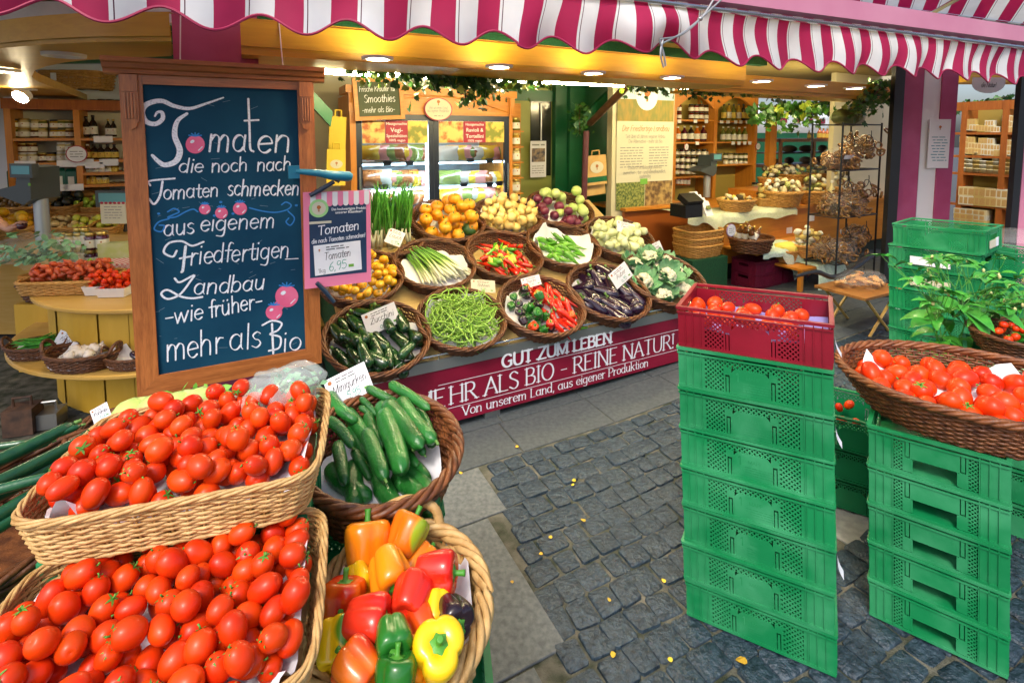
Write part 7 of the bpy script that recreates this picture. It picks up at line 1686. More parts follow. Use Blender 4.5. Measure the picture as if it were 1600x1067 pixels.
ivy([atn(u, v, 3.0) for u, v in ((975, 130), (1010, 133), (1060, 138), (1110, 140), (1170, 143), (1240, 148))], 170, .04, .05, 3, 'thin ivy garland above the poster and jar shelf', .03)
ivy([atn(u, v, 4.2) for u, v in ((1190, 170), (1225, 165), (1260, 165), (1300, 155), (1330, 150))], 420, .14, .16, 4, 'dense ivy between the jar shelf and the bread cabinet', .06, .15)
ivy([atn(u, v, 2.85) for u, v in ((1340, 165), (1365, 150), (1385, 125))], 200, .07, .08, 6, 'dark ivy hanging beside the black corner post', .04, .05)
ivy([atn(u, v, 4.6) for u, v in ((907, 165), (905, 185), (906, 210))], 130, .05, .03, 7, 'dark curly plant hanging on the green doorway', .03, 0)
ivy([atn(u, v, 3.6) for u, v in ((1495, 165), (1530, 160), (1580, 150))], 160, .10, .08, 8, 'dark ivy over the shelf of the second shop', .05, .1)
MS = None
# ================================================================== left side: round counter, shelf of jars, canopy with spot lamps
Z7 = bz
pts = [atz(u, v, Z7) for u, v in ((268, 65), (150, 66), (65, 70), (0, 76), (-130, 92), (-330, 130), (-320, 176), (-60, 172), (132, 163.5), (139, 158), (100, 143), (60, 128), (49, 120.5), (54, 111), (72, 104), (101, 98), (139, 94), (268, 88))]
mb = MB(); k = mb.addv(pts+[p+UP*.055 for p in pts]); n_ = len(pts); mb.face(*range(k, k+n_)); mb.face(*[k+n_+i for i in range(n_)][::-1])
for i in range(n_): j = (i+1) % n_; mb.face(k+i, k+n_+i, k+n_+j, k+j)
o = mb.build('round_canopy', m_beam); tag(o, 'curved ochre canopy with spot lamps over the round counter', 'canopy')
mb = MB(); Q = catmull([p-Vector((0, .006, 0)) for p in pts[:6]], 6)
for i in range(len(Q)-1): mb.poly([Q[i]+UP*.018, Q[i+1]+UP*.018, Q[i+1]+UP*.105, Q[i]+UP*.105]); mb.poly([Q[i]+UP*.105, Q[i+1]+UP*.105, Q[i+1]+UP*.105+Vector((0, .03, 0)), Q[i]+UP*.105+Vector((0, .03, 0))])
mb.build('front_lip', m_beam, o, True)
a = aty(-60, 37, 2.45); b = aty(268, 36, 2.45); mb = MB(); mb.prism([a, b, b+UP*.10, a+UP*.10], (0, .06, 0)); tag(mb.build('gutter_board', m_rowhite), 'weathered white board above the round canopy', 'board')
mb = MB(); a = aty(30, 50, 2.9); b = aty(100, 47, 2.9); mb.prism([a, b, b+UP*.09, a+UP*.09], (0, .3, 0)); tag(mb.build('lamp_box', mat('warm_box', (.7, .36, .03), .4)), 'warm yellow box on top of the round canopy', 'box')
for (u, v, rpx, lit, lb) in ((100, 84, 27, 0, 'large flat ring lamp in the round canopy beside the chalkboard'), (2, 108, 22, 1, 'ring lamp in the round canopy at the left picture edge')):
    p = atz(u, v, Z7-.001); k = rpx*p.y/F; t = thing('ring_lamp', lb, 'ceiling light', p)
    MB().lathe([(k*.62, -.001), (k*.7, -.016), (k, -.014), (k*1.02, -.0005)], 24, capb=False, capt=False).build('ring', m_lampoff, t, True); MB().lathe([(k*.66, -.004), (k*.655, -.0035)], 24).build('lens', m_lamp if lit else m_lampoff, t)
def spot(u, v, wpx, hpx, face, label):
    p = atz(u, v, Z7-.001); k = p.y/F; w_, h_ = wpx*k/2, hpx*k; t = thing('spot_lamp', label, 'ceiling light', p, group=None)
    MB().lathe([(w_*1.35, -.012), (w_*1.4, -.0005)], 24).build('flange', m_lampoff, t)
    if face:
        M_ = Matrix.Rotation(-.9, 4, 'X'); MB().lathe([(w_, -h_), (w_, -.0), (w_*.6, .02)], 20).build('housing', m_lampoff, t, True, matrix=Matrix.Translation((0, 0, -.035)) @ M_); MB().lathe([(w_*.9, -h_-.004), (w_*.88, -h_-.001)], 20).build('lens', m_lamp, t, matrix=Matrix.Translation((0, 0, -.035)) @ M_)
    else:
        MB().lathe([(.002, -h_), (w_*.35, -h_*.93), (w_*.7, -h_*.7), (w_*.93, -h_*.4), (w_, -.013)], 20).build('shade', m_lampoff, t, True)
spot(38, 139, 22, 10, 1, 'lit swivelled spot lamp under the round canopy'); spot(6, 156, 30, 24, 0, 'white cone lamp under the round canopy at the picture edge'); spot(32, 153, 28, 24, 0, 'white cone lamp behind the lit spot under the round canopy'); spot(100, 162, 30, 20, 0, 'white domed lamp at the tip of the round canopy')
ivy([aty(u, v, 2.3) for u, v in ((125, 36), (135, 50), (138, 70), (133, 90))], 13, .012, .01, 31, 'short ivy shoot hanging in front of the round canopy', .035, 0)
# ceiling slats and a basket seen through the canopy opening
mb = MB()
for i, v in enumerate((100, 118, 138)): a = aty(40, v, 5.0+.3*i); b = aty(330, v-3, 5.0+.3*i); mb.prism([a, b, b+UP*.07, a+UP*.07], (0, .05, 0))
tag(mb.build('ceiling_slats', m_greenp), 'dark green slats seen through the canopy opening', 'slats')
wb = wicker_meshes('ceil_basket', .28, .16, .16, m_wicko, .9, .4, 22, .010, .014, 5, 23); p = aty(124, 141, 5.05); wicker('wicker_basket', 'honey basket on the slats above the left shelf', wb, TR(p, 0)); MB().box((-.09, -.175, .11), (.05, .006, .07)).build('paper_tag', m_paper, [x for x in COL.objects if x.name.startswith('wicker_basket')][-1])
tag(box_('inner_roof', MATS['roof_board'], -4.2, -1.21, 2.2, 6.6, 2.62, 2.66), 'boarded roof over the round counter', 'roof')
# ---- left shelf
LN = 5.9; l0 = zN(8, 216, LN)[0]; l1 = zN(330, 216, LN)[0]; lm = zN(116, 216, LN)[0]; zv = lambda v, u=110: zN(u, v, LN)[1]
t = thing('jar_shelf', 'wide honey wood wall shelf of jars and tea packets behind the round counter', 'shelf', matrix=ML)
MB().bbox(l0, l1, LN+.28, LN+.30, zv(296), zv(172)).build('back', mat('shelf_pale', (.62, .60, .45), .6), t)
for x in (l0, lm, l1-.05): MB().bbox(x, x+.045, LN, LN+.28, zv(296), zv(172)).build('upright', m_honey, t)
MB().bbox(l0-.01, l1+.01, LN-.01, LN+.30, zv(172)+.0, zv(172)+.09).build('top_board', MATS['shop_wood'], t)
for v in (216, 254, 293): MB().bbox(l0+.046, lm-.001, LN+.005, LN+.279, zv(v)-.025, zv(v)).build('shelf_board', m_honeyh, t)
for v in (216, 251, 271, 290): MB().bbox(lm+.046, l1-.051, LN+.005, LN+.279, zv(v)-.025, zv(v)).build('shelf_board', m_honeyh, t)
for (u, v) in ((39, 257), (104, 256), (68, 295), (92, 294), (115, 293), (161, 218), (131, 254), (148, 258), (170, 254)):
    p = to_sn(atn(u, v, LN-.005)); MB().bbox(-.07, .07, -.004, -.001, -.03, .03).build('price_label', m_paper, t, matrix=Matrix.Translation((p[0], LN+.003, p[2])))
ll = 'small preserve jar with white label on the left wall shelf'; lg = 'jars on the left wall shelf'
jj = [J('jar', 'olive', 'g'), J('jar', 'brown', 'g'), J('jar', 'cream', 'g'), J('jar', 'amber', 'd')]
row(14, 46, 215, 215, LN+.12, 2, 15, 15, jj, 'jar', ll, 'jar', lg, stack=2); row(50, 74, 215, 215, LN+.12, 2, 12, 14, jj, 'jar', ll, 'jar', lg, stack=2); row(80, 116, 215, 215, LN+.12, 3, 13, 14, jj, 'jar', ll, 'jar', lg, stack=2)
row(15, 58, 253, 253, LN+.12, 3, 13, 15, [J('jar', 'cream', 'w'), J('jar', 'brown', 'g')], 'jar', ll, 'jar', lg, stack=2); row(60, 88, 253, 253, LN+.16, 2, 13, 15, jj, 'jar', ll, 'jar', lg); row(90, 116, 252, 252, LN+.12, 2, 12, 15, [J('jar', 'cream', 'w'), J('jar', 'brown', 'g')], 'jar', ll, 'jar', lg, stack=2)
row(121, 152, 214, 214, LN+.12, 3, 11, 33, [J('bottle', 'dark', 'd')], 'bottle', 'tall dark oil bottle on the left wall shelf', 'bottle', 'oil bottles on the left wall shelf'); row(166, 182, 214, 214, LN+.12, 2, 8, 27, [J('bottle', 'dark', 'g')], 'bottle', 'slim dark bottle with gold cap on the left wall shelf', 'bottle', 'slim bottles on the left wall shelf')
row(122, 185, 249, 249, LN+.12, 6, 11, 23, [J('bottle', 'brown', 'w', 'y'), J('bottle', 'dark', 'd', 'y'), J('bottle', 'red', 'g')], 'bottle', 'squat sauce bottle on the middle left wall shelf', 'bottle', 'sauce bottles on the left wall shelf')
row(124, 185, 270, 270, LN+.12, 6, 10, 13, [J('jar', 'amber', 'w', 'y'), J('jar', 'cream', 'w')], 'jar', ll, 'jar', lg); row(122, 170, 289, 289, LN+.12, 5, 9, 14, [J('jar', 'amber', 'g', 'y'), J('jar', 'cream', 'd', 'y')], 'jar', ll, 'jar', lg)
row(142, 190, 171, 171, LN+.1, 4, 12, 15, [J('jar', 'dark', 'd')], 'jar', 'dark jar standing on top of the left wall shelf', 'jar', 'jars on top of the left wall shelf')
m_tea = mat('tea_green', (.006, .10, .055), .4, var=.15)
TEA = MB(); TEA.prism([(-.5, -.3, 0), (.5, -.3, 0), (.5, .3, 0), (-.5, .3, 0)], (0, 0, .85)); TEA.prism([(-.5, -.3, .851), (.5, -.3, .851), (.42, .0, 1.), (-.42, .0, 1.)], (0, .03, 0)); TEA.cur = 1; TEA.bbox(-.28, .3, -.315, -.3005, .12, .58); TEA = TEA.mesh('tea_bag', [m_tea, m_lab], False)
for u, w_, h_ in ((24, 15, 28), (40, 15, 28), (63, 18, 26), (94, 16, 29), (113, 13, 28), (32, 14, 25)): p = atn(u, 292, LN+.12); shelf_at(p, w_, h_, TEA, 'tea_packet', 'dark green tea packet with label on the bottom left wall shelf', 'packet', 'tea packets')
p = atn(80, 292, LN+.12); shelf_at(p, 11, 26, J('jar', 'cream', 'w'), 'cellophane_bag', 'clear cellophane bag of tea between the green packets', 'packet', None)
round_sign(120, 241, LN-.03, 13.5, 'large round white sign with red rim on the left wall shelf')
# ---- round counter: two drums and two round tops
DC = Vector((-2.35, 3.8, 0)); rd = thing('round_counter', 'round two tiered counter of curved yellow wooden panels', 'counter', DC)
def drum(nm, r, z0, z1):
    mb = MB(); n_ = 30
    for i in range(n_):
        a0_, a1_ = 2*pi*i/n_+.004, 2*pi*(i+1)/n_-.004; dr = .006*(i % 2)
        Q = [a0_+(a1_-a0_)*q/3 for q in range(4)]; k = mb.addv([((r+dr)*cos(a), (r+dr)*sin(a), z) for z in (z0, z1) for a in Q])
        for q in range(3): mb.face(k+q, k+q+1, k+5+q, k+4+q)
    mb.lathe([(r-.012, z0), (r-.012, z1)], 60, capt=False, capb=False); mb.build(nm, m_drum, rd)
drum('lower_panel', .85, .02, .345); drum('upper_panel', .87, .372, .672)
MB().lathe([(1.07, .345), (1.08, .352), (1.08, .366), (1.07, .371)], 72).build('lower_top', m_drumtop, rd); MB().lathe([(.94, .672), (.95, .68), (.95, .694), (.94, .70)], 72).build('upper_top', m_drumtop, rd)
MB().lathe([(.8, .0), (.8, .019)], 40).build('plinth', m_black, rd)
LZ, TZ = .372, .702
ob = wicker_meshes('handled_basket', .23, .15, .10, m_wick, .8, 1., 34, .0055, .012, 5, 29)
hh = lambda sg: MB().tube(catmull([(sg*.225, -.05, .10), (sg*.245, -.03, .15), (sg*.25, 0, .165), (sg*.245, .03, .15), (sg*.225, .05, .10)], 5), .011, 6).mesh('handle', m_wick)
h1, h2 = hh(1), hh(-1)
def lbasket(u, v, z, wpx, rz, label, pap=None, sd=0, rise=.08):
    p = atz(u, v, z); k = wpx*p.y/F/.47*.98; M_ = TR((p.x, p.y+.13*k, z+.002), rz, None, k); wicker('wicker_basket', label, ob, M_, extra=[('handle', h1), ('handle', h2)])
    if pap: paper(pap, M_, .215, .135, 1, .03, rise, sd, dome=.03, arcs=[(.6, .8), (2.3, .7), (-.4, .5)])
    return M_
m_gb = mat('runner_bean', (.02, .22, .012), .35, (.05, .32, .02), 10, var=.15); GBM = [MB().tube([((q/7-.5)*.20, .02*sin(q*.45+i), .004*sin(q)) for q in range(8)], [.002, .008, .009, .009, .009, .009, .008, .001], 6, flat=.6).mesh('bean', m_gb) for i in range(3)]
M_ = lbasket(38, 566, LZ, 95, .15, 'dark basket of flat green beans at the left edge of the round counter', 'white paper lining the flat bean basket', 61)
for i in range(46):
    rnd = random.Random(i); tag(put('green_bean', GBM[i % 3], None, M_ @ Matrix.Translation((rnd.uniform(-.08, .10), rnd.uniform(-.07, .07), .08+.0012*i)) @ Matrix.Rotation(.35+rnd.gauss(0, .3), 4, 'Z') @ Matrix.Rotation(rnd.gauss(-.1, .15), 4, 'Y')), 'flat green bean in the basket on the round counter', 'green bean', 'flat beans on the round counter')
M_ = lbasket(103, 586, LZ, 122, -.05, 'dark handled basket of garlic on the round counter ledge', 'white paper lining the garlic basket', 62)
m_gar = mat('garlic', (.70, .64, .54), .5, (.74, .66, .60), 14); GAR = MB().lathe([(.004, -.02), (.022, -.017), (.028, -.002), (.02, .012), (.008, .022), (.005, .036)], 12, fn=lambda a, q: 1+.07*cos(6*a)).mesh('garlic_bulb', m_gar)
for i in range(22):
    rnd = random.Random(i+3); tag(put('garlic_bulb', GAR, None, M_ @ Matrix.Translation((rnd.uniform(-.09, .11), rnd.uniform(-.07, .05), .085+.0014*i)) @ spin(rnd, 1.)), 'white garlic bulb in the handled basket', 'garlic', 'garlic bulbs')
card(0, 0, 0, 46, 24, 'Knoblauch', '11,95', 'white price card standing in the garlic basket', yaw=-RZ+.0, lean=.35, roll=-.35, P0=aty(108, 535, 2.98))
M_ = lbasket(190, 582, LZ, 90, .0, 'dark basket with white paper beside the chalkboard on the round counter ledge', 'white paper lining the basket beside the chalkboard', 63, .12)
for i in range(4): rnd = random.Random(i); o = tag(put('aubergine', EG[0], None, M_ @ Matrix.Translation((.05+.04*i, -.02, .09)) @ spin(rnd, .3)), 'dark aubergine in the paper lined basket beside the chalkboard', 'aubergine', 'aubergines beside the chalkboard'); put('cap', me_ecap, o)
p = atz(20, 520, .40); M_ = TR((p.x-.05, p.y+.42, .50), 0, None, 1.15); wicker('wicker_basket', 'dark basket of ginger at the left edge behind the flat beans', ob, M_); paper('white paper lining the ginger basket', M_, .215, .135, 1, .05, .09, 64, dome=.03, arcs=[(.6, .8), (2.3, .7)])
MB().box((0, 0, 0), (.1, .1, .1)); mb = MB(); mb.box((p.x-.05, p.y+.42, .25), (.4, .3, .495)); tag(mb.build('basket_stand', m_drum), 'yellow wooden block under the ginger basket', 'stand')
m_gin = mat('ginger', (.40, .24, .10), .7, (.5, .33, .16), 20)
for i in range(9):
    rnd = random.Random(i); mb = MB(); mb.tube(catmull([(0, 0, 0), (.03, rnd.uniform(-.02, .02), 0), (.07, rnd.uniform(-.02, .02), .01)], 4), .014, 7); mb.tube([(.03, 0, 0), (.04, .03, .01)], .011, 6); tag(mb.build('ginger_root', m_gin, smooth=True, matrix=M_ @ Matrix.Translation((rnd.uniform(-.08, .08), rnd.uniform(-.05, .05), .10)) @ spin(rnd, .3)), 'knobbly brown ginger root in the basket at the left edge', 'ginger', 'ginger roots')
# top of the round counter
rt = wicker_meshes('root_tray', .27, .17, .085, m_wicko, .92, .35, 34, .006, .011, 5, 33)
p = atz(78, 464, TZ); M_ = TR((p.x, p.y+.17, TZ+.002), .12, None, .93); wicker('wicker_tray', 'honey wicker tray of bunched radishes on the round counter', rt, M_)
m_rad = mat('radish', (.42, .05, .012), .4, (.55, .10, .03), 10, var=.2); RAD = MB().lathe([(.001, -.05), (.004, -.035), (.016, -.012), (.02, .004), (.012, .02), (.004, .024)], 10).mesh('radish', m_rad)
P = heap(110, in_oval(.22, .13, .4), lambda x, y: .05+.05*(1-abs(x)/.3), .021, 4, 8, (.22, .13)); rnd = random.Random(1)
for x, y, z, r in P: tag(put('radish', RAD, None, M_ @ Matrix.Translation((x, y, z)) @ spin(rnd, 1.3)), 'small red root with thin tail in the honey tray', 'radish', 'bunched red roots')
m_lg = mat('leaf_light', (.12, .40, .03), .45, (.22, .5, .06), 10)
def leafy(M0, n, sx, sy, sz, seed, label, m, size=.03, cat='leaves', name='leaf_bunch'):
    rnd = random.Random(seed); mb = MB()
    for i in range(n):
        c = Vector((rnd.gauss(0, sx), rnd.gauss(0, sy), abs(rnd.gauss(0, sz)))); x = Vector((rnd.gauss(0, 1), rnd.gauss(0, 1), rnd.gauss(0, .6))).normalized(); y = x.orthogonal().normalized(); s_ = size*rnd.uniform(.6, 1.3)
        k = mb.addv([c-x*s_, c-x*s_*.3+y*s_*.5, c+x*s_*.4+y*s_*.45, c+x*s_, c+x*s_*.4-y*s_*.45, c-x*s_*.3-y*s_*.5, c+UP*s_*.15]); [mb.face(k+q, k+(q+1) % 6, k+6) for q in range(6)]
    return tag(mb.build(name, m, smooth=True, matrix=M0), label, cat)
p = aty(142, 424, 3.5); leafy(TR(p), 130, .09, .07, .03, 3, 'bright green leaves of the red roots on the round counter', m_lg)
m_pun = mat('punnet', (.74, .74, .76), .6)
def punnet(u, v, wpx, label, n):
    p = atz(u, v, TZ); k = wpx*p.y/F; mb = MB(); w0, w1, d0_, d1_, h_ = k*.42, k*.5, .07, .085, .06
    A_ = [(-w0, -d0_, 0), (w0, -d0_, 0), (w0, d0_, 0), (-w0, d0_, 0)]; B_ = [(-w1, -d1_, h_), (w1, -d1_, h_), (w1, d1_, h_), (-w1, d1_, h_)]; k_ = mb.addv(A_+B_); mb.face(k_+3, k_+2, k_+1, k_)
    for i in range(4): j = (i+1) % 4; mb.face(k_+i, k_+j, k_+4+j, k_+4+i)
    M_ = TR((p.x, p.y+.09, TZ+.002), .1); tag(mb.build('punnet', m_pun, matrix=M_), label, 'punnet')
    rnd = random.Random(n)
    for x, y, z, r in heap(n, lambda x, y: abs(x) < w0*.9 and abs(y) < .055, lambda x, y: .03, .017, n, 8, (w0, .06)): tag(put('cherry_tomato', CHT, None, M_ @ Matrix.Translation((x, y, z)) @ spin(rnd, 1)), 'tiny red cherry tomato in a white punnet', 'tomato', 'cherry tomatoes in punnets')
CHT = MB().ell((0, 0, 0), (.017, .017, .0165), 12, 8).mesh('tomato_skin', m_tom)
punnet(142, 464, 34, 'left white punnet of cherry tomatoes on the round counter', 26); punnet(168, 467, 46, 'middle white punnet of cherry tomatoes on the round counter', 34); punnet(204, 458, 36, 'right white punnet of cherry tomatoes beside the chalkboard', 26)
for (u0, u1, v, cnt, w_, h_, st, ms, lb) in ((92, 132, 414, 3, 16, 26, 2, [J('jar', 'amber', 'g'), J('jar', 'cream', 'g')], 'pale relish jar stacked on the round counter'), (135, 170, 417, 2, 17, 28, 2, [J('jar', 'berry', 'g')], 'dark beetroot jar stacked on the round counter'), (118, 140, 411, 2, 13, 28, 2, [J('jar', 'olive', 'g')], 'green pickle jar stacked on the round counter')):
    row(u0, u1, v, v, 3.75, cnt, w_, h_, ms, 'jar', lb, 'jar', lb.split(' jar')[0]+' jars', at_=lambda u, v, n: aty(u, v, n), stack=st)
tag(MB().box((0, 0, 0), (.9, .35, .08)).build('counter_step', m_honeyh, matrix=TR(aty(150, 424, 3.95)-UP*.03)), 'low wooden step under the stacked jars', 'riser')
m_gin2 = mat('gingham', (.55, .03, .06), .8); nt = m_gin2.node_tree; ck = nt.nodes.new('ShaderNodeTexChecker'); ck.inputs['Scale'].default_value = 60; ck.inputs['Color1'].default_value = (.5, .02, .05, 1); ck.inputs['Color2'].default_value = (.75, .72, .72, 1); tcn = nt.nodes.new('ShaderNodeTexCoord'); nt.links.new(tcn.outputs['Object'], ck.inputs['Vector']); nt.links.new(ck.outputs[0], nt.nodes['Principled BSDF'].inputs['Base Color'])
tag(MB().bbox(-.16, .16, -.1, .1, 0, .13).build('gingham_box', m_gin2, matrix=TR(aty(186, 436, 3.6), .2)), 'red and white gingham covered box beside the chalkboard', 'box')
tag(MB().bbox(-.10, .10, -.05, .05, 0, .16).build('tea_box', mat('pale_green_box', (.4, .45, .14), .6, (.5, .5, .3), 12), matrix=TR(aty(184, 412, 3.75), .2)), 'pale green herb packet beside the stacked jars', 'packet')
p = aty(60, 413, 3.55); mb = MB(); mb.ell((0, 0, .10), (.27, .15, .12), 22, 12, fn=lambda d: 1+.12*sin(d.x*9+d.z*5)+.08*cos(d.y*13+d.x*4)); o = tag(mb.build('plastic_bag', m_film, smooth=True, matrix=TR(p)), 'clear plastic bag of herbs behind the red roots', 'bag'); leafy(None if False else Matrix.Identity(4), 130, .12, .06, .08, 5, 'x', m_cleaf, .035); lb_ = [x for x in COL.objects if x.name.startswith('leaf_bunch')][-1]; lb_.parent = o; lb_.matrix_basis = Matrix.Translation((0, 0, .02)); del lb_['label']; del lb_['category']; lb_.name = 'herb_leaves'
scale_(aty(68, 372, 3.75)-UP*.02, -.2, 'grey shop scale on the round counter in front of the wall shelf', 1.0)
p = aty(178, 333, 4.3); t = thing('price_display', 'small grey weighing display beside the chalkboard', 'display', matrix=TR(p+UP*.02, 0)); MB().box((0, .03, .10), (.30, .06, .14)).build('case', MATS['scale_grey'], t); MB().box((0, -.002, .11), (.24, .004, .08)).build('display', MATS['lcd'], t); MB().box((0, .1, -.2), (.05, .04, .5)).build('stem', MATS['scale_grey'], t)
p = aty(177, 334, 4.0); t = thing('notice', 'cream notice with red scalloped top standing beside the chalkboard', 'notice', matrix=TR(p)); MB().bbox(-.10, .10, 0, .005, -.08, .09).build('sheet', m_papercream, t); mb = MB()
for i in range(6): mb.ell((-.085+.034*i, -.002, .085), (.014, .002, .010), 8, 5)
mb.build('scallop_print', m_red, t); L = MB(); [scribble(L, -.07, .05-.022*q, .14, .011, 0, q) for q in range(5)]; L.build('lettering', m_inkgrey, t, matrix=Matrix(((1, 0, 0, 0), (0, 0, -1, -.001), (0, 1, 0, 0), (0, 0, 0, 1))))
# produce stand in front of the wall shelf
st_ = thing('produce_stand', 'stepped wooden stand of fruit trays in front of the left wall shelf', 'stand', (0, 0, 0))
a = aty(-40, 398, 4.25); b = aty(240, 398, 4.25)
for i, (y0, z) in enumerate(((4.25, .86), (4.55, 1.0), (4.85, 1.12))): MB().bbox(a.x-1.2, b.x, y0, y0+.299, 0, z).build('step', m_honeyh if i else m_drumtop, st_)
ft = wicker_meshes('fruit_tray', .24, .15, .09, m_wicko, .92, .35, 28, .007, .011, 5, 35)
def fcol(n, c, c2=None): return mat('fruit_'+n, c, .4, c2 or c, 12, var=.12)
sph = lambda r, m, e=1.: MB().ell((0, 0, 0), (r, r, r*e), 12, 8).mesh('fruit_skin', m)
FR = dict(orange=(sph(.042, fcol('orange', (.78, .22, .008))), .042, 'orange', 'orange orange'), lime=(sph(.023, fcol('lime', (.30, .42, .03)), 1.2), .024, 'lime', 'pale green lime'), kiwi=(sph(.027, fcol('kiwi', (.16, .09, .02)), .85), .027, 'kiwi', 'brown kiwi'), mango=(sph(.046, fcol('mango', (.80, .33, .01), (.7, .5, .02)), .8), .046, 'mango', 'yellow orange mango'), avocado=(sph(.034, fcol('avocado', (.02, .025, .015)), 1.2), .035, 'avocado', 'blackish avocado'), root=(sph(.022, fcol('root', (.62, .46, .2)), 1.6), .027, 'root vegetable', 'pale yellow root'), apple=(sph(.031, fcol('apple', (.5, .52, .05))), .032, 'apple', 'yellow green apple'))
for (u, v, y, kd, n, wd, lb) in ((124, 326, 4.95, 'orange', 18, 1., 'tray of oranges in front of the left wall shelf'), (95, 343, 4.65, 'avocado', 16, 1., 'tray of avocados behind the scale'), (152, 340, 4.7, 'lime', 24, .7, 'tray of limes beside the cream notice'), (36, 350, 4.6, 'kiwi', 26, 1.1, 'tray of kiwis at the left edge'), (28, 384, 4.35, 'mango', 14, 1.1, 'tray of mangos at the left edge'), (112, 368, 4.4, 'root', 24, 1., 'tray of pale roots behind the stacked jars'), (158, 362, 4.4, 'apple', 16, .9, 'tray of yellow green apples beside the cream notice'), (-30, 330, 4.9, 'orange', 14, 1., 'tray of fruit cut by the left picture edge')):
    zt = {4.95: 1.12, 4.9: 1.12, 4.65: 1.0, 4.7: 1.0, 4.6: 1.0}.get(y, .86)
    p = aty(u, v, y); M_ = TR((p.x, y-.0, zt+.003), .05, Matrix.Rotation(.25, 4, 'X'), wd); wicker('wicker_tray', 'honey '+lb, ft, M_); me, r, cat, ds_ = FR[kd]; rnd = random.Random(n+int(u))
    for x, yy, z, q in heap(n, in_oval(.19, .11, .4), lambda x, y: .05, r/wd, n, 8, (.19, .11)): tag(put(kd+'_fruit' if kd != 'root' else 'pale_root', me, None, M_ @ Matrix.Translation((x, yy, z)) @ spin(rnd, 1) @ Matrix.Scale(1/wd, 4)), ds_+' in a honey fruit tray behind the round counter'+(' by the left edge' if u < 50 else ''), cat, ds_+'s '+str(int(u)))
m_ban = mat('banana', (.42, .52, .05), .4, (.62, .58, .05), 6)
for i in range(7):
    p = aty(22+3*i, 316, 4.9); tag(MB().tube(catmull([p+Vector((-.02*i+.06, -.12, .0)), p+Vector((.02, -.14, .07)), p+Vector((0, -.06, .13)), p+Vector((0, 0, .15))], 5), [.012]+[.02]*13+[.008, .008], 7).build('banana', m_ban, smooth=True) if False else MB().tube([q for q in catmull([p+Vector((-.02*i+.06, -.12, .0)), p+Vector((.02, -.14, .07)), p+Vector((0, -.06, .13)), p+Vector((0, 0, .15))], 5)], [.010]+[.019]*13+[.012, .007], 7).build('banana', m_ban, smooth=True), 'greenish yellow banana of the bunch at the left edge', 'banana', 'bananas')
for i in range(3): p = aty(166+9*i, 322, 4.9); shelf_at(p, 12, 26, TEA, 'tea_packet', 'green packet standing beside the weighing display', 'packet', 'packets beside the weighing display')
# ---- shopper reaching in from the left: one continuous body, hand with five fingers
m_skin = mat('skin', (.58, .30, .20), .5, sub=.1)
pe = thing('person', 'person in a short sleeved blue shirt reaching in from the left with a dark fruit', 'person', (0, 0, 0))
def skinned(name, chain, m, parent, sub=2):
    # chain: list of (index of parent or None, point, radius)
    me = bpy.data.meshes.new(name); me.from_pydata([tuple(c[1]) for c in chain], [(c[0], i) for i, c in enumerate(chain) if c[0] is not None], []); me.materials.append(m)
    o = bpy.data.objects.new(name, me); COL.objects.link(o); o.parent = parent; md = o.modifiers.new('skin', 'SKIN'); md.use_smooth_shade = True
    if not me.skin_vertices: me.skin_vertices.new() if hasattr(me.skin_vertices, 'new') else None
    for i, c in enumerate(chain): me.skin_vertices[0].data[i].radius = (c[2], c[2])
    me.skin_vertices[0].data[0].use_root = True
    s_ = o.modifiers.new('sub', 'SUBSURF'); s_.levels = sub; s_.render_levels = sub; return o
hd = aty(30, 352, 3.85); B0 = Vector((hd.x-.62, 3.95, 0))
V3 = lambda x, y, z: B0+Vector((x, y, z))
ch = [(None, V3(0, 0, .92), .13), (0, V3(0, 0, 1.08), .12), (1, V3(0, 0, 1.25), .14), (2, V3(0, 0, 1.40), .11), (3, V3(0, -.01, 1.47), .055), (4, V3(.02, -.02, 1.56), .085), (5, V3(.025, -.025, 1.66), .09), (6, V3(.02, -.02, 1.73), .06),
      (0, V3(.09, 0, .82), .085), (8, V3(.10, -.01, .47), .055), (9, V3(.10, .0, .09), .038), (10, V3(.13, -.12, .04), .035), (0, V3(-.09, 0, .82), .085), (12, V3(-.10, -.01, .47), .055), (13, V3(-.10, .0, .09), .038), (14, V3(-.12, -.12, .04), .035),
      (3, V3(-.17, 0, 1.37), .058), (16, V3(-.22, .02, 1.12), .043), (17, V3(-.22, -.04, .88), .030), (18, V3(-.22, -.06, .80), .034),
      (3, V3(.17, 0, 1.37), .058)]
el = V3(.30, -.06, 1.13); wr = hd+Vector((-.07, -.01, -.035)); i0 = len(ch)
ch += [(20, el, .044), (21, el.lerp(wr, .5), .040), (22, wr, .027), (23, hd+Vector((-.02, -.01, -.005)), .030)]
pal = len(ch)-1
skinned('body', ch, m_skin, pe)
hp = hd+Vector((-.02, -.01, -.005))
for i, (dy, L_, up) in enumerate(((-.030, .062, .028), (-.012, .070, .032), (.008, .066, .030), (.026, .052, .024))):
    b0_ = hp+Vector((.018, dy, .006)); ch2 = [(None, b0_-Vector((.016, 0, .004)), .0105), (0, b0_+Vector((.012, 0, up*.5)), .010), (1, b0_+Vector((.034, 0, up)), .009), (2, b0_+Vector((L_, 0, up*.55)), .0075)]; skinned('finger', ch2, m_skin, pe, 1)
skinned('thumb', [(None, hp+Vector((-.002, -.022, -.008)), .012), (0, hp+Vector((.022, -.040, -.006)), .0105), (1, hp+Vector((.048, -.034, .004)), .009)], m_skin, pe, 1)
sh_ = mat('shirt_blue', (.06, .10, .22), .8)
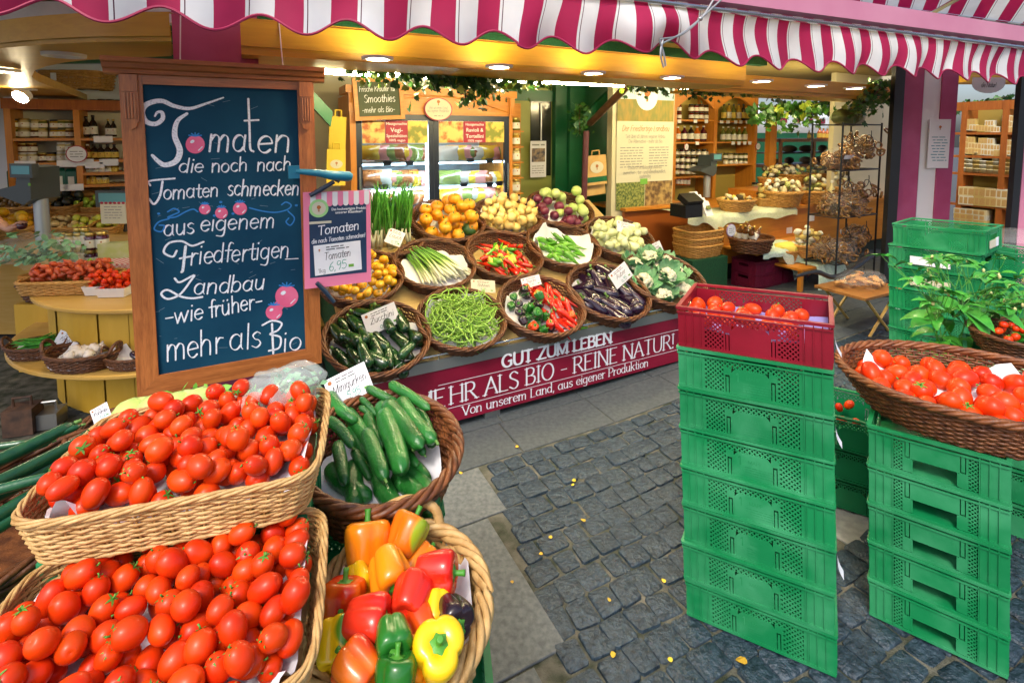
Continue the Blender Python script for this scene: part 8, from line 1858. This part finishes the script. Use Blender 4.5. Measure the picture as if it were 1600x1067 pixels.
skinned('shirt', [(None, V3(0, 0, .90), .15), (0, V3(0, 0, 1.1), .145), (1, V3(0, 0, 1.27), .16), (2, V3(0, 0, 1.39), .12), (3, V3(.17, 0, 1.375), .075), (4, V3(.235, -.03, 1.25), .068), (3, V3(-.17, 0, 1.375), .075), (6, V3(-.2, .01, 1.23), .068)], sh_, pe)
skinned('trousers', [(None, V3(0, 0, .93), .15), (0, V3(.09, 0, .80), .10), (1, V3(.10, -.01, .47), .07), (2, V3(.10, 0, .12), .06), (0, V3(-.09, 0, .80), .10), (4, V3(-.10, -.01, .47), .07), (5, V3(-.10, 0, .12), .06)], mat('trousers', (.02, .025, .04), .85), pe)
MB().ell(V3(.015, .0, 1.68), (.095, .11, .10), 16, 10).build('hair', mat('hair_brown', (.04, .02, .01), .6), pe, True)
tag(MB().ell(hp+Vector((.052, -.004, .004)), (.036, .034, .032), 14, 9).build('plum', mat('plum_dark', (.06, .006, .02), .25, coat=.4), smooth=True), 'dark red plum held in the hand at the left edge', 'plum')
# ---- small things on the paving and behind the upper tray
m_rust = mat('rusty_iron', (.05, .03, .022), .7, (.14, .07, .04), 14, .3)
for (u, v, w_, h_, m, lb) in ((28, 682, .14, .15, m_rust, 'rusty iron weight with a handle on the paving'), (68, 672, .13, .09, m_grey, 'grey metal weight with a handle on the paving')):
    p = atz(u, v, 0); t = thing('ground_weight', lb, 'weight', (p.x, p.y, 0), .3); MB().bbox(-w_/2, w_/2, 0, .12, 0, h_).build('block', m, t); MB().tube([(-w_*.3, .06, h_-.01), (-w_*.3, .06, h_+.05), (w_*.3, .06, h_+.05), (w_*.3, .06, h_-.01)], .008, 6).build('handle', m, t)
p = to_sn(atn(172, 630, 1.75))
for i in range(7):
    rnd = random.Random(i); c = aty(205+18*i, 636-3*i, 1.22+.02*(i % 2)); tag(put('kohlrabi', khg, None, Matrix.Translation(c-UP*.025) @ spin(rnd, .5) @ Matrix.Scale(1.15, 4)), 'pale green kohlrabi behind the upper tomato tray under the chalkboard', 'kohlrabi', 'kohlrabi under the chalkboard')
leafy(TR(aty(318, 618, 1.27)-UP*.03), 120, .035, .025, .014, 8, 'green kohlrabi leaves behind the upper tomato tray', m_lg, .018)
c = aty(255, 640, 1.24); bb = wicker_meshes('kohl_basket', .22, .10, .10, m_wick, .85, .5, 30, .005, .010, 5, 41); wicker('wicker_basket', 'dark basket of kohlrabi hidden behind the upper tomato tray', bb, TR((c.x-.0, c.y+.04, c.z-.15), radians(16)))
plain_stack((c.x, c.y+.06, 0), radians(16), 7, 'green crate in the column behind the upper tomato tray', (c.z-.152)/7+.001, me_As, .40, .28)
card(0, 0, 0, 24, 22, 'Kohlrabi', '1,20', 'small white price card at the kohlrabi left of the tray', yaw=-.3, lean=.5, roll=.5, P0=aty(157, 645, 1.12))
# clear bag of herbs lying on the tray corner
c = aty(437, 613, 1.075); mb = MB()
mb.ell((0, 0, 0), (.088, .062, .05), 44, 26, fn=lambda d: 1+.10*sin(d.x*7+d.z*5)+.06*sin(d.y*12+d.x*8)+.035*abs(sin(d.z*15+d.y*11+d.x*6))+.02*abs(sin(d.x*23+d.z*9))); m_film2 = mat('bag_film', (.80, .93, .88), .14, alpha=.26, coat=.8)
o = tag(mb.build('plastic_bag', m_film2, smooth=True, matrix=TR(c, .25, Matrix.Rotation(-.25, 4, 'Y'))), 'crumpled clear plastic bag of herbs on the upper tray corner', 'bag'); rnd = random.Random(5); mb = MB()
for i in range(190):
    q = Vector((rnd.gauss(0, .034), rnd.gauss(0, .022), rnd.gauss(0, .014))); x = Vector((rnd.gauss(0, 1), rnd.gauss(0, 1), rnd.gauss(0, .6))).normalized(); y = x.orthogonal().normalized(); s_ = rnd.uniform(.007, .014); mb.poly([q-x*s_, q+y*s_*.6, q+x*s_, q-y*s_*.6])
mb.build('herbs', m_cleaf, o)
# ---- printed price poster clipped to the chalkboard, with its clips
PO = BN-.03; A4 = [atn(u, v, PO) for u, v in ((473, 303), (580, 297), (580, 440), (476, 452))]
p0 = ML.inverted() @ A4[3]; p1 = ML.inverted() @ A4[2]; p2 = ML.inverted() @ A4[1]
W_, H_ = p1.x-p0.x, p2.z-p1.z; ang = -atan2(p1.z-p0.z, W_)
t = thing('price_poster', 'pink bordered tomato price poster clipped to the right edge of the chalkboard', 'poster', matrix=ML @ Matrix.Translation(p0) @ Matrix.Rotation(ang, 4, 'Y'))
m_ppink = mat('poster_pink', (.80, .22, .36), .35); m_pnavy = mat('poster_navy', (.012, .035, .085), .35, (.02, .05, .11), 6); m_pgr = mat('emblem_green', (.32, .62, .25), .4)
MB().bbox(0, W_, 0, .002, 0, H_).build('sheet', m_ppink, t); MB().bbox(W_*.08, W_*.93, -.0012, -.0004, H_*.11, H_*.86).build('navy_panel', m_pnavy, t)
mb = MB(); mp2 = MB()
for i in range(12):
    x0_ = W_*(.02+.08*i); (mb if i % 2 else mp2).prism([(x0_, -.002, H_*.995), (x0_+W_*.078, -.002, H_*.995)]+[(x0_+W_*.039+W_*.039*cos(q*pi/6), -.002, H_*.87-W_*.039*sin(q*pi/6)) for q in range(7)], (0, .0006, 0))
mb.build('white_scallop', m_white, t); mp2.build('pink_scallop', m_ppink, t)
PX = lambda x, z, d=.0028: Matrix(((1, 0, 0, x*W_), (0, 0, -1, -d), (0, 1, 0, z*H_), (0, 0, 0, 1)))
MB().lathe([(W_*.14, 0), (W_*.14, .0008)], 28).build('emblem_disc', m_pgr, t, matrix=PX(.22, .83, .0032)); MB().lathe([(W_*.10, .0009), (W_*.10, .0014)], 28).build('emblem_disc', m_papercream, t, matrix=PX(.22, .83, .0032)); emblem(t, PX(.22, .83, .0048), W_*.07)
MB().bbox(W_*.08, W_*.40, -.0035, -.0025, H_*.67, H_*.695).build('ribbon', m_papercream, t)
for tx, x, z, sz in (('Das hochwertigste Produkt', .665, .80, .0165), ('unserer Klassiker!', .665, .765, .0165)):
    o = printed('lettering', tx, sz, m_white, t, PX(x, z), 'CENTER', .02); w0 = max(v.co.x for v in o.data.vertices)-min(v.co.x for v in o.data.vertices); o.scale.x = min(1, W_*.52/w0)
L = MB(); write(L, 'Tomaten', W_*.2, H_*.55, H_*.062, .17, 'round', .15, width=W_*.62, rot=.08); write(L, 'die nach Tomaten schmecken!', W_*.11, H_*.465, H_*.03, .17, 'nib', .2, width=W_*.80, rot=.06); L.build('lettering', m_chalk, t, matrix=PX(0, 0, .002))
pc_ = MB().bbox(W_*.16, W_*.86, -.004, -.0022, H_*.125, H_*.44).build('price_slip', m_paper, t, matrix=Matrix.Rotation(-.04, 4, 'Y'))
L = MB(); write(L, 'Tomaten', W_*.30, H_*.275, H_*.052, .11, 'nib', .25, width=W_*.40, rot=.05); scribble(L, W_*.34, H_*.405, W_*.26, H_*.018, 0, 1); scribble(L, W_*.34, H_*.38, W_*.36, H_*.018, 0, 2); write(L, '1kg', W_*.21, H_*.15, H_*.028, .12); L.build('lettering', m_ink, pc_, matrix=PX(0, 0, .0046))
L = MB(); write(L, '6,95', W_*.36, H_*.155, H_*.06, .11, 'round', .1, width=W_*.27, rot=.05); L.build('price', m_inkgreen, pc_, matrix=PX(0, 0, .0046)); MB().bbox(W_*.66, W_*.74, -.005, -.0042, H_*.17, H_*.20).build('eco_mark', MATS['eco_green'], pc_); emblem(pc_, PX(.24, .385, .0048), W_*.03)
m_clip = mat('clip_teal', (.01, .16, .27), .35, (.015, .2, .32), 8); m_clipd = mat('clip_navy', (.012, .03, .06), .4)
def clipx(name, label, pts, r, m, n): mb = MB(); P_ = [atn(u, v, n) for u, v in pts]; mb.tube(P_, r, 10, flat=.8); return tag(mb.build(name, m, smooth=True, angle=50), label, 'clip')
o = clipx('clamp', 'teal spring clamp gripping the right edge of the chalkboard', [(462, 268), (500, 271), (515, 274), (545, 276), (550, 277)], [.014, .021, .026, .030, .018], m_clip, BN-.055); MB().box(ML.inverted() @ atn(459, 269, BN-.05), (.045, .03, .055)).build('jaw', m_clip, o, matrix=ML)
MB().tube([atn(512, 274, BN-.05), atn(530, 284, BN-.04)], .008, 8).build('lower_jaw', m_clipd, o, True)
clipx('peg', 'dark blue peg holding the top of the price poster', [(484, 306), (500, 297), (522, 284)], [.012, .014, .012], m_clipd, BN-.045); clipx('peg', 'dark blue peg holding the bottom of the price poster', [(495, 442), (508, 455), (522, 472)], [.012, .014, .011], m_clipd, BN-.045)
